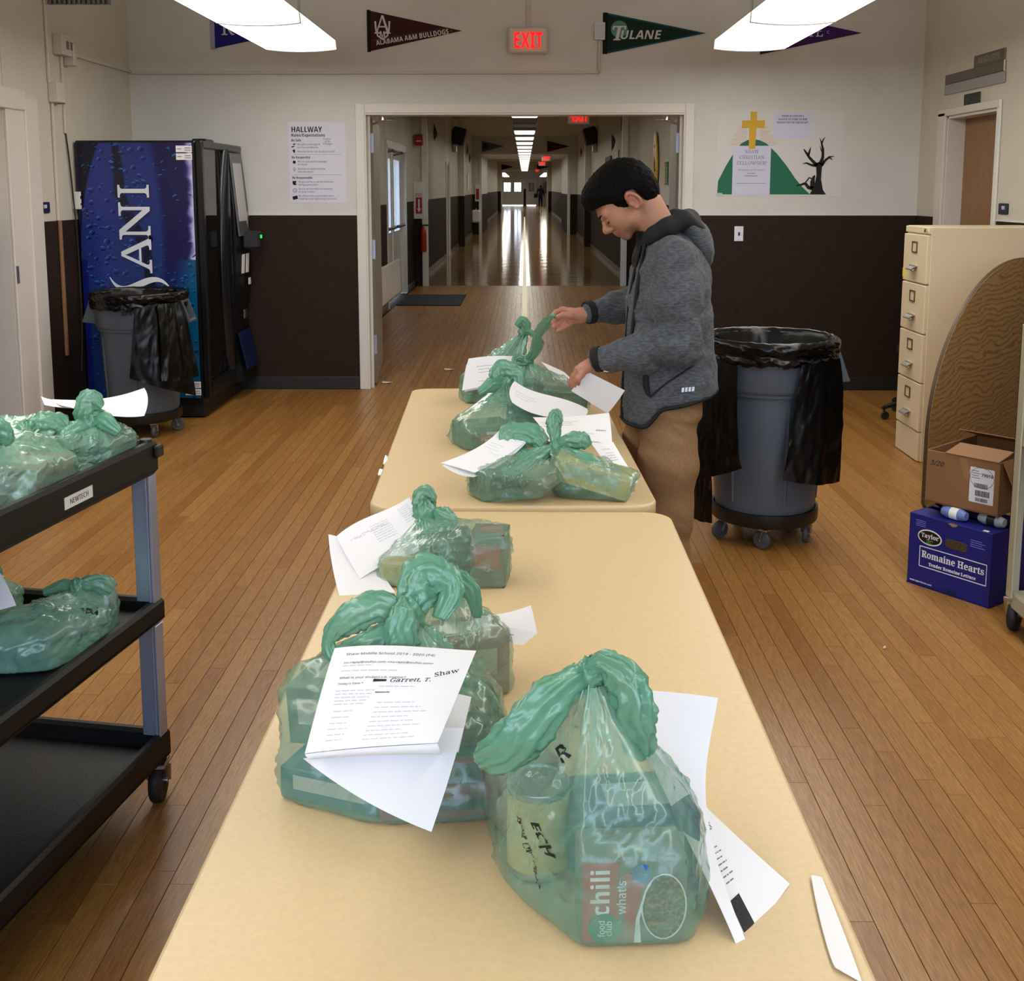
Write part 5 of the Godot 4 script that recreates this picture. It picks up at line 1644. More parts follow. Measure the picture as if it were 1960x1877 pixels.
	rs = thing("name_plaque", "long pale grey plaque above the right-hand door, lowest of the three", "sign", V(rx, 2.232, -7.41), -rot)
	plate(rs, 0.97, 0.070, 0.012, mk("plaque_pale", Color(0.58, 0.575, 0.56), 0.3))
	rs = thing("door_sign", "small black sign on the frame above the right-hand door", "sign", V(rx, 2.137, -7.42), -rot)
	plate(rs, 0.265, 0.075, 0.006, mk("sign_black", Color(0.045, 0.06, 0.055), 0.4))
	var sb := Geo.new()
	for i in 8:
		sb.box(V(-0.085 + i * 0.024, 0, 0.0065), V(0.005, 0.032, 0.0008)).box(V(-0.078 + i * 0.024, 0.013 * (1 - 2 * (i % 2)), 0.0065), V(0.012, 0.005, 0.0008))
	obj("lettering", sb, mk("sign_grey", Color(0.28, 0.31, 0.30), 0.5), rs)
	var rp2 := thing("red_notice", "red paper notice on the brown door at the right", "notice", V(SIDE_X + 0.119, 1.60, -7.16), -rot)
	plate(rp2, 0.22, 0.25, 0.001, mk("red_paper", Color(0.56, 0.11, 0.15), 0.7), "sheet")
	var rb := Geo.new()
	for q in [[0.055, 0.026], [-0.03, 0.020]]:
		for i in 8:
			if i != 4:
				rb.box(V(-0.085 + i * 0.021, q[0], 0.0012), V(0.006, q[1], 0.0006)).box(V(-0.078 + i * 0.021, q[0] + q[1] * 0.3 * (1 - 2 * (i % 2)), 0.0012), V(0.009, 0.006, 0.0006))
	obj("lettering", rb, mk("red_ink", Color(0.70, 0.35, 0.37), 0.8), rp2)
	# corrugated grey duct at the top left corner of the view
	var du := thing("grille_shade", "grey corrugated metal shade hanging at the top left", "shade", V(-2.74, 2.655, -6.9))
	var dg := Geo.new()
	for i in 13:
		dg.cyl(V(-0.18 + i * 0.03, 0.015, 0), V(-0.18 + i * 0.03, 0.5, 0), 0.017, -1, 8)
	obj("slats", dg, mk("duct", Color(0.40, 0.39, 0.40), 0.4, {"metal": 0.5}), du)
	obj("cap", Geo.new().box(V(0.0, 0.51, 0), V(0.40, 0.04, 0.06), 0.006), M.steel, du)
	obj("hanger", Geo.new().cyl(V(0, 0.53, 0), V(0, 1.145, 0), 0.01, -1, 8), M.steel, du)

func build_right_stuff():
	# leaning round-ended table top
	var t := thing("folded_table", "round-ended wood-grain table top standing on edge before the filing cabinet", "table", V(2.58, 0, -5.73), 0.70)
	var p := PackedVector2Array()
	p.append(Vector2(0.34, 0.0))
	p.append(Vector2(0.34, 1.187))
	for i in 25:
		var a := PI / 2 + PI / 2 * i / 24.0
		p.append(Vector2(0.845 * cos(a), 0.342 + 0.845 * sin(a)))
	p.append(Vector2(-0.845, 0.03))
	p.append(Vector2(-0.82, 0.0))
	var lam := mk("laminate", Color(0.70, 0.55, 0.36), 0.38, {"tex": lam_tex(), "scale": V(0.9, 0.9, 0.9), "world": false})
	obj("board", Geo.new().prism(p, 0.022), lam, t)
	var q := PackedVector2Array()
	for v in p:
		q.append(Vector2(v.x * 1.004, v.y * 1.003))
	obj("edge_band", Geo.new().prism(q, 0.016, flat_xf(0, 0, 0.003)), mk("edge_dark", Color(0.30, 0.24, 0.17), 0.5), t)
	obj("frame_tube", Geo.new().tube([V(-0.5, 0.2, -0.04), V(0.3, 0.2, -0.04), V(0.3, 0.9, -0.04)], 0.016, 8), M.steel, t)
	# blue lettuce carton
	var bl := mk("carton_blue", Color(0.07, 0.095, 0.46), 0.5, {"tex": noise_tex("plaster", 256, 0.02, 4, 0.93, 1.0), "scale": V(2, 2, 2)})
	var b := thing("lettuce_carton", "blue Romaine Hearts lettuce carton on the floor under the brown box", "carton", V(1.521, 0, -4.188), -0.934)
	var w := 0.350
	var h := 0.287
	var d := 0.27
	var g := Geo.new()
	g.span(V(0, 0, -d), V(w, 0.006, 0))
	g.span(V(0, 0, -0.005), V(w, h, 0), 0.002).span(V(0, 0, -d), V(w, h, -d + 0.005), 0.002).span(V(0, 0, -d), V(0.005, h, 0), 0.002).span(V(w - 0.005, 0, -d), V(w, h, 0), 0.002)
	g.span(V(0, h - 0.006, -d), V(w, h - 0.001, -d * 0.55), 0.001)
	g.span(V(0, h - 0.006, -0.11), V(w, h - 0.001, -0.001), 0.001)
	obj("box", g, bl, b)
	obj("hand_hole", Geo.new().prism(round_rect(0.092, 0.036, 0.014), 0.0015, flat_xf(0.205, 0.205, 0.0)), mk("straw", Color(0.40, 0.32, 0.17), 0.8, {"tex": noise_tex("crumb", 128, 0.12, 3, 0.25, 1.0, FastNoiseLite.TYPE_SIMPLEX_SMOOTH, 2.5), "scale": V(12, 12, 12), "world": false}), b)
	var oval := PackedVector2Array()
	var oval2 := PackedVector2Array()
	for i in 28:
		var a := TAU * i / 28
		oval.append(Vector2(0.092 + 0.052 * cos(a), 0.205 + 0.031 * sin(a)))
		oval2.append(Vector2(0.092 + 0.047 * cos(a), 0.205 + 0.026 * sin(a)))
	obj("logo", Geo.new().prism(oval, 0.001, flat_xf(0, 0, 0.0)), M.white_ink, b)
	obj("logo", Geo.new().prism(oval2, 0.0016, flat_xf(0, 0, 0.0)), mk("logo_black", Color(0.03, 0.05, 0.05), 0.5), b)
	text("Taylor", 0.017, V(0.093, 0.210, 0.0017), M.white_ink, b, {"serif": true, "bold": true, "wide": 0.98})
	text("FARMS", 0.007, V(0.093, 0.193, 0.0017), mk("logo_grey", Color(0.5, 0.55, 0.5), 0.7), b)
	obj("logo", Geo.new().prism(stroke([[0.075, 0.181], [0.088, 0.185], [0.105, 0.181]], [0.002, 0.010, 0.002]), 0.002, flat_xf(0, 0, 0.0)), mk("leaf_green", Color(0.1, 0.5, 0.2), 0.6), b)
	text("Romaine Hearts", 0.027, V(0.192, 0.134, 0.0008), M.white_ink, b, {"serif": true, "bold": true, "wide": 0.86})
	text("Tender Romaine Lettuce", 0.0125, V(0.192, 0.099, 0.0008), M.white_ink, b, {"serif": true, "bold": true, "wide": 0.92})
	var bx := Geo.new()
	for s in [0.083, 0.163]:
		bx.span(V(0.052, s - 0.0015, 0), V(0.332, s + 0.0015, 0.0012))
	for s in [0.052, 0.332]:
		bx.span(V(s - 0.0012, 0.083, 0), V(s + 0.0012, 0.163, 0.0012))
	obj("print_border", bx, M.white_ink, b)
	var fp := mk("print_pale", Color(0.42, 0.46, 0.78), 0.7)
	for i in 4:
		obj("small_print", Geo.new().span(V(0.028 + 0.003 * (i % 2), 0.262 - i * 0.007, 0), V(0.072, 0.2645 - i * 0.007, 0.0008)), fp, b)
		obj("small_print", Geo.new().span(V(0.262, 0.242 - i * 0.008, 0), V(0.308 + 0.012 * (i % 2), 0.2445 - i * 0.008, 0.0008)), fp, b)
	text("www.taylorfarms.com", 0.007, V(0.062, 0.018, 0.0008), M.white_ink, b)
	obj("sticker", Geo.new().box(V(0.315, h + 0.001, -0.012), V(0.02, 0.002, 0.014)), M.white_ink, b)
	obj("tab", Geo.new().prism(round_rect(0.05, 0.02, 0.006), 0.002, flat_xf(0.19, 0.014, 0.0)), mk("carton_dark", Color(0.04, 0.05, 0.30), 0.55), b)
	obj("torn_patch", Geo.new().prism(poly([[0.165, 0.282], [0.18, 0.286], [0.205, 0.284], [0.2, 0.276], [0.185, 0.272], [0.175, 0.278]]), 0.001, flat_xf(0, 0, 0)), mk("kraft_bare", Color(0.62, 0.48, 0.33), 0.8), b)
	# packages lying on the carton
	var lab := ["blue and white package squeezed under the brown box", "white printed package under the right end of the brown box", "dark red package behind the others under the brown box"]
	for i in 3:
		var pk := thing("food_package", lab[i], "package", V(1.521, h, -4.188), -0.934, "packages between the two boxes")
		var px: float = [0.16, 0.29, 0.07][i]
		var pz: float = [-0.05, -0.09, -0.15][i]
		obj("wrapper", Geo.new().tube([V(px - 0.05, 0.023, pz), V(px - 0.03, 0.023, pz), V(px + 0.03, 0.023, pz), V(px + 0.05, 0.023, pz)], [0.016, 0.0225, 0.0225, 0.016], 16), [mk("pack_blue", Color(0.42, 0.50, 0.74), 0.35), mk("pack_white", Color(0.62, 0.65, 0.70), 0.35), mk("pack_red", Color(0.28, 0.08, 0.08), 0.4)][i], pk)
		obj("band", Geo.new().cyl(V(px - 0.012, 0.023, pz), V(px + 0.02, 0.023, pz), 0.0232, -1, 16), [M.white_ink, mk("pack_dark", Color(0.10, 0.10, 0.14), 0.4), M.yellow][i], pk)
	# brown box
	var kr := mk("kraft", Color(0.545, 0.39, 0.245), 0.75, {"tex": noise_tex("speckle", 256, 0.08, 4, 0.93, 1.0), "scale": V(3, 3, 3)})
	var k := thing("cardboard_box", "open brown cardboard box with a white shipping label on top of the blue carton", "box", V(1.574, 0.334, -4.188), -0.854)
	w = 0.295
	h = 0.205
	d = 0.40
	g = Geo.new()
	g.span(V(0, 0, -d), V(w, 0.005, 0))
	g.span(V(0, 0, -0.005), V(w, h, 0), 0.0015).span(V(0, 0, -d), V(w, h, -d + 0.005), 0.0015).span(V(0, 0, -d), V(0.005, h, 0), 0.0015).span(V(w - 0.005, 0, -d), V(w, h, 0), 0.0015)
	obj("box", g, kr, k)
	obj("flap", Geo.new().box(V(w * 0.62, h + 0.012, -0.055), V(w * 0.72, 0.004, 0.12), 0.001, Basis(Vector3.RIGHT, 0.18)), kr, k)
	obj("flap", Geo.new().box(V(w * 0.5, h + 0.022, -d + 0.075), V(w, 0.004, 0.17), 0.001, Basis(Vector3.RIGHT, -0.28)), kr, k)
	obj("flap", Geo.new().box(V(w + 0.03, h - 0.055, -d * 0.5), V(0.004, 0.13, d * 0.95), 0.001, Basis(Vector3.BACK, 0.45)), kr, k)
	obj("tape", Geo.new().prism(poly([[0.135, 0.2], [0.16, 0.2], [0.178, 0.15], [0.172, 0.11], [0.155, 0.13]]), 0.0006, flat_xf(0, 0, 0.0)), mk("packing_tape", Color(0.60, 0.46, 0.32), 0.25), k)
	obj("label", Geo.new().prism(round_rect(0.094, 0.135, 0.004), 0.0008, flat_xf(0.226, 0.105, 0.0)), mk("label_white", Color(0.86, 0.86, 0.90), 0.5), k)
	var bars := Geo.new()
	for bc in [[0.198, 0.249, 0.095, 0.113], [0.203, 0.258, 0.064, 0.086], [0.205, 0.250, 0.043, 0.057]]:
		var x: float = bc[0]
		while x < bc[1]:
			var bw := rng.randf_range(0.0006, 0.0022)
			bars.span(V(x, bc[2], 0.0008), V(x + bw, bc[3], 0.0014))
			x += bw + rng.randf_range(0.0007, 0.0018)
	obj("barcode", bars, M.ink, k)
	text("79018", 0.012, V(0.246, 0.147, 0.0009), M.ink, k, {"bold": true})
	for i in 4:
		obj("small_print", Geo.new().span(V(0.186, 0.158 - i * 0.009, 0.0008), V(0.212 + 0.006 * (i % 2), 0.1605 - i * 0.009, 0.0013)), M.faint_ink, k)
	text("3/20", 0.020, V(0.046, 0.158, 0.0006), M.black_ink, k, {"slant": 0.3})
	var cir := []
	for i in 25:
		cir.append(V(0.226 + 0.046 * cos(TAU * i / 24), 0.135 + 0.040 * sin(TAU * i / 24), 0.0012))
	obj("pen_circle", Geo.new().tube(cir, 0.0007, 5), M.ink, k)
	# cream rolling rack at the right edge
	var cr := mk("rack_paint", Color(0.72, 0.70, 0.60), 0.45, {"tex": noise_tex("plaster", 256, 0.02, 4, 0.93, 1.0), "scale": V(2, 2, 2)})
	var r := thing("rolling_rack", "cream steel rolling rack cut off by the photo's right edge", "rack", V(1.70, 0, -3.72))
	for x in [0.0, 0.62]:
		for z in [0.0, 0.85]:
			obj("post", Geo.new().span(V(x, 0.13, z), V(x + 0.006, 1.09, z + 0.045), 0.001).span(V(x, 0.13, z), V(x + 0.045, 1.09, z + 0.006), 0.001), cr, r)
			caster(r, V(x + 0.025, 0.13, z + 0.02), 0.058, 0.9, M.steel, M.rubber)
	for y in [0.14, 0.72, 1.05]:
		obj("shelf", Geo.new().span(V(0.008, y, 0.0), V(0.66, y + 0.004, 0.89)).span(V(0.008, y - 0.045, 0.0), V(0.66, y + 0.004, 0.004), 0.0).span(V(0.007, y - 0.045, 0.0), V(0.010, y + 0.004, 0.89)), cr, r)

func lam_tex() -> ImageTexture:                     # flat-sawn oak print
	var n := FastNoiseLite.new()
	n.seed = 31
	n.frequency = 0.006
	var s := 512
	var im := Image.create(s, s, false, Image.FORMAT_RGB8)
	for y in s:
		for x in s:
			var f := n.get_noise_2d(x * 0.6, y * 0.9) * 2.6 + n.get_noise_2d(x * 1.5 + 900.0, y * 6.0) * 0.5 + (y + 0.16 * x) * 0.075
			var ring := absf(fposmod(f, 1.0) - 0.5) * 2.0
			var v := 0.82 + 0.18 * smoothstep(0.0, 0.6, ring) - 0.05 * absf(n.get_noise_2d(x * 3.0, y * 40.0))
			im.set_pixel(x, y, Color(v, v * 0.985, v * 0.96))
	return ImageTexture.create_from_image(im)

func hull_planes(pts: Array) -> Array:
	var out := []
	var n := pts.size()
	for i in n:
		for j in range(i + 1, n):
			var e: Vector3 = pts[j] - pts[i]
			for k in range(j + 1, n):
				var nn: Vector3 = e.cross(pts[k] - pts[i])
				if nn.length_squared() < 1e-12:
					continue
				nn = nn.normalized()
				var d: float = nn.dot(pts[i])
				var pos := false
				var neg := false
				for q in pts:
					var s: float = nn.dot(q) - d
					if s > 1e-5:
						pos = true
					elif s < -1e-5:
						neg = true
					if pos and neg:
						break
				if pos and neg:
					continue
				if pos:
					nn = -nn
					d = -d
				var fresh := true
				for o in out:
					if o[0].dot(nn) > 0.9995 and absf(o[1] - d) < 0.002:
						fresh = false
						break
				if fresh:
					out.append([nn, d])
	return out

# what is in a bag: kind, size, centre, yaw, roll, main colour, second colour, label
func content(q: Array) -> Array:
	var bs := Basis(Vector3.UP, q[3]) * Basis(Vector3.BACK, q[4])
	var s: Vector3 = q[1]
	var c: Vector3 = q[2]
	var box: bool = q[0] == "box"
	var t := thing("food_box" if box else "food_can", q[7], "food box" if box else "food can", c)
	t.basis = bs
	if box:
		obj("carton", Geo.new().box(V(0, 0, 0), s, 0.002), mk("food_%s" % q[5].to_html(), q[5], 0.45), t)
		var m2 := mk("food_%s" % q[6].to_html(), q[6], 0.5)
		obj("printed_panel", Geo.new().box(V(0, s.y * 0.08, s.z * 0.5), V(s.x * 0.72, s.y * 0.45, 0.0015)), m2, t)
		obj("printed_panel", Geo.new().box(V(s.x * 0.05, s.y * 0.5, 0), V(s.x * 0.6, 0.0015, s.z * 0.5)), m2, t)
	else:
		var r := s.x * 0.5
		var h := s.y * 0.5
		obj("tin", Geo.new().lathe([Vector2(0, -h), Vector2(r * 0.97, -h), Vector2(r, -h + 0.003), Vector2(r * 0.985, -h + 0.006), Vector2(r * 0.985, h - 0.006), Vector2(r, h - 0.003), Vector2(r * 0.97, h), Vector2(r * 0.93, h - 0.003), Vector2(0, h - 0.003)], 28), M.steel, t)
		obj("paper_label", Geo.new().lathe([Vector2(r * 0.99, -h + 0.009), Vector2(r * 0.99, h - 0.009)], 28), mk("food_%s" % q[5].to_html(), q[5], 0.5), t)
	var out := []
	for sx in [-0.5, 0.5]:
		for sy in [-0.5, 0.5]:
			for sz in [-0.5, 0.5]:
				out.append(c + bs * V(s.x * sx, s.y * sy, s.z * sz))
	return out

func crumpled(pts: Array, radii: Array, flat: float, up: Vector3, sd: float) -> Geo:      # gathered film drawn along a path
	var path := spline(pts, 9)
	var n := path.size()
	var g := Geo.new()
	var side := Vector3.ZERO
	var rings := []
	for i in n:
		var t: Vector3 = (path[mini(i + 1, n - 1)] - path[maxi(i - 1, 0)]).normalized()
		if side == Vector3.ZERO:
			side = up.cross(t).normalized()
		side = (side - t * side.dot(t)).normalized()
		var oth := t.cross(side)
		var f := float(i) / (n - 1) * (radii.size() - 1)
		var k := mini(int(f), radii.size() - 2)
		var r: float = lerpf(radii[k], radii[k + 1], f - k)
		var ring := []
		for j in 36:
			var a := TAU * j / 36.0
			var w := 0.70 + 0.42 * absf(sin(4.0 * a + sd + 0.10 * i + 2.5 * noise.get_noise_2d(i * 0.07, sd))) + 0.42 * (absf(noise.get_noise_3d(cos(a) * 1.6 + sd, sin(a) * 1.6, i * 0.12)) - 0.2) + 0.30 * (absf(noise.get_noise_3d(cos(a) * 4.0, sin(a) * 4.0 + sd, i * 0.34)) - 0.2)
			ring.append(path[i] + (side * cos(a) + oth * sin(a) * flat) * r * w)
		rings.append(ring)
	g.sg = 0
	for i in n - 1:
		for j in 36:
			var j2 := (j + 1) % 36
			g.quad(rings[i][j], rings[i][j2], rings[i + 1][j2], rings[i + 1][j])
	for j in 36:
		var j2 := (j + 1) % 36
		g.tri(path[0], rings[0][j2], rings[0][j])
		g.tri(path[n - 1], rings[n - 1][j], rings[n - 1][j2])
	return g

func bag(label: String, knot: Vector3, floor_y: float, items: Array, handles: Array, sd: float, o := {}) -> Dictionary:
	var pts := []
	var c := Vector3.ZERO
	for q in items:
		pts.append_array(content(q))
		c += q[2]
	c /= items.size()
	for q in o.get("hull", []):
		pts.append(q)
	c = c.lerp(knot, 0.12)
	for i in 5:
		var a := TAU * i / 5.0 + sd
		pts.append(knot + V(cos(a) * 0.013, -0.004, sin(a) * 0.013))
	var planes := []
	for q in hull_planes(pts):
		planes.append([q[0], q[1] - q[0].dot(c)])
	var w := (knot - c).normalized()
	var e1 := w.cross(Vector3.BACK).normalized()
	var e2 := w.cross(e1)
	var span := knot.distance_to(c)
	var slack: float = o.get("slack", 1.0)
	var info := [0.5]
	var thin: float = o.get("alpha", 0.40)
	var stops: Array = o.get("stops", [])
	var at := func(u, v):
		var a: float = TAU * u
		var ph: float = PI * (0.03 + 0.97 * pow(v, 1.35))
		var dir := w * cos(ph) + (e1 * cos(a) + e2 * sin(a)) * sin(ph)
		var s := 0.0
		var most := 0.0
		for q in planes:
			var dn: float = q[0].dot(dir)
			if dn > 1e-4:
				var x: float = dn / q[1]
				most = maxf(most, x)
				s += pow(x, 20.0)
		var r := pow(s, -1.0 / 20.0) * 1.05 + 0.004
		var p: Vector3 = c + dir * r
		var dk := p.distance_to(knot) / span
		var gather := clampf(1.25 - dk, 0.0, 1.0)
		var cx := cos(a)
		var sx := sin(a)
		var fold := 0.55 * sin(9.0 * a + 3.0 * noise.get_noise_2d(cx * 1.5 + sd, sx * 1.5) * 3.0) + 0.9 * noise.get_noise_3d(cx * 4.0 + sd * 7.0, sx * 4.0, dk * 0.9)
		r *= 1.0 + slack * (0.11 * gather * fold - 0.09 * gather * clampf(dk * 2.0, 0.0, 1.0))
		var cr := absf(noise.get_noise_3d(p.x * 10.0 + sd * 3.0, p.y * 8.0, p.z * 10.0))
		var c2 := absf(noise.get_noise_3d(p.x * 22.0 + 5.0 * cr, p.y * 17.0 + sd, p.z * 22.0))
		var c3 := absf(noise.get_noise_3d(p.x * 48.0 + sd, p.y * 40.0 + 4.0 * c2, p.z * 48.0))
		var free := slack * smoothstep(-0.005, 0.035, p.y - floor_y)
		r += free * (0.026 * (cr - 0.2) + 0.011 * (c2 - 0.2) + 0.004 * (c3 - 0.2))
		r = maxf(r, 1.0 / most + 0.0012)
		# film lies double in folds and gathers
		info[0] = clampf(thin + 0.38 * pow(gather, 1.5) * (0.75 + 0.5 * fold) + 0.16 * smoothstep(0.12, 0.0, cr) + 0.05 * smoothstep(0.08, 0.0, c2) + 0.10 * smoothstep(0.3, 0.6, noise.get_noise_3d(p.x * 7.0, p.y * 7.0 + sd, p.z * 7.0)), 0.0, 0.95)
		p = c + dir * r
		for q in stops:
			if p.y < q[2]:
				var over: float = q[0].dot(p) - q[1]
				if over > 0.0:
					p -= q[0] * over
		if p.y < floor_y + 0.0015:
			p.y = floor_y + 0.0015 + 0.002 * absf(noise.get_noise_2d(p.x * 60.0, p.z * 60.0))
		return p
	var t := thing("grocery_bag", label, "grocery bag", V(c.x, floor_y, c.z), 0.0, "knotted green plastic grocery bags")
	var here := V(c.x, floor_y, c.z)
	var film: Material = M["film"]
	var tight: Material = M["film_knot"]
	var g := Geo.new()
	var nu := 132
	var nv := 84
	var rows := []
	var thick := []
	for j in nv + 1:
		var row := []
		var ar := []
		for i in nu:
			row.append(at.call(1.0 - float(i) / nu, float(j) / nv) - here)
			ar.append(Color(1, 1, 1, info[0]))
		rows.append(row)
		thick.append(ar)
	g.st.set_smooth_group(0)
	for j in nv:
		for i in nu:
			var i2 := (i + 1) % nu
			for q in [[j, i], [j + 1, i2], [j, i2], [j, i], [j + 1, i], [j + 1, i2]]:
				g.st.set_color(thick[q[0]][q[1]])
				g.st.add_vertex(rows[q[0]][q[1]])
	obj("bag_body", g, film, t)
	var kr: float = o.get("knot", 0.02)
	var kg := func(u, v):
		var a: float = TAU * u
		var b: float = PI * v
		var d := V(cos(a) * sin(b), cos(b), -sin(a) * sin(b))
		var wv := 1.0 + 0.28 * noise.get_noise_3d(d.x * 2.2 + sd, d.y * 2.2, d.z * 2.2) + 0.16 * sin(7.0 * a + 5.0 * d.y + sd)
		return knot - here + d * kr * wv * V(1.0, 1.25, 1.0)
	obj("knot", Geo.new().grid(func(u, v): return kg.call(1.0 - u, v), 30, 18, true), tight, t)
	for h in handles:
		var hp := []
		for q in h[0]:
			hp.append(q - here)
		obj("handle", crumpled(hp, h[1], h[2] * 0.7, h[3] if h.size() > 3 else V(0.3, 0.2, 1), sd), tight, t)
	return {"node": t, "at": at, "here": here}

func print_on_bag(b: Dictionary, s: String, h: float, from: Vector2, along: Vector2, m: Material, o := {}):     # from, along: places on the bag (u, v)
	var t := text_mesh(s, h, o.get("bold", false), false, 0.0, HORIZONTAL_ALIGNMENT_LEFT)
	var arr := t.get_mesh_arrays()
	var vs: PackedVector3Array = arr[Mesh.ARRAY_VERTEX]
	var at: Callable = b.at
	var p0: Vector3 = at.call(from.x, from.y)
	var p1: Vector3 = at.call(from.x + along.x, from.y + along.y)
	var q := Vector2(-along.y, along.x) if o.get("flip", false) else Vector2(along.y, -along.x)
	var p2: Vector3 = at.call(from.x + q.x, from.y + q.y)
	var lu := along / p0.distance_to(p1)
	var lv := q / p0.distance_to(p2)
	var out := PackedVector3Array()
	for p in vs:
		var uv := from + lu * p.x + lv * p.y
		var a: Vector3 = at.call(uv.x, uv.y)
		var n: Vector3 = (at.call(uv.x + 0.004, uv.y) - a).cross(at.call(uv.x, uv.y + 0.004) - a).normalized()
		if n.dot(a - V(b.here.x, a.y, b.here.z)) < 0.0:
			n = -n
		out.append(a + n * 0.0015 - b.here)
	arr[Mesh.ARRAY_VERTEX] = out
	arr[Mesh.ARRAY_TANGENT] = null
	var am := ArrayMesh.new()
	am.add_surface_from_arrays(Mesh.PRIMITIVE_TRIANGLES, arr)
	var st := SurfaceTool.new()
	st.create_from(am, 0)
	st.generate_normals()
	obj("printing", st.commit(), m, b.node)

func build_bags():
	var fc := Color(0.50, 0.695, 0.595)
	mk("film", fc, 0.26, {"alpha": 1.0, "vcol": true, "coat": 0.8, "coat_rough": 0.12, "spec": 0.6})
	mk("film_knot", Color(0.42, 0.655, 0.535), 0.3, {"alpha": 0.80, "coat": 0.6, "coat_rough": 0.15})
	var Y := TABLE_Y
	var red := Color(0.60, 0.11, 0.14)
	var blue := Color(0.10, 0.13, 0.42)
	var tan := Color(0.70, 0.58, 0.40)
	var dark := Color(0.20, 0.16, 0.13)
	var white := Color(0.78, 0.76, 0.72)
	var straw := Color(0.78, 0.70, 0.42)
	var brown := Color(0.42, 0.30, 0.22)
	var pink := Color(0.62, 0.42, 0.40)
	var teal := Color(0.24, 0.40, 0.45)
	var ink := mk("bag_ink", Color(0.03, 0.10, 0.07), 0.6)
	# nearest bag, with the chili box
	var A := bag("nearest green grocery bag, with a red chili box showing through", V(0.078, 0.985, -1.215), Y, [
		["box", V(0.118, 0.100, 0.062), V(0.120, Y + 0.052, -1.140), 0.06, 0.0, Color(0.42, 0.37, 0.35), Color(0.45, 0.40, 0.38), "chili box in the nearest green bag"],
		["box", V(0.140, 0.105, 0.10), V(0.132, Y + 0.054, -1.232), 0.12, 0.0, blue, Color(0.66, 0.70, 0.76), "blue box with a pale label in the nearest green bag"],
		["can", V(0.078, 0.11, 0.078), V(0.018, Y + 0.058, -1.250), 0.0, 0.0, straw, straw, "tin with a straw coloured label in the nearest green bag"],
		["box", V(0.07, 0.10, 0.08), V(-0.002, Y + 0.055, -1.335), 0.5, 0.0, pink, white, "pink box at the left side of the nearest green bag"]],
		[[[V(0.070, 0.985, -1.215), V(0.035, 0.968, -1.19), V(-0.005, 0.928, -1.175), V(-0.040, 0.893, -1.185), V(-0.052, 0.886, -1.20)], [0.014, 0.024, 0.030, 0.022, 0.006], 0.65],
		[[V(0.078, 0.985, -1.21), V(0.095, 0.998, -1.205), V(0.116, 0.985, -1.195), V(0.126, 0.950, -1.19), V(0.130, 0.915, -1.195), V(0.122, 0.895, -1.205)], [0.012, 0.022, 0.030, 0.030, 0.024, 0.008], 0.8]], 1.7, {"slack": 0.85, "knot": 0.016, "hull": [V(-0.045, Y + 0.02, -1.30), V(-0.04, Y + 0.09, -1.32)]})
	# the front of the chili box, print and picture
	var cb := get_node("food_box")
	var rd := mk("chili_red", Color(0.66, 0.13, 0.17), 0.4)
	obj("red_panel", Geo.new().box(V(-0.037, 0.0, 0.0315), V(0.040, 0.094, 0.001)), rd, cb)
	obj("red_panel", Geo.new().prism(poly([[0.0, -0.048], [-0.012, -0.048], [-0.012, 0.035], [0.012, 0.03], [0.003, -0.01]]), 0.001, flat_xf(0, 0, 0.0312)), rd, cb)
	var bl := PackedVector2Array()
	for i in 26:
		bl.append(Vector2(0.033 + 0.024 * cos(TAU * i / 26), -0.006 + 0.038 * sin(TAU * i / 26)))
	obj("picture", Geo.new().prism(bl, 0.0008, flat_xf(0, 0, 0.0322)), mk("chili_beans", Color(0.60, 0.40, 0.30), 0.5, {"tex": noise_tex("beans", 128, 0.09, 2, 0.3, 1.0, FastNoiseLite.TYPE_CELLULAR, 2.2), "scale": V(16, 16, 16), "world": false}), cb)
	var rim := []
	for i in 27:
		rim.append(V(0.033 + 0.0245 * cos(TAU * i / 26), -0.006 + 0.0385 * sin(TAU * i / 26), 0.0328))
	obj("picture_rim", Geo.new().tube(rim, 0.0009, 5), M.white_ink, cb)
	obj("white_swash", Geo.new().prism(stroke([[0.004, -0.048], [0.004, -0.02], [0.012, 0.012], [0.022, 0.03]], [0.008, 0.004, 0.002, 0.001]), 0.0005, flat_xf(0, 0, 0.0326)), M.white_ink, cb)
	obj("logo", disc(0.0175, 0.0012, V(-0.033, -0.030, 0.0322), 24), mk("logo_green", Color(0.08, 0.42, 0.28), 0.5), cb)
	obj("logo", disc(0.011, 0.0012, V(0.008, 0.034, 0.0322), 20), mk("logo_blue", Color(0.12, 0.38, 0.66), 0.5), cb)
	var upr := Basis(Vector3.BACK, PI / 2)
	text("chili", 0.020, V(-0.037, 0.012, 0.0322), M.white_ink, cb, {"basis": upr, "depth": 0.0006, "bold": true})
	text("what's", 0.010, V(-0.014, 0.006, 0.0322), M.white_ink, cb, {"basis": upr, "depth": 0.0006})
	text("food", 0.007, V(-0.036, -0.030, 0.0336), M.white_ink, cb, {"basis": upr, "depth": 0.0004})
	text("club", 0.007, V(-0.028, -0.030, 0.0336), M.white_ink, cb, {"basis": upr, "depth": 0.0004})
	print_on_bag(A, "Doing Our Part", 0.0075, Vector2(0.585, 0.50), Vector2(0.05, 0.09), ink)
	print_on_bag(A, "ECH", 0.016, Vector2(0.635, 0.47), Vector2(0.05, 0.07), ink, {"bold": true})
	print_on_bag(A, "R", 0.022, Vector2(0.64, 0.22), Vector2(0.04, -0.05), ink, {"bold": true})
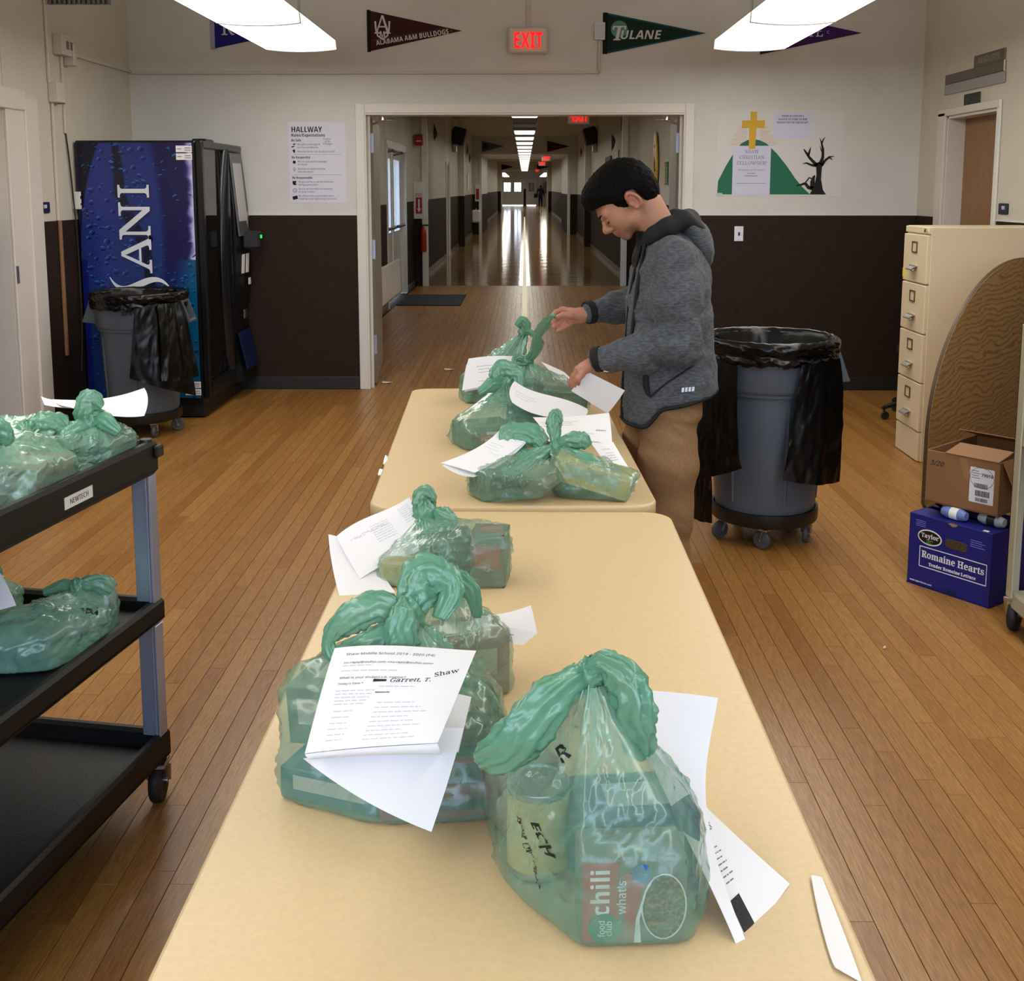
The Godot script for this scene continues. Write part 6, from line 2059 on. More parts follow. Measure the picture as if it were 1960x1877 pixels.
	# the bag under the printed letter and the one behind it
	var B := bag("green grocery bag under the printed letter, on the near table", V(-0.163, 0.955, -1.463), Y, [
		["box", V(0.15, 0.045, 0.11), V(-0.245, Y + 0.024, -1.425), -0.35, 0.0, teal, white, "flat grey-blue box at the left of the letter bag"],
		["box", V(0.12, 0.085, 0.13), V(-0.262, Y + 0.092, -1.510), -0.25, 0.06, Color(0.45, 0.50, 0.44), white, "olive box on top of the flat box in the letter bag"],
		["box", V(0.16, 0.035, 0.10), V(-0.115, Y + 0.019, -1.395), 0.10, 0.0, red, dark, "flat red package at the right front of the letter bag"],
		["box", V(0.14, 0.05, 0.13), V(-0.105, Y + 0.05, -1.525), 0.2, 0.0, dark, brown, "dark box at the back of the letter bag"]],
		[[[V(-0.163, 0.952, -1.463), V(-0.205, 0.972, -1.455), V(-0.245, 0.955, -1.45), V(-0.272, 0.925, -1.45), V(-0.262, 0.905, -1.445), V(-0.215, 0.925, -1.435), V(-0.172, 0.945, -1.45)], [0.014, 0.021, 0.019, 0.009, 0.012, 0.019, 0.014], 0.55],
		[[V(-0.160, 0.955, -1.463), V(-0.150, 0.985, -1.475), V(-0.135, 1.005, -1.485), V(-0.105, 0.990, -1.475), V(-0.118, 0.955, -1.455)], [0.018, 0.030, 0.030, 0.024, 0.012], 0.7],
		[[V(-0.165, 0.975, -1.445), V(-0.168, 0.948, -1.432), V(-0.166, 0.915, -1.432), V(-0.150, 0.890, -1.43)], [0.017, 0.021, 0.020, 0.022], 0.75]], 3.1, {"knot": 0.024})
	print_on_bag(B, "TIE", 0.009, Vector2(0.93, 0.22), Vector2(0.0, 0.05), ink)
	print_on_bag(B, "BAG", 0.009, Vector2(0.90, 0.22), Vector2(0.0, 0.05), ink)
	bag("green grocery bag half hidden behind the letter bag", V(-0.140, 0.90, -1.715), Y, [
		["box", V(0.16, 0.10, 0.10), V(-0.115, Y + 0.052, -1.735), 0.35, 0.0, pink, white, "pinkish box in the half hidden bag"],
		["can", V(0.075, 0.105, 0.075), V(-0.175, Y + 0.055, -1.66), 0.0, 0.0, tan, tan, "tin in the half hidden bag"]],
		[[[V(-0.14, 0.90, -1.715), V(-0.115, 0.925, -1.70), V(-0.085, 0.905, -1.69), V(-0.075, 0.865, -1.68)], [0.014, 0.024, 0.024, 0.01], 0.5]], 5.3)
	# bag beside the folded letter at the far end of the near table
	bag("green grocery bag with a red carton at the near table's far end", V(-0.217, 0.836, -2.335), Y, [
		["box", V(0.075, 0.115, 0.075), V(-0.072, Y + 0.058, -2.235), -0.12, 0.0, Color(0.40, 0.22, 0.20), Color(0.66, 0.14, 0.17), "upright red carton at the right end of its green bag"],
		["box", V(0.12, 0.09, 0.11), V(-0.165, Y + 0.046, -2.265), 0.3, 0.0, Color(0.30, 0.34, 0.30), dark, "dark carton in the middle of the red carton's bag"],
		["box", V(0.075, 0.05, 0.06), V(-0.262, Y + 0.027, -2.225), -0.2, 0.0, Color(0.82, 0.76, 0.58), straw, "small cream package low at the left of its green bag"]],
		[[[V(-0.217, 0.836, -2.335), V(-0.222, 0.858, -2.34), V(-0.214, 0.878, -2.345), V(-0.196, 0.868, -2.335)], [0.016, 0.024, 0.026, 0.010], 0.8],
		[[V(-0.215, 0.838, -2.33), V(-0.205, 0.815, -2.295), V(-0.190, 0.790, -2.275), V(-0.180, 0.775, -2.265)], [0.016, 0.026, 0.024, 0.010], 0.7],
		[[V(-0.205, 0.835, -2.33), V(-0.175, 0.835, -2.31), V(-0.150, 0.82, -2.30)], [0.016, 0.024, 0.012], 0.6]], 7.9, {"knot": 0.026, "hull": [V(-0.032, Y + 0.12, -2.25)]})
	# two bags at the front of the far table
	bag("green grocery bag at the far table's near edge, left one of the pair", V(-0.022, 0.838, -2.985), Y, [
		["box", V(0.12, 0.075, 0.10), V(-0.075, Y + 0.04, -2.895), 0.5, 0.0, Color(0.32, 0.36, 0.33), dark, "grey box in the left bag of the pair"],
		["box", V(0.07, 0.05, 0.15), V(0.020, Y + 0.06, -2.875), 0.7, 0.3, brown, Color(0.60, 0.45, 0.34), "brown carton leaning in the left bag of the pair"]],
		[[[V(-0.022, 0.838, -2.985), V(-0.045, 0.858, -2.975), V(-0.035, 0.872, -2.985), V(0.02, 0.868, -2.98), V(0.055, 0.845, -2.965)], [0.016, 0.026, 0.028, 0.030, 0.020], 0.75],
		[[V(-0.02, 0.83, -2.97), V(0.01, 0.815, -2.90), V(-0.02, 0.80, -2.865), V(-0.06, 0.795, -2.86)], [0.014, 0.026, 0.030, 0.012], 0.6]], 11.1, {"knot": 0.024, "slack": 1.15})
	bag("green grocery bag at the far table's near edge, right one of the pair", V(0.088, 0.838, -2.960), Y, [
		["box", V(0.205, 0.065, 0.10), V(0.185, Y + 0.062, -2.885), -0.15, -0.26, straw, Color(0.66, 0.72, 0.62), "straw coloured carton tilted in the right bag of the pair"],
		["box", V(0.10, 0.05, 0.10), V(0.135, Y + 0.028, -2.93), 0.2, 0.0, dark, teal, "dark box under the tilted carton"]],
		[[[V(0.088, 0.838, -2.96), V(0.085, 0.872, -2.965), V(0.083, 0.905, -2.97), V(0.092, 0.928, -2.975), V(0.100, 0.905, -2.965)], [0.012, 0.016, 0.022, 0.020, 0.010], 0.8],
		[[V(0.088, 0.838, -2.96), V(0.125, 0.858, -2.95), V(0.160, 0.858, -2.945), V(0.175, 0.842, -2.945)], [0.012, 0.022, 0.026, 0.012], 0.7],
		[[V(0.08, 0.835, -2.955), V(0.04, 0.825, -2.91), V(0.0, 0.80, -2.885), V(-0.012, 0.785, -2.88)], [0.012, 0.024, 0.030, 0.014], 0.6],
		[[V(0.10, 0.832, -2.955), V(0.16, 0.822, -2.90), V(0.215, 0.798, -2.885)], [0.010, 0.020, 0.012], 0.45]], 13.7, {"knot": 0.017})
	bag("green grocery bag in the middle of the far table, before the man", V(-0.066, 0.90, -3.62), Y, [
		["box", V(0.17, 0.07, 0.13), V(-0.135, Y + 0.037, -3.50), 0.4, 0.0, Color(0.35, 0.40, 0.35), brown, "low dark carton in the middle bag of the far table"],
		["box", V(0.08, 0.05, 0.08), V(-0.10, Y + 0.028, -3.42), 0.1, 0.0, red, white, "small red package low in the middle bag of the far table"],
		["box", V(0.14, 0.11, 0.12), V(0.02, Y + 0.057, -3.56), -0.2, 0.0, teal, dark, "blue-grey carton at the right of the far table's middle bag"]],
		[[[V(-0.066, 0.90, -3.62), V(-0.085, 0.925, -3.61), V(-0.07, 0.945, -3.62), V(-0.025, 0.925, -3.62), V(-0.02, 0.885, -3.60)], [0.02, 0.030, 0.034, 0.028, 0.012], 0.75],
		[[V(-0.075, 0.90, -3.61), V(-0.115, 0.90, -3.57), V(-0.15, 0.88, -3.55)], [0.016, 0.022, 0.008], 0.7]], 17.3, {"knot": 0.026, "slack": 1.1})
	bag("green grocery bag at the far table's end, held up by the man", V(0.012, 0.888, -4.15), Y, [
		["box", V(0.19, 0.08, 0.12), V(0.135, Y + 0.042, -4.05), -0.25, 0.0, Color(0.30, 0.32, 0.22), brown, "olive carton in the bag the man holds"],
		["box", V(0.12, 0.10, 0.12), V(0.0, Y + 0.052, -4.10), 0.2, 0.0, dark, teal, "dark carton in the bag the man holds"]],
		[[[V(0.012, 0.888, -4.15), V(0.040, 0.935, -4.10), V(0.050, 0.975, -4.05), V(0.048, 1.01, -4.0), V(0.070, 1.05, -3.95), V(0.098, 1.092, -3.87), V(0.108, 1.102, -3.85)], [0.014, 0.020, 0.022, 0.016, 0.020, 0.018, 0.010], 0.7],
		[[V(0.012, 0.89, -4.15), V(-0.018, 0.905, -4.14), V(-0.038, 0.898, -4.13), V(-0.03, 0.885, -4.12), V(0.01, 0.885, -4.13)], [0.012, 0.014, 0.012, 0.012, 0.012], 0.6]], 19.9, {"knot": 0.022})
	bag("green grocery bag farthest back on the far table, left of the held one", V(-0.004, 0.975, -4.36), Y, [
		["box", V(0.15, 0.09, 0.12), V(-0.165, Y + 0.047, -4.25), 0.3, 0.0, Color(0.34, 0.38, 0.34), brown, "dark carton in the farthest bag"],
		["box", V(0.12, 0.12, 0.10), V(-0.075, Y + 0.062, -4.30), 0.0, 0.0, teal, dark, "blue-grey carton in the farthest bag"]],
		[[[V(-0.004, 0.975, -4.36), V(0.004, 1.0, -4.355), V(-0.012, 1.02, -4.35), V(-0.03, 1.0, -4.345)], [0.018, 0.022, 0.022, 0.010], 0.7],
		[[V(-0.004, 0.975, -4.36), V(0.02, 0.985, -4.30), V(0.045, 0.99, -4.12)], [0.012, 0.014, 0.010], 0.7]], 23.1, {"alpha": 0.55})
	# bags on the cart: top shelf
	Y = 0.887
	bag("pale green grocery bag on the cart's top shelf, at the photo's left edge", V(-1.115, 1.035, -2.185), Y, [
		["box", V(0.13, 0.09, 0.14), V(-1.055, Y + 0.047, -2.25), -0.165, 0.0, pink, white, "pink carton in the bag at the left edge"],
		["box", V(0.14, 0.10, 0.12), V(-1.20, Y + 0.052, -2.17), -0.2, 0.0, white, brown, "white carton in the bag at the left edge"]],
		[[[V(-1.115, 1.035, -2.185), V(-1.09, 1.06, -2.17), V(-1.06, 1.055, -2.165), V(-1.045, 1.035, -2.16)], [0.022, 0.034, 0.032, 0.012], 0.7],
		[[V(-1.115, 1.035, -2.185), V(-1.15, 1.05, -2.15), V(-1.19, 1.03, -2.13)], [0.022, 0.034, 0.02], 0.7]], 29.3, {"stops": [[V(0.9864, 0, 0.1643), -1.3408, 0.955], [V(0.1643, 0, -0.9864), 2.3926, 0.955]], "knot": 0.028, "slack": 1.25, "alpha": 0.52, "hull": [V(-1.005, 0.95, -2.29), V(-1.02, 1.00, -2.31), V(-1.06, 1.035, -2.28), V(-1.12, 1.045, -2.23), V(-1.03, 0.985, -2.20)]})
	bag("pale green grocery bag on the cart's top shelf, at the far right corner", V(-1.005, 1.012, -2.475), Y, [
		["box", V(0.10, 0.08, 0.11), V(-0.992, Y + 0.042, -2.515), -0.165, 0.0, Color(0.48, 0.50, 0.50), teal, "grey carton in the corner bag on the cart"],
		["can", V(0.08, 0.085, 0.08), V(-1.10, Y + 0.045, -2.40), 0.0, 0.0, white, tan, "tin in the corner bag on the cart"]],
		[[[V(-1.005, 1.012, -2.475), V(-1.01, 1.035, -2.47), V(-1.0, 1.06, -2.475), V(-0.98, 1.045, -2.475)], [0.022, 0.030, 0.030, 0.010], 0.8],
		[[V(-1.005, 1.012, -2.475), V(-1.02, 0.998, -2.44), V(-1.035, 0.985, -2.42), V(-1.03, 0.975, -2.41)], [0.018, 0.026, 0.022, 0.008], 0.7],
		[[V(-1.0, 1.012, -2.475), V(-0.965, 1.015, -2.46), V(-0.935, 0.99, -2.455)], [0.016, 0.022, 0.010], 0.6]], 31.7, {"stops": [[V(0.9864, 0, 0.1643), -1.3408, 0.955], [V(0.1643, 0, -0.9864), 2.3926, 0.955]], "knot": 0.022, "slack": 1.2, "alpha": 0.52, "hull": [V(-0.945, 0.93, -2.55), V(-0.955, 0.985, -2.54), V(-0.975, 1.01, -2.52), V(-1.04, 1.0, -2.44), V(-1.06, 0.96, -2.40), V(-0.99, 0.93, -2.43)]})
	bag("puffed pale green grocery bag on the cart's top shelf, behind the other two", V(-1.13, 0.995, -2.42), Y, [
		["box", V(0.14, 0.09, 0.12), V(-1.23, Y + 0.047, -2.42), 0.2, 0.0, tan, white, "tan carton in the puffed bag on the cart"],
		["box", V(0.08, 0.07, 0.08), V(-1.16, Y + 0.037, -2.31), 0.0, 0.0, straw, white, "straw coloured carton in the puffed bag on the cart"]],
		[[[V(-1.13, 0.995, -2.42), V(-1.10, 1.012, -2.43), V(-1.07, 1.010, -2.44), V(-1.05, 0.985, -2.44)], [0.018, 0.028, 0.028, 0.012], 0.7]], 37.1, {"stops": [[V(0.9864, 0, 0.1643), -1.3408, 0.955], [V(0.1643, 0, -0.9864), 2.3926, 0.955]], "knot": 0.025, "slack": 1.3, "alpha": 0.52, "hull": [V(-1.06, 1.01, -2.46), V(-1.12, 1.03, -2.48), V(-1.2, 1.03, -2.45)]})
	# middle shelf
	Y = 0.509
	var mb := bag("green grocery bag lying on the cart's middle shelf", V(-1.04, 0.628, -2.43), Y, [
		["box", V(0.12, 0.075, 0.13), V(-1.035, Y + 0.039, -2.45), 0.15, 0.0, Color(0.50, 0.54, 0.56), white, "grey carton in the bag on the middle shelf"],
		["box", V(0.14, 0.08, 0.14), V(-1.11, Y + 0.042, -2.30), 0.2, 0.0, Color(0.42, 0.52, 0.58), teal, "blue-grey carton in the bag on the middle shelf"]],
		[[[V(-1.04, 0.628, -2.43), V(-1.01, 0.638, -2.435), V(-0.98, 0.632, -2.44), V(-0.962, 0.618, -2.445)], [0.014, 0.018, 0.022, 0.014], 0.6],
		[[V(-1.04, 0.628, -2.43), V(-1.08, 0.625, -2.44), V(-1.125, 0.612, -2.44)], [0.014, 0.018, 0.008], 0.6]], 41.9, {"stops": [[V(0.9864, 0, 0.1643), -1.3408, 0.555], [V(0.1643, 0, -0.9864), 2.3926, 0.555]], "knot": 0.017, "alpha": 0.60, "hull": [V(-0.985, 0.60, -2.50), V(-0.99, 0.61, -2.45), V(-1.14, 0.62, -2.30)]})
	print_on_bag(mb, "SAV", 0.016, Vector2(0.86, 0.42), Vector2(0.06, -0.01), ink, {"bold": true})
	bag("olive looking grocery bag far back on the cart's middle shelf", V(-1.27, 0.665, -2.44), Y, [
		["box", V(0.12, 0.09, 0.12), V(-1.265, Y + 0.047, -2.445), 0.1, 0.0, Color(0.44, 0.42, 0.30), brown, "olive carton in the far bag on the middle shelf"],
		["box", V(0.10, 0.08, 0.10), V(-1.34, Y + 0.042, -2.36), 0.1, 0.0, brown, tan, "brown carton in the far bag on the middle shelf"]],
		[[[V(-1.27, 0.665, -2.44), V(-1.245, 0.67, -2.43), V(-1.225, 0.65, -2.43)], [0.02, 0.028, 0.016], 0.7]], 43.3, {"stops": [[V(0.9864, 0, 0.1643), -1.3408, 0.555], [V(0.1643, 0, -0.9864), 2.3926, 0.555]], "alpha": 0.55})

func sheet(called: String, label: String, rows: Array, category := "paper", group := "loose order sheets", thick := 0.0005) -> Node3D:
	var t := thing(called, label, category, V(0, 0, 0), 0.0, group)
	obj("sheet", sheet_geo(rows, 16, 16, thick), M.paper, t)
	return t

func lines(rows: Array, t: Node, w: float, l: float, list: Array, m: Material):     # rows of small grey type: [u, v, length]
	var g := Geo.new()
	var h := 0.0017
	for q in list:
		var n := maxi(2, int(q[2] / 0.006))
		var u: float = q[0]
		var x := 0.0
		while x < q[2]:
			var wl := minf(rng.randf_range(0.004, 0.014), q[2] - x)
			var pts := []
			for c in [[x, h * 0.5], [x + wl, h * 0.5], [x + wl, -h * 0.5], [x, -h * 0.5]]:
				var uu: float = u + c[0] / w
				var vv: float = q[1] - c[1] / l
				pts.append(bez(rows, uu, vv) + bez_n(rows, uu, vv) * 0.0006)
			g.quad(pts[3], pts[2], pts[1], pts[0])
			x += wl + 0.002
	obj("type_lines", g, m, t).set_meta("kind", "stuff")

func build_papers():
	var ink := mk("type_ink", Color(0.76, 0.76, 0.79), 0.8)
	# the letter on the near bag
	var r := [[V(-0.256, 0.933, -1.405), V(-0.192, 0.945, -1.4), V(-0.13, 0.927, -1.42), V(-0.066, 0.915, -1.44)], [V(-0.263, 0.91, -1.36), V(-0.192, 0.924, -1.345), V(-0.139, 0.913, -1.355), V(-0.08, 0.899, -1.385)], [V(-0.268, 0.877, -1.31), V(-0.206, 0.885, -1.295), V(-0.153, 0.886, -1.3), V(-0.096, 0.875, -1.33)], [V(-0.272, 0.854, -1.272), V(-0.208, 0.865, -1.268), V(-0.157, 0.866, -1.272), V(-0.108, 0.862, -1.285)]]
	var t := sheet("printed_letter", "printed school letter with a handwritten name lying on the near bag", r, "letter")
	var w := 0.19
	var l := 0.24
	print_on(r, "Shaw Middle School 2019 - 2020 (P4)", 0.0052, 0.10, 0.085, w, l, M.faint_ink, t)
	print_on(r, "no-reply@wufoo.com <no-reply@wufoo.com>", 0.0042, 0.10, 0.17, w, l, M.faint_ink, t)
	print_on(r, "What is your student I.D. number?", 0.0042, 0.10, 0.315, w, l, M.faint_ink, t)
	print_on(r, "Today's Date *", 0.0038, 0.10, 0.37, w, l, M.faint_ink, t)
	print_on(r, "Garrett, T.", 0.0085, 0.465, 0.345, w, l, M.black_ink, t, {"slant": 0.25, "serif": true, "turn": 0.06})
	print_on(r, "Shaw", 0.0095, 0.77, 0.285, w, l, M.black_ink, t, {"slant": 0.25, "serif": true, "turn": 0.42})
	var scr := Geo.new()
	for q in [[0.345, 0.345, 0.018, 0.006], [0.385, 0.455, 0.02, 0.002]]:
		var p := []
		for c in [[0.0, -1.0], [1.0, -0.7], [1.0, 0.7], [0.0, 1.0]]:
			p.append(bez(r, q[0] + c[0] * q[2] / w, q[1] + c[1] * q[3] * 0.5 / l) + bez_n(r, q[0], q[1]) * 0.0007)
		scr.quad(p[3], p[2], p[1], p[0])
	obj("pen_scribble", scr, M.black_ink, t)
	var para := [[0.10, 0.20, 0.04], [0.10, 0.25, 0.075], [0.40, 0.40, 0.05]]
	for i in 5:
		para.append([0.10 + 0.003 * i, 0.435 + i * 0.03, 0.052 - 0.003 * i])
	for i in 6:
		para.append([0.12, 0.62 + i * 0.055, 0.026 - 0.002 * (i % 3)])
	for i in 9:
		para.append([0.42 - 0.004 * i, 0.55 + 0.045 * i, 0.052 + 0.012 * (i % 3)])
	lines(r, t, w, l, para, ink)
	# its lower edge folded under
	var r2 := [[V(-0.272, 0.853, -1.272), V(-0.208, 0.864, -1.268), V(-0.157, 0.865, -1.272), V(-0.108, 0.861, -1.285)], [V(-0.267, 0.848, -1.262), V(-0.201, 0.856, -1.258), V(-0.156, 0.856, -1.262), V(-0.1, 0.848, -1.272)], [V(-0.25, 0.834, -1.3), V(-0.201, 0.839, -1.3), V(-0.161, 0.841, -1.3), V(-0.105, 0.835, -1.31)]]
	obj("folded_edge", sheet_geo(r2, 12, 6), M.paper, t)
	sheet("blank_sheet", "blank white sheet hanging under the printed letter on the near bag", [[V(-0.211, 0.855, -1.325), V(-0.143, 0.863, -1.325), V(-0.079, 0.853, -1.34)], [V(-0.24, 0.84, -1.3), V(-0.159, 0.828, -1.285), V(-0.091, 0.816, -1.295)], [V(-0.277, 0.84, -1.285), V(-0.203, 0.79, -1.265), V(-0.114, 0.761, -1.255)]])
	sheet("blank_sheet", "small white sheet corner sticking out right of the printed letter", [[V(-0.117, 0.87, -1.41), V(-0.094, 0.868, -1.41), V(-0.072, 0.857, -1.42)], [V(-0.123, 0.854, -1.37), V(-0.102, 0.851, -1.37), V(-0.079, 0.838, -1.38)], [V(-0.128, 0.83, -1.34), V(-0.107, 0.823, -1.34), V(-0.086, 0.814, -1.35)]])
	# sheet behind the letter bag
	r = [[V(-0.086, 0.836, -1.76), V(-0.038, 0.818, -1.8), V(0.012, 0.815, -1.86)], [V(-0.076, 0.824, -1.74), V(-0.029, 0.812, -1.78), V(0.018, 0.802, -1.84)], [V(-0.072, 0.806, -1.73), V(-0.033, 0.807, -1.77), V(0.023, 0.78, -1.82)]]
	t = sheet("blank_sheet", "white sheet poking out behind the letter bag towards the table's middle", r)
	r = [[V(-0.079, 0.833, -1.74), V(-0.038, 0.82, -1.76), V(0.024, 0.789, -1.8)], [V(-0.076, 0.822, -1.735), V(-0.038, 0.807, -1.755), V(0.011, 0.785, -1.785)], [V(-0.072, 0.805, -1.73), V(-0.037, 0.792, -1.75), V(-0.001, 0.78, -1.77)]]
	obj("lower_half", sheet_geo(r, 10, 8), M.paper, t)
	lines(r, t, 0.10, 0.05, [[0.45, 0.45, 0.024]], M.ink)
	# tall sheet standing right of the nearest bag and the one fallen from it
	r = [[V(0.125, 0.935, -1.285), V(0.167, 0.92, -1.31), V(0.208, 0.913, -1.32), V(0.244, 0.916, -1.3)], [V(0.135, 0.897, -1.25), V(0.167, 0.884, -1.275), V(0.201, 0.873, -1.29), V(0.234, 0.869, -1.285)], [V(0.17, 0.823, -1.215), V(0.188, 0.824, -1.235), V(0.203, 0.829, -1.25), V(0.215, 0.833, -1.255)], [V(0.209, 0.776, -1.165), V(0.214, 0.776, -1.175), V(0.212, 0.786, -1.2), V(0.207, 0.793, -1.225)], [V(0.238, 0.715, -1.108), V(0.241, 0.716, -1.11), V(0.245, 0.715, -1.112), V(0.25, 0.715, -1.113)]]
	sheet("blank_sheet", "tall curved white sheet standing against the nearest bag's right side", r, "paper", "loose order sheets", 0.0007)
	r = [[V(0.208, 0.798, -1.245), V(0.218, 0.795, -1.26), V(0.224, 0.79, -1.27)], [V(0.212, 0.766, -1.2), V(0.244, 0.763, -1.225), V(0.267, 0.757, -1.245)], [V(0.246, 0.715, -1.118), V(0.276, 0.718, -1.155), V(0.32, 0.722, -1.215)]]
	t = sheet("printed_sheet", "printed sheet with a black picture lying open right of the nearest bag", r)
	print_on(r, "AS", 0.011, 0.30, 0.22, 0.10, 0.16, M.ink, t, {"serif": true, "slant": 0.4})
	var para2 := []
	for i in 7:
		para2.append([0.16, 0.40 + i * 0.045, 0.022 + 0.006 * (i % 2)])
	lines(r, t, 0.12, 0.17, para2, M.faint_ink)
	var pg := Geo.new()
	pg.grid(func(u, v): return bez(r, 0.08 + 0.22 * u, 0.97 - 0.20 * v) + bez_n(r, 0.08 + 0.22 * u, 0.97 - 0.2 * v) * 0.0007, 8, 6)
	obj("picture", pg, mk("picture_dark", Color(0.16, 0.15, 0.16), 0.7, {"tex": noise_tex("crumb", 128, 0.12, 3, 0.25, 1.0, FastNoiseLite.TYPE_SIMPLEX_SMOOTH, 2.5), "scale": V(20, 20, 20)}), t)
	# folded letter at the far end of the near table
	r = [[V(-0.408, 0.8, -2.29), V(-0.361, 0.836, -2.33), V(-0.313, 0.827, -2.36), V(-0.257, 0.865, -2.37)], [V(-0.382, 0.777, -2.24), V(-0.343, 0.799, -2.28), V(-0.278, 0.825, -2.31), V(-0.234, 0.843, -2.33)], [V(-0.342, 0.74, -2.19), V(-0.297, 0.77, -2.23), V(-0.227, 0.763, -2.25), V(-0.184, 0.807, -2.28)]]
	t = sheet("printed_letter", "printed letter propped on the red carton's bag, at the table's left edge", r, "letter")
	var pr := []
	for i in 9:
		pr.append([0.12 + 0.05 * i, 0.30 + 0.02 * (i % 3), 0.02])
	for i in 8:
		pr.append([0.80, 0.15 + 0.05 * i, 0.03])
		pr.append([0.40, 0.25 + 0.05 * i, 0.05])
	lines(r, t, 0.21, 0.15, pr, ink)
	sheet("blank_sheet", "white sheet hanging below the propped letter at the table's left edge", [[V(-0.429, 0.798, -2.31), V(-0.408, 0.797, -2.3), V(-0.343, 0.787, -2.28)], [V(-0.412, 0.758, -2.23), V(-0.365, 0.757, -2.2), V(-0.301, 0.742, -2.21)], [V(-0.378, 0.718, -2.145), V(-0.325, 0.715, -2.15), V(-0.263, 0.718, -2.165)]])
	# sheets among the pair of bags on the far table
	r = [[V(-0.069, 0.88, -2.99), V(-0.041, 0.87, -2.985), V(0.011, 0.858, -2.97)], [V(-0.112, 0.839, -2.93), V(-0.076, 0.832, -2.9), V(-0.054, 0.817, -2.9)], [V(-0.228, 0.808, -2.9), V(-0.174, 0.803, -2.87), V(-0.133, 0.794, -2.85)]]
	t = sheet("printed_sheet", "printed sheet on the left bag of the pair, pointing left off the bag", r)
	lines(r, t, 0.1, 0.2, [[0.15, 0.3, 0.05], [0.15, 0.36, 0.04], [0.15, 0.42, 0.05], [0.5, 0.5, 0.03]], ink)
	sheet("blank_sheet", "white sheet folded beneath the one pointing left off the bag", [[V(-0.005, 0.861, -2.975), V(0.003, 0.856, -2.97), V(0.011, 0.855, -2.97)], [V(-0.118, 0.817, -2.9), V(-0.09, 0.805, -2.89), V(-0.054, 0.798, -2.89)], [V(-0.223, 0.803, -2.895), V(-0.18, 0.781, -2.86), V(-0.135, 0.783, -2.848)]])
	r = [[V(0.026, 0.868, -3.22), V(0.136, 0.866, -3.22), V(0.255, 0.882, -3.22)], [V(0.056, 0.851, -3.14), V(0.148, 0.859, -3.14), V(0.255, 0.859, -3.14)], [V(0.07, 0.831, -3.06), V(0.16, 0.842, -3.06), V(0.252, 0.824, -3.06)]]
	t = sheet("printed_sheet", "printed sheet spread behind the right bag of the pair", r)
	lines(r, t, 0.23, 0.18, [[0.05, 0.25, 0.12], [0.05, 0.32, 0.1], [0.05, 0.40, 0.11], [0.62, 0.75, 0.03]], M.faint_ink)
	print_on(r, "Shaw", 0.010, 0.78, 0.62, 0.23, 0.18, M.ink, t, {"slant": 0.3})
	r = [[V(0.189, 0.832, -3.05), V(0.219, 0.829, -3.05), V(0.255, 0.83, -3.06)], [V(0.221, 0.8, -2.97), V(0.25, 0.802, -2.975), V(0.273, 0.803, -2.985)], [V(0.268, 0.745, -2.86), V(0.288, 0.753, -2.87), V(0.309, 0.76, -2.89)]]
	t = sheet("printed_sheet", "narrow printed sheet slipping down right of the pair of bags", r)
	lines(r, t, 0.08, 0.2, [[0.3, 0.2, 0.03], [0.35, 0.3, 0.03], [0.35, 0.36, 0.03], [0.35, 0.42, 0.03], [0.35, 0.48, 0.03]], M.faint_ink)
	r = [[V(-0.032, 0.918, -3.56), V(0.037, 0.869, -3.53), V(0.114, 0.887, -3.51), V(0.205, 0.839, -3.49)], [V(-0.061, 0.892, -3.52), V(0.011, 0.845, -3.46), V(0.095, 0.842, -3.45), V(0.213, 0.831, -3.45)], [V(-0.039, 0.864, -3.47), V(0.028, 0.825, -3.41), V(0.094, 0.825, -3.41), V(0.178, 0.818, -3.43)]]
	t = sheet("printed_sheet", "curled printed sheet leaning on the far table's middle bag", r)
	lines(r, t, 0.22, 0.09, [[0.08, 0.3, 0.06], [0.08, 0.4, 0.07], [0.08, 0.5, 0.05]], ink)
	r = [[V(-0.216, 0.894, -4.19), V(-0.119, 0.909, -4.2), V(-0.023, 0.901, -4.2)], [V(-0.233, 0.841, -4.15), V(-0.128, 0.848, -4.15), V(-0.015, 0.861, -4.16)], [V(-0.237, 0.783, -4.11), V(-0.137, 0.802, -4.11), V(-0.037, 0.821, -4.12)]]
	t = sheet("printed_sheet", "printed sheet on the farthest bag at the table's far left", r)
	lines(r, t, 0.2, 0.14, [[0.2, 0.3, 0.1], [0.25, 0.4, 0.1], [0.25, 0.5, 0.1], [0.3, 0.8, 0.03]], M.faint_ink)
	sheet("blank_sheet", "white sheet under the printed one on the farthest bag", [[V(-0.225, 0.87, -4.2), V(-0.129, 0.879, -4.21), V(-0.038, 0.882, -4.22)], [V(-0.238, 0.817, -4.17), V(-0.139, 0.828, -4.17), V(-0.037, 0.838, -4.17)], [V(-0.229, 0.777, -4.12), V(-0.137, 0.792, -4.12), V(-0.047, 0.811, -4.13)]])
	sheet("blank_sheet", "grey white sheet behind the held bag on the far table", [[V(0.064, 0.881, -4.2), V(0.105, 0.865, -4.2), V(0.155, 0.842, -4.19)], [V(0.094, 0.861, -4.16), V(0.154, 0.832, -4.15), V(0.204, 0.803, -4.14)], [V(0.113, 0.831, -4.13), V(0.173, 0.801, -4.12), V(0.229, 0.774, -4.11)]])
	# the slip in the man's hand
	sheet("order_slip", "blank white slip held in the man's near hand", [[V(0.208, 0.951, -3.556), V(0.27, 0.92, -3.552), V(0.332, 0.889, -3.55)], [V(0.181, 0.916, -3.566), V(0.245, 0.881, -3.562), V(0.309, 0.847, -3.56)], [V(0.156, 0.882, -3.578), V(0.22, 0.843, -3.575), V(0.278, 0.807, -3.572)]], "paper", "")
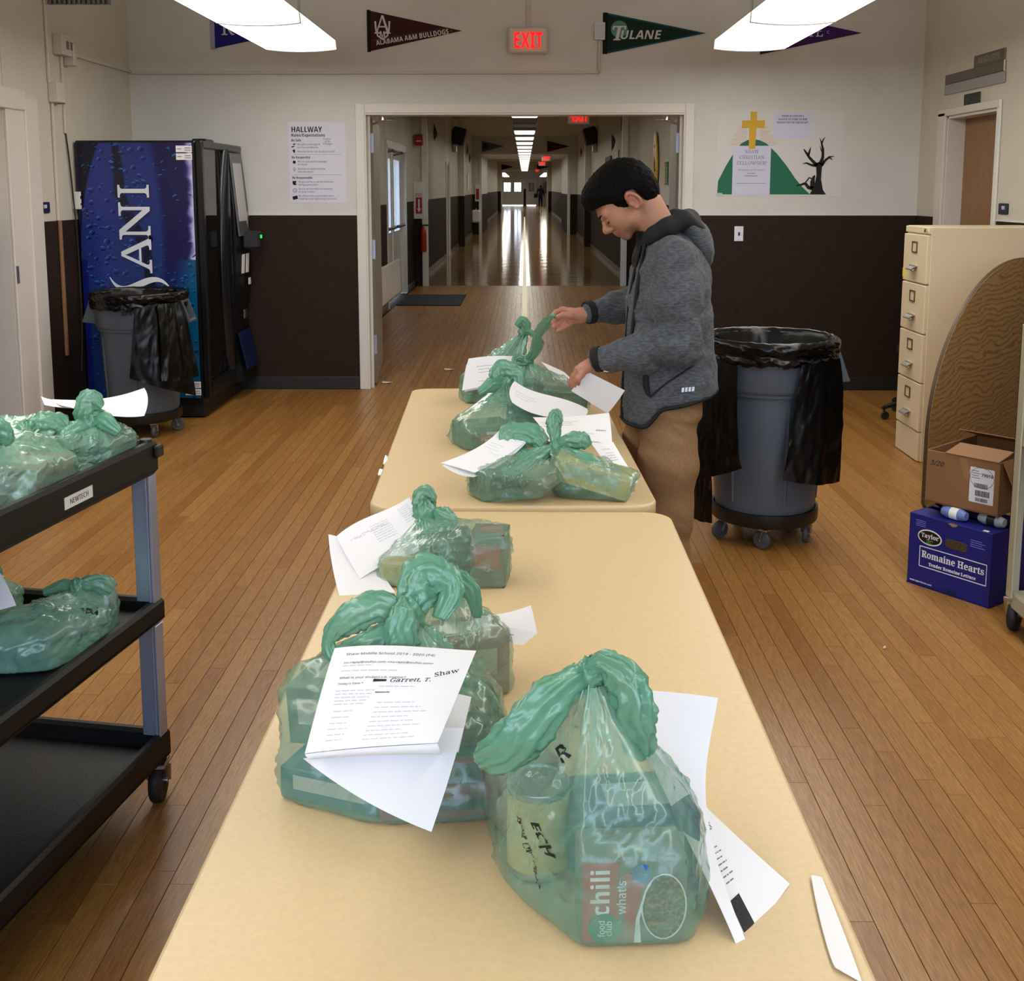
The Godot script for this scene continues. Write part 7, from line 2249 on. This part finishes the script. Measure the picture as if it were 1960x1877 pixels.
	# papers on the cart
	sheet("blank_sheet", "bright white sheet curling over the bags on the cart's top shelf", [[V(-1.166, 1.033, -2.64), V(-1.068, 1.032, -2.62), V(-1.002, 1.04, -2.6), V(-0.912, 1.075, -2.57)], [V(-1.126, 1.035, -2.56), V(-1.032, 1.032, -2.53), V(-0.954, 1.031, -2.52), V(-0.878, 1.06, -2.52)], [V(-1.063, 1.041, -2.5), V(-0.996, 1.032, -2.47), V(-0.922, 1.024, -2.45), V(-0.876, 1.03, -2.46)]])
	sheet("blank_sheet", "white sheet corner curling up at the left of the cart's top shelf papers", [[V(-1.189, 1.042, -2.63), V(-1.164, 1.034, -2.62), V(-1.111, 1.036, -2.6)], [V(-1.172, 1.036, -2.6), V(-1.141, 1.032, -2.58), V(-1.082, 1.034, -2.56)], [V(-1.155, 1.033, -2.57), V(-1.115, 1.03, -2.55), V(-1.057, 1.032, -2.53)]])
	sheet("blank_sheet", "white sheet at the photo's left edge on the cart's middle shelf", [[V(-1.22, 0.715, -2.34), V(-1.186, 0.707, -2.33), V(-1.162, 0.701, -2.32)], [V(-1.207, 0.678, -2.31), V(-1.162, 0.676, -2.3), V(-1.133, 0.67, -2.3)], [V(-1.191, 0.628, -2.27), V(-1.144, 0.636, -2.27), V(-1.113, 0.644, -2.28)]])
	# torn paper tape on the table edges
	r = [[V(0.349, 0.724, -1.228), V(0.355, 0.725, -1.228), V(0.362, 0.722, -1.227)], [V(0.338, 0.724, -1.165), V(0.349, 0.728, -1.165), V(0.36, 0.725, -1.16)], [V(0.331, 0.722, -1.075), V(0.342, 0.724, -1.072), V(0.356, 0.727, -1.068)], [V(0.334, 0.724, -1.07), V(0.345, 0.724, -1.058), V(0.357, 0.721, -1.052)]]
	sheet("paper_tape", "torn strip of white paper taped to the near table's right edge", r, "tape", "")
	sheet("paper_tape", "small torn white paper tape on the far table's left edge, upper bit", [[V(-0.432, 0.727, -3.31), V(-0.428, 0.729, -3.31), V(-0.422, 0.722, -3.3)], [V(-0.432, 0.723, -3.27), V(-0.426, 0.723, -3.27), V(-0.418, 0.719, -3.26)], [V(-0.431, 0.715, -3.25), V(-0.425, 0.711, -3.25), V(-0.42, 0.711, -3.25)]], "tape", "")
	sheet("paper_tape", "small torn white paper tape on the far table's left edge, lower bit", [[V(-0.432, 0.718, -3.18), V(-0.426, 0.718, -3.18), V(-0.421, 0.716, -3.18)], [V(-0.433, 0.716, -3.15), V(-0.426, 0.715, -3.15), V(-0.42, 0.716, -3.15)], [V(-0.43, 0.715, -3.12), V(-0.424, 0.713, -3.12), V(-0.419, 0.716, -3.12)]], "tape", "")
	for q in [[V(-0.645, 0, -9.26), "white paper scrap on the hallway floor left of the middle"], [V(0.709, 0, -9.17), "white paper scrap on the hallway floor beside the man"], [V(-1.10, 0, -8.62), "white paper scrap on the floor at the left door jamb"]]:
		var sc := sheet("paper_scrap", q[1], [[V(-0.04, 0.012, -0.03), V(0, 0.002, -0.035), V(0.04, 0.008, -0.02)], [V(-0.05, 0.003, 0), V(0, 0.03, 0), V(0.045, 0.003, 0.004)], [V(-0.03, 0.008, 0.03), V(0, 0.002, 0.03), V(0.035, 0.014, 0.025)]], "paper scrap", "paper scraps on the floor")
		sc.position = q[0]
	tag(obj("crumb", Geo.new().box(V(1.224, 0.006, -3.544), V(0.014, 0.011, 0.009), 0.004, Basis(Vector3.UP, 0.5)), mk("crumb_tan", Color(0.86, 0.78, 0.62), 0.8)), "tan crumb on the floor between the near table and the lettuce carton", "crumb")

func poly_sd(p: Vector2, v: PackedVector2Array) -> float:
	var d := 1e9
	var s := 1.0
	var n := v.size()
	var j := n - 1
	for i in n:
		var e := v[j] - v[i]
		var w := p - v[i]
		var b := w - e * clampf(w.dot(e) / e.dot(e), 0.0, 1.0)
		d = minf(d, b.length_squared())
		var c1: bool = p.y >= v[i].y
		var c2: bool = p.y < v[j].y
		var c3: bool = e.x * w.y > e.y * w.x
		if (c1 and c2 and c3) or (not c1 and not c2 and not c3):
			s = -s
		j = i
	return s * sqrt(d)

func build_man():
	var base := V(0.48, 0, -3.70)
	var man := thing("person", "man in a grey heather hooded jacket and khaki trousers bending over the far table, holding a bag handle and a slip", "person", base)
	man.set_meta("label", "man in grey hooded jacket and khaki trousers, bending over the far table's bags")
	var put := func(called: String, mesh, m: Material):
		var o := obj(called, mesh, m, man)
		o.position = -base
		return o
	var heather := noise_tex("heather", 256, 0.035, 5, 0.74, 1.0, FastNoiseLite.TYPE_SIMPLEX_SMOOTH, 2.0)
	var fleece := mk("fleece", Color(0.345, 0.365, 0.39), 0.9, {"tex": heather, "scale": V(4.5, 16.0, 4.5), "world": true, "sheen": 0.25})
	var navy := mk("lining", Color(0.085, 0.09, 0.105), 0.85)
	var blackc := mk("binding", Color(0.03, 0.03, 0.035), 0.8)
	var khaki := mk("khaki", Color(0.565, 0.435, 0.29), 0.85, {"tex": noise_tex("twill", 256, 0.06, 3, 0.88, 1.0), "scale": V(6, 6, 6)})
	var hairm := mk("hair", Color(0.014, 0.012, 0.012), 0.75, {"spec": 0.25})
	var skin := mk("skin", Color(1, 1, 1), 0.5, {"vcol": true, "sss": 0.08})
	# head axes: forward and down to the left, up, and across towards the camera
	var E := V(0.357, 1.508, -3.70)
	var F := V(-0.73, -0.683, 0)
	var U := V(-0.683, 0.73, 0)
	var hb := Basis(F, U, V(0, 0, 1))
	var P := func(f, u, s) -> Vector3: return E + F * f + U * u + V(0, 0, s)
	var tone := Color(0.70, 0.505, 0.405).srgb_to_linear()
	var flush := Color(0.70, 0.44, 0.38).srgb_to_linear()
	var stub := Color(0.46, 0.33, 0.27).srgb_to_linear()
	var lip := Color(0.60, 0.36, 0.32).srgb_to_linear()
	var face_color := func(p: Vector3) -> Color:
		var d := p - E
		var f := d.dot(F)
		var u := d.dot(U)
		var c := tone
		if f > 0.05 and absf(u + 0.052) < 0.010 and f > 0.098 and absf(d.z) < 0.026:
			return lip
		var beard := smoothstep(-0.045, -0.062, u) * smoothstep(0.03, 0.06, f) + 0.9 * smoothstep(0.007, 0.003, absf(u + 0.036)) * smoothstep(0.10, 0.104, f) * smoothstep(0.03, 0.02, absf(d.z))
		var n := noise.get_noise_3d(p.x * 260.0, p.y * 260.0, p.z * 260.0)
		c = c.lerp(stub, clampf(beard, 0.0, 1.0) * (0.75 + 0.25 * n))
		if f < 0.03 and absf(d.z) > 0.07:
			c = c.lerp(flush, 0.8)
		c = c.lerp(flush, 0.7 * smoothstep(0.118, 0.13, f) * smoothstep(0.02, 0.0, absf(u + 0.02)))
		return c * (0.96 + 0.05 * noise.get_noise_3d(p.x * 60.0, p.y * 60.0, p.z * 60.0))
	var hand_color := func(p: Vector3) -> Color:
		return tone.lerp(flush, 0.45 + 0.35 * noise.get_noise_3d(p.x * 40.0, p.y * 40.0, p.z * 40.0))
	var plain := func(_p: Vector3) -> Color: return tone
	var acc := new_acc()
	var hd := Field.new()
	hd.k = 0.022
	hd.ell(P.call(0.010, 0.045, 0), V(0.097, 0.085, 0.072), hb)
	hd.ell(P.call(0.060, 0.0, 0), V(0.051, 0.064, 0.055), hb)
	hd.ell(P.call(0.048, -0.042, 0), V(0.052, 0.042, 0.052), hb)
	hd.cap(P.call(0.088, -0.073, -0.010), P.call(0.088, -0.073, 0.010), 0.019, 0.019)
	for s in [-1.0, 1.0]:
		hd.ell(P.call(0.070, -0.012, s * 0.037), V(0.030, 0.028, 0.021), hb)
		hd.cap(P.call(0.101, 0.027, s * 0.010), P.call(0.094, 0.029, s * 0.040), 0.011, 0.011)
	hd.cap(P.call(-0.030, -0.045, 0), V(0.465, 1.385, -3.70), 0.056, 0.062)
	for s in [-1.0, 1.0]:
		hd.dent(P.call(0.113, 0.008, s * 0.030), V(0.015, 0.010, 0.016), hb, 0.010)
		hd.dent(P.call(0.106, -0.052, s * 0.027), V(0.006, 0.006, 0.005), hb, 0.006)
	net_into(acc, hd, 0.0042, P.call(0, 0, 0) - V(0.17, 0.17, 0.10), P.call(0, 0, 0) + V(0.17, 0.16, 0.10), face_color)
	var ft := Field.new()
	ft.k = 0.009
	ft.chain([P.call(0.100, 0.022, 0), P.call(0.113, 0.004, 0), P.call(0.127, -0.017, 0)], [0.010, 0.009, 0.0105])
	ft.cap(P.call(0.127, -0.018, 0), P.call(0.112, -0.028, 0), 0.0115, 0.010)
	for s in [-1.0, 1.0]:
		ft.cap(P.call(0.114, -0.023, s * 0.010), P.call(0.106, -0.026, s * 0.013), 0.0085, 0.007)
		ft.ell(P.call(0.097, 0.006, s * 0.030), V(0.0105, 0.0105, 0.0145), hb)
	ft.chain([P.call(0.098, -0.045, -0.020), P.call(0.107, -0.0445, 0), P.call(0.098, -0.045, 0.020)], [0.005, 0.0075, 0.005])
	ft.chain([P.call(0.096, -0.055, -0.017), P.call(0.104, -0.0565, 0), P.call(0.096, -0.055, 0.017)], [0.005, 0.0075, 0.005])
	net_into(acc, ft, 0.003, Vector3.INF, Vector3.INF, face_color)
	for s in [-1.0, 1.0]:
		var ear := Field.new()
		ear.k = 0.006
		ear.ell(P.call(0.0, 0.0, s * 0.0735), V(0.0145, 0.0255, 0.006), hb)
		var pts := []
		var rs := []
		for i in 13:
			var a := -1.15 + i * 0.36
			pts.append(P.call(-0.004 + 0.0165 * sin(a - 0.25) * -1.0, 0.002 + 0.0285 * cos(a) * (1.0 if cos(a) > 0 else 0.95), s * (0.0785 + 0.004 * sin(i * 0.26))))
			rs.append(0.0042)
		ear.chain(pts, rs)
		ear.cap(P.call(0.004, -0.025, s * 0.075), P.call(0.007, -0.018, s * 0.074), 0.0065, 0.005)
		ear.cap(P.call(0.014, -0.004, s * 0.074), P.call(0.013, 0.004, s * 0.073), 0.005, 0.004)
		ear.dent(P.call(0.002, -0.002, s * 0.082), V(0.0085, 0.014, 0.007), hb, 0.004)
		net_into(acc, ear, 0.0027, Vector3.INF, Vector3.INF, face_color)
	# near (left) hand on the slip
	var h1 := Field.new()
	h1.k = 0.011
	h1.cap(V(0.225, 0.974, -3.56), V(0.198, 0.961, -3.565), 0.025, 0.022)
	h1.chain([V(0.204, 0.967, -3.55), V(0.183, 0.957, -3.552)], [0.018, 0.013])
	h1.chain([V(0.206, 0.965, -3.585), V(0.18, 0.953, -3.592)], [0.020, 0.013])
	h1.k = 0.008
	h1.chain([V(0.181, 0.951, -3.604), V(0.166, 0.927, -3.61), V(0.157, 0.908, -3.61), V(0.153, 0.894, -3.608)], [0.0105, 0.0095, 0.0085, 0.0075])
	h1.chain([V(0.178, 0.952, -3.587), V(0.166, 0.927, -3.592), V(0.161, 0.906, -3.592), V(0.161, 0.892, -3.59)], [0.0105, 0.0095, 0.0085, 0.0075])
	h1.chain([V(0.181, 0.952, -3.57), V(0.171, 0.928, -3.575), V(0.168, 0.908, -3.578), V(0.17, 0.898, -3.578)], [0.010, 0.009, 0.008, 0.007])
	h1.chain([V(0.185, 0.951, -3.553), V(0.179, 0.931, -3.556), V(0.177, 0.917, -3.56), V(0.179, 0.908, -3.562)], [0.009, 0.008, 0.007, 0.0065])
	h1.chain([V(0.201, 0.96, -3.552), V(0.188, 0.943, -3.54), V(0.178, 0.931, -3.538), V(0.171, 0.922, -3.542)], [0.013, 0.0105, 0.0095, 0.0085])
	net_into(acc, h1, 0.0034, Vector3.INF, Vector3.INF, hand_color)
	# far (right) hand pinching the bag handle
	var h2 := Field.new()
	h2.k = 0.012
	h2.cap(V(0.234, 1.11, -3.85), V(0.201, 1.104, -3.85), 0.025, 0.024)
	h2.chain([V(0.201, 1.111, -3.85), V(0.164, 1.114, -3.858)], [0.022, 0.013])
	h2.chain([V(0.201, 1.096, -3.85), V(0.164, 1.085, -3.855)], [0.022, 0.014])
	h2.k = 0.007
	h2.chain([V(0.166, 1.119, -3.862), V(0.137, 1.122, -3.872), V(0.114, 1.113, -3.868), V(0.099, 1.099, -3.862)], [0.0112, 0.0102, 0.009, 0.008])
	h2.chain([V(0.161, 1.102, -3.864), V(0.131, 1.097, -3.872), V(0.112, 1.087, -3.862), V(0.101, 1.077, -3.852)], [0.0112, 0.0102, 0.009, 0.008])
	h2.chain([V(0.161, 1.087, -3.862), V(0.133, 1.076, -3.866), V(0.116, 1.068, -3.856), V(0.105, 1.063, -3.846)], [0.0108, 0.0098, 0.0086, 0.0078])
	h2.chain([V(0.168, 1.075, -3.858), V(0.146, 1.062, -3.858), V(0.131, 1.053, -3.85), V(0.118, 1.049, -3.842)], [0.010, 0.009, 0.008, 0.007])
	h2.chain([V(0.193, 1.102, -3.838), V(0.163, 1.107, -3.826), V(0.139, 1.108, -3.826), V(0.119, 1.1, -3.834)], [0.016, 0.012, 0.0105, 0.009])
	net_into(acc, h2, 0.0034, Vector3.INF, Vector3.INF, hand_color)
	var core := Field.new()
	core.k = 0.05
	core.chain([V(0.49, 0.86, -3.70), V(0.49, 1.15, -3.70), V(0.475, 1.33, -3.70), V(0.455, 1.40, -3.70)], [0.09, 0.10, 0.08, 0.055])
	core.chain([V(0.475, 1.32, -3.70), V(0.465, 1.33, -3.54), V(0.495, 1.06, -3.475), V(0.225, 0.974, -3.56)], [0.06, 0.045, 0.035, 0.022])
	core.chain([V(0.475, 1.32, -3.70), V(0.465, 1.32, -3.87), V(0.45, 1.13, -4.0), V(0.234, 1.11, -3.85)], [0.06, 0.045, 0.035, 0.022])
	core.chain([V(0.48, 0.86, -3.62), V(0.485, 0.47, -3.585), V(0.495, 0.08, -3.585)], [0.07, 0.05, 0.035])
	core.chain([V(0.47, 0.86, -3.78), V(0.43, 0.47, -3.81), V(0.44, 0.08, -3.81)], [0.07, 0.05, 0.035])
	net_into(acc, core, 0.016, Vector3.INF, Vector3.INF, plain)
	put.call("body", acc_mesh(acc), skin)
	for s in [-1.0, 1.0]:
		put.call("eyebrow", Geo.new().tube(spline([P.call(0.1165, 0.025, s * 0.010), P.call(0.1150, 0.031, s * 0.022), P.call(0.1095, 0.033, s * 0.036), P.call(0.097, 0.028, s * 0.050)], 4), [0.0028, 0.003, 0.0034, 0.0036, 0.0036, 0.0036, 0.0034, 0.003, 0.0028, 0.0024, 0.002, 0.0016, 0.001], 7, true, 0.7), hairm)
		put.call("eyelashes", Geo.new().tube(spline([P.call(0.107, -0.001, s * 0.018), P.call(0.1095, -0.002, s * 0.030), P.call(0.102, 0.001, s * 0.046)], 4), 0.0014, 6), hairm)
	# hair
	var outline := PackedVector2Array()
	for q in [[0.17, 0.21], [-0.2, 0.21], [-0.2, -0.075], [-0.075, -0.066], [-0.046, -0.052], [-0.032, -0.022], [-0.028, 0.028], [-0.006, 0.040], [0.010, 0.034], [0.017, 0.012], [0.020, -0.014], [0.038, -0.022], [0.047, 0.008], [0.056, 0.040], [0.080, 0.054], [0.104, 0.061], [0.130, 0.064], [0.17, 0.085]]:
		outline.append(Vector2(q[0], q[1]))
	var hr := Field.new()
	hr.k = 0.03
	hr.ell(P.call(-0.002, 0.055, 0), V(0.107, 0.093, 0.081), hb)
	hr.ell(P.call(-0.052, 0.022, 0), V(0.060, 0.085, 0.074), hb)
	hr.ell(P.call(0.072, 0.088, 0), V(0.058, 0.050, 0.064), hb)
	hr.ell(P.call(0.015, 0.108, 0), V(0.075, 0.036, 0.058), hb)
	hr.bump = func(p: Vector3) -> float:
		var d := p - E
		return 0.005 * noise.get_noise_3d(d.dot(F) * 45.0, d.dot(U) * 45.0, d.z * 70.0) + 0.003 * noise.get_noise_3d(d.dot(F) * 110.0, d.dot(U) * 90.0, d.z * 160.0)
	hr.clip = func(p: Vector3) -> float:
		var d := p - E
		return poly_sd(Vector2(d.dot(F), d.dot(U)), outline) + 0.003 * noise.get_noise_3d(p.x * 120.0, p.y * 120.0, p.z * 120.0)
	put.call("hair", net(hr, 0.0042), hairm)
	# jacket
	var jk := Field.new()
	jk.k = 0.05
	jk.column([[0.70, 0.497, -3.70, 0.162, 0.180], [0.80, 0.497, -3.70, 0.164, 0.188], [0.90, 0.496, -3.70, 0.163, 0.190], [1.03, 0.492, -3.70, 0.150, 0.185], [1.18, 0.490, -3.70, 0.141, 0.190], [1.28, 0.495, -3.70, 0.130, 0.185], [1.345, 0.495, -3.70, 0.108, 0.15], [1.40, 0.485, -3.70, 0.070, 0.09]])
	jk.chain([V(0.480, 1.32, -3.535), V(0.488, 1.20, -3.495), V(0.498, 1.055, -3.475)], [0.078, 0.070, 0.060])
	jk.chain([V(0.498, 1.055, -3.475), V(0.37, 1.02, -3.515), V(0.245, 0.992, -3.555)], [0.060, 0.052, 0.040])
	jk.chain([V(0.475, 1.32, -3.865), V(0.462, 1.23, -3.93), V(0.45, 1.135, -3.98)], [0.076, 0.066, 0.058])
	jk.chain([V(0.45, 1.135, -3.98), V(0.34, 1.125, -3.92), V(0.235, 1.113, -3.862)], [0.058, 0.050, 0.040])
	jk.bump = func(p: Vector3) -> float:
		var fo := noise.get_noise_3d(p.x * 9.0 + p.y * 5.0, p.y * 13.0 - p.x * 6.0, p.z * 9.0)
		var el := exp(-pow((p - V(0.47, 1.06, -3.48)).length() / 0.13, 2.0))
		return 0.010 * fo + 0.003 * noise.get_noise_3d(p.x * 28.0, p.y * 34.0, p.z * 28.0) + el * 0.010 * sin(60.0 * (p.x * 0.5 + p.y * 0.85) + 4.0 * fo)
	jk.clip = func(p: Vector3) -> float:
		var hem: float
		if p.x < 0.395:
			hem = 0.768
		elif p.x < 0.45:
			hem = lerpf(0.768, 0.832, smoothstep(0.395, 0.45, p.x))
		else:
			hem = 0.832 + (p.x - 0.45) * 0.20
		return minf(hem - p.y, 1e3) if p.y < 1.0 else -1.0
	put.call("jacket", net(jk, 0.0085), fleece)
	var hood := Field.new()
	hood.k = 0.04
	hood.ell(V(0.588, 1.365, -3.70), V(0.046, 0.085, 0.105), Basis(Vector3.BACK, 0.32))
	hood.ell(V(0.545, 1.425, -3.70), V(0.050, 0.030, 0.095), Basis(Vector3.BACK, -0.55))
	hood.bump = func(p: Vector3) -> float: return 0.006 * noise.get_noise_3d(p.x * 16.0, p.y * 16.0, p.z * 10.0)
	put.call("hood", net(hood, 0.0085), fleece)
	var ln := Field.new()
	ln.k = 0.03
	for s in [-1.0, 1.0]:
		ln.chain([V(0.408, 1.372, -3.70 + s * 0.055), V(0.428, 1.395, -3.70 + s * 0.085), V(0.470, 1.422, -3.70 + s * 0.100), V(0.520, 1.448, -3.70 + s * 0.085), V(0.555, 1.450, -3.70)], [0.022, 0.026, 0.028, 0.026, 0.024])
	ln.ell(V(0.572, 1.425, -3.70), V(0.055, 0.024, 0.092), Basis(Vector3.BACK, -0.62))
	put.call("hood_lining", net(ln, 0.007), navy)
	var sh := Field.new()
	sh.k = 0.02
	sh.chain([V(0.432, 1.385, -3.70), V(0.412, 1.31, -3.70), V(0.40, 1.20, -3.70)], [0.052, 0.045, 0.03])
	put.call("shirt", net(sh, 0.010), blackc)
	put.call("zip_trim", Geo.new().tube(spline([V(0.392, 1.372, -3.655), V(0.372, 1.29, -3.655), V(0.352, 1.17, -3.655), V(0.342, 1.02, -3.655), V(0.334, 0.88, -3.655), V(0.333, 0.775, -3.655)], 5), 0.009, 8, true, 0.6), blackc)
	put.call("front_panel_edge", Geo.new().tube(spline([V(0.398, 1.365, -3.625), V(0.375, 1.24, -3.60), V(0.360, 1.10, -3.60), V(0.350, 1.02, -3.60)], 5), [0.01, 0.012, 0.013, 0.014, 0.014, 0.014, 0.014, 0.014, 0.013, 0.012, 0.012, 0.011, 0.010, 0.008, 0.006, 0.004], 8, true, 0.5), navy)
	var hem := [V(0.333, 0.772, -3.69), V(0.345, 0.768, -3.61), V(0.372, 0.768, -3.550), V(0.400, 0.772, -3.525), V(0.425, 0.800, -3.515), V(0.45, 0.830, -3.509), V(0.50, 0.842, -3.505), V(0.56, 0.854, -3.523), V(0.62, 0.866, -3.575), V(0.655, 0.873, -3.66), V(0.66, 0.874, -3.72)]
	put.call("hem_trim", Geo.new().tube(spline(hem, 4), 0.0065, 8), blackc)
	put.call("cuff", Geo.new().tube([V(0.252, 0.9935, -3.553), V(0.236, 0.990, -3.558), V(0.230, 0.988, -3.560)], [0.0425, 0.0425, 0.040], 20), blackc)
	put.call("cuff", Geo.new().tube([V(0.242, 1.1138, -3.866), V(0.226, 1.112, -3.858), V(0.220, 1.111, -3.855)], [0.0425, 0.0425, 0.040], 20), blackc)
	put.call("pocket", Geo.new().tube(spline([V(0.408, 0.968, -3.536), V(0.398, 0.93, -3.534), V(0.402, 0.895, -3.530), V(0.412, 0.872, -3.526)], 4), [0.002, 0.006, 0.010, 0.013, 0.014, 0.014, 0.014, 0.013, 0.012, 0.010, 0.008, 0.005, 0.002], 8, true, 0.8), navy)
	put.call("seam", Geo.new().tube(spline([V(0.412, 0.872, -3.522), V(0.46, 0.917, -3.512), V(0.53, 0.965, -3.512), V(0.60, 1.0, -3.560), V(0.635, 1.01, -3.63)], 5), 0.0035, 6), navy)
	put.call("seam", Geo.new().tube(spline([V(0.435, 1.372, -3.565), V(0.455, 1.388, -3.54), V(0.50, 1.375, -3.505), V(0.545, 1.32, -3.500), V(0.560, 1.22, -3.52)], 5), 0.0028, 6), navy)
	var mark := Geo.new()
	for i in 4:
		mark.prism(PackedVector2Array([Vector2(i * 0.011, 0), Vector2(i * 0.011 + 0.008, 0), Vector2(i * 0.011 + 0.011, 0.014), Vector2(i * 0.011 + 0.003, 0.014)]), 0.002, Transform3D(Basis(Vector3.UP, -0.15) * Basis(Vector3.BACK, 0.12), V(0.512, 0.892, -3.5055)))
	put.call("reflective_mark", mark, mk("reflective", Color(0.85, 0.90, 0.98), 0.3))
	# trousers and shoes
	var tr := Field.new()
	tr.k = 0.05
	tr.ell(V(0.490, 0.855, -3.70), V(0.118, 0.12, 0.150), Basis.IDENTITY)
	tr.chain([V(0.485, 0.80, -3.63), V(0.487, 0.62, -3.595), V(0.486, 0.46, -3.585), V(0.492, 0.25, -3.585), V(0.497, 0.085, -3.585)], [0.106, 0.090, 0.076, 0.070, 0.066])
	tr.chain([V(0.462, 0.80, -3.77), V(0.44, 0.62, -3.805), V(0.425, 0.46, -3.81), V(0.43, 0.25, -3.81), V(0.435, 0.085, -3.81)], [0.102, 0.088, 0.075, 0.070, 0.066])
	tr.bump = func(p: Vector3) -> float:
		var q := noise.get_noise_3d(p.x * 5.0, p.y * 17.0 + p.x * 9.0, p.z * 5.0)
		var hip := exp(-pow((p.y - 0.78) / 0.08, 2.0))
		return 0.006 * q + hip * 0.006 * sin(75.0 * p.y + 14.0 * p.x + 3.0 * q)
	tr.clip = func(p: Vector3) -> float: return 0.055 - p.y
	put.call("trousers", net(tr, 0.0095), khaki)
	var so := mk("shoe", Color(0.09, 0.085, 0.085), 0.6)
	for z in [[0.497, -3.585], [0.435, -3.81]]:
		var fo := Field.new()
		fo.k = 0.03
		fo.chain([V(z[0] + 0.03, 0.05, z[1]), V(z[0] - 0.07, 0.052, z[1]), V(z[0] - 0.16, 0.038, z[1] + 0.004)], [0.046, 0.046, 0.038])
		fo.clip = func(p: Vector3) -> float: return 0.002 - p.y
		put.call("shoe", net(fo, 0.012), so)

func build_small():
	pass
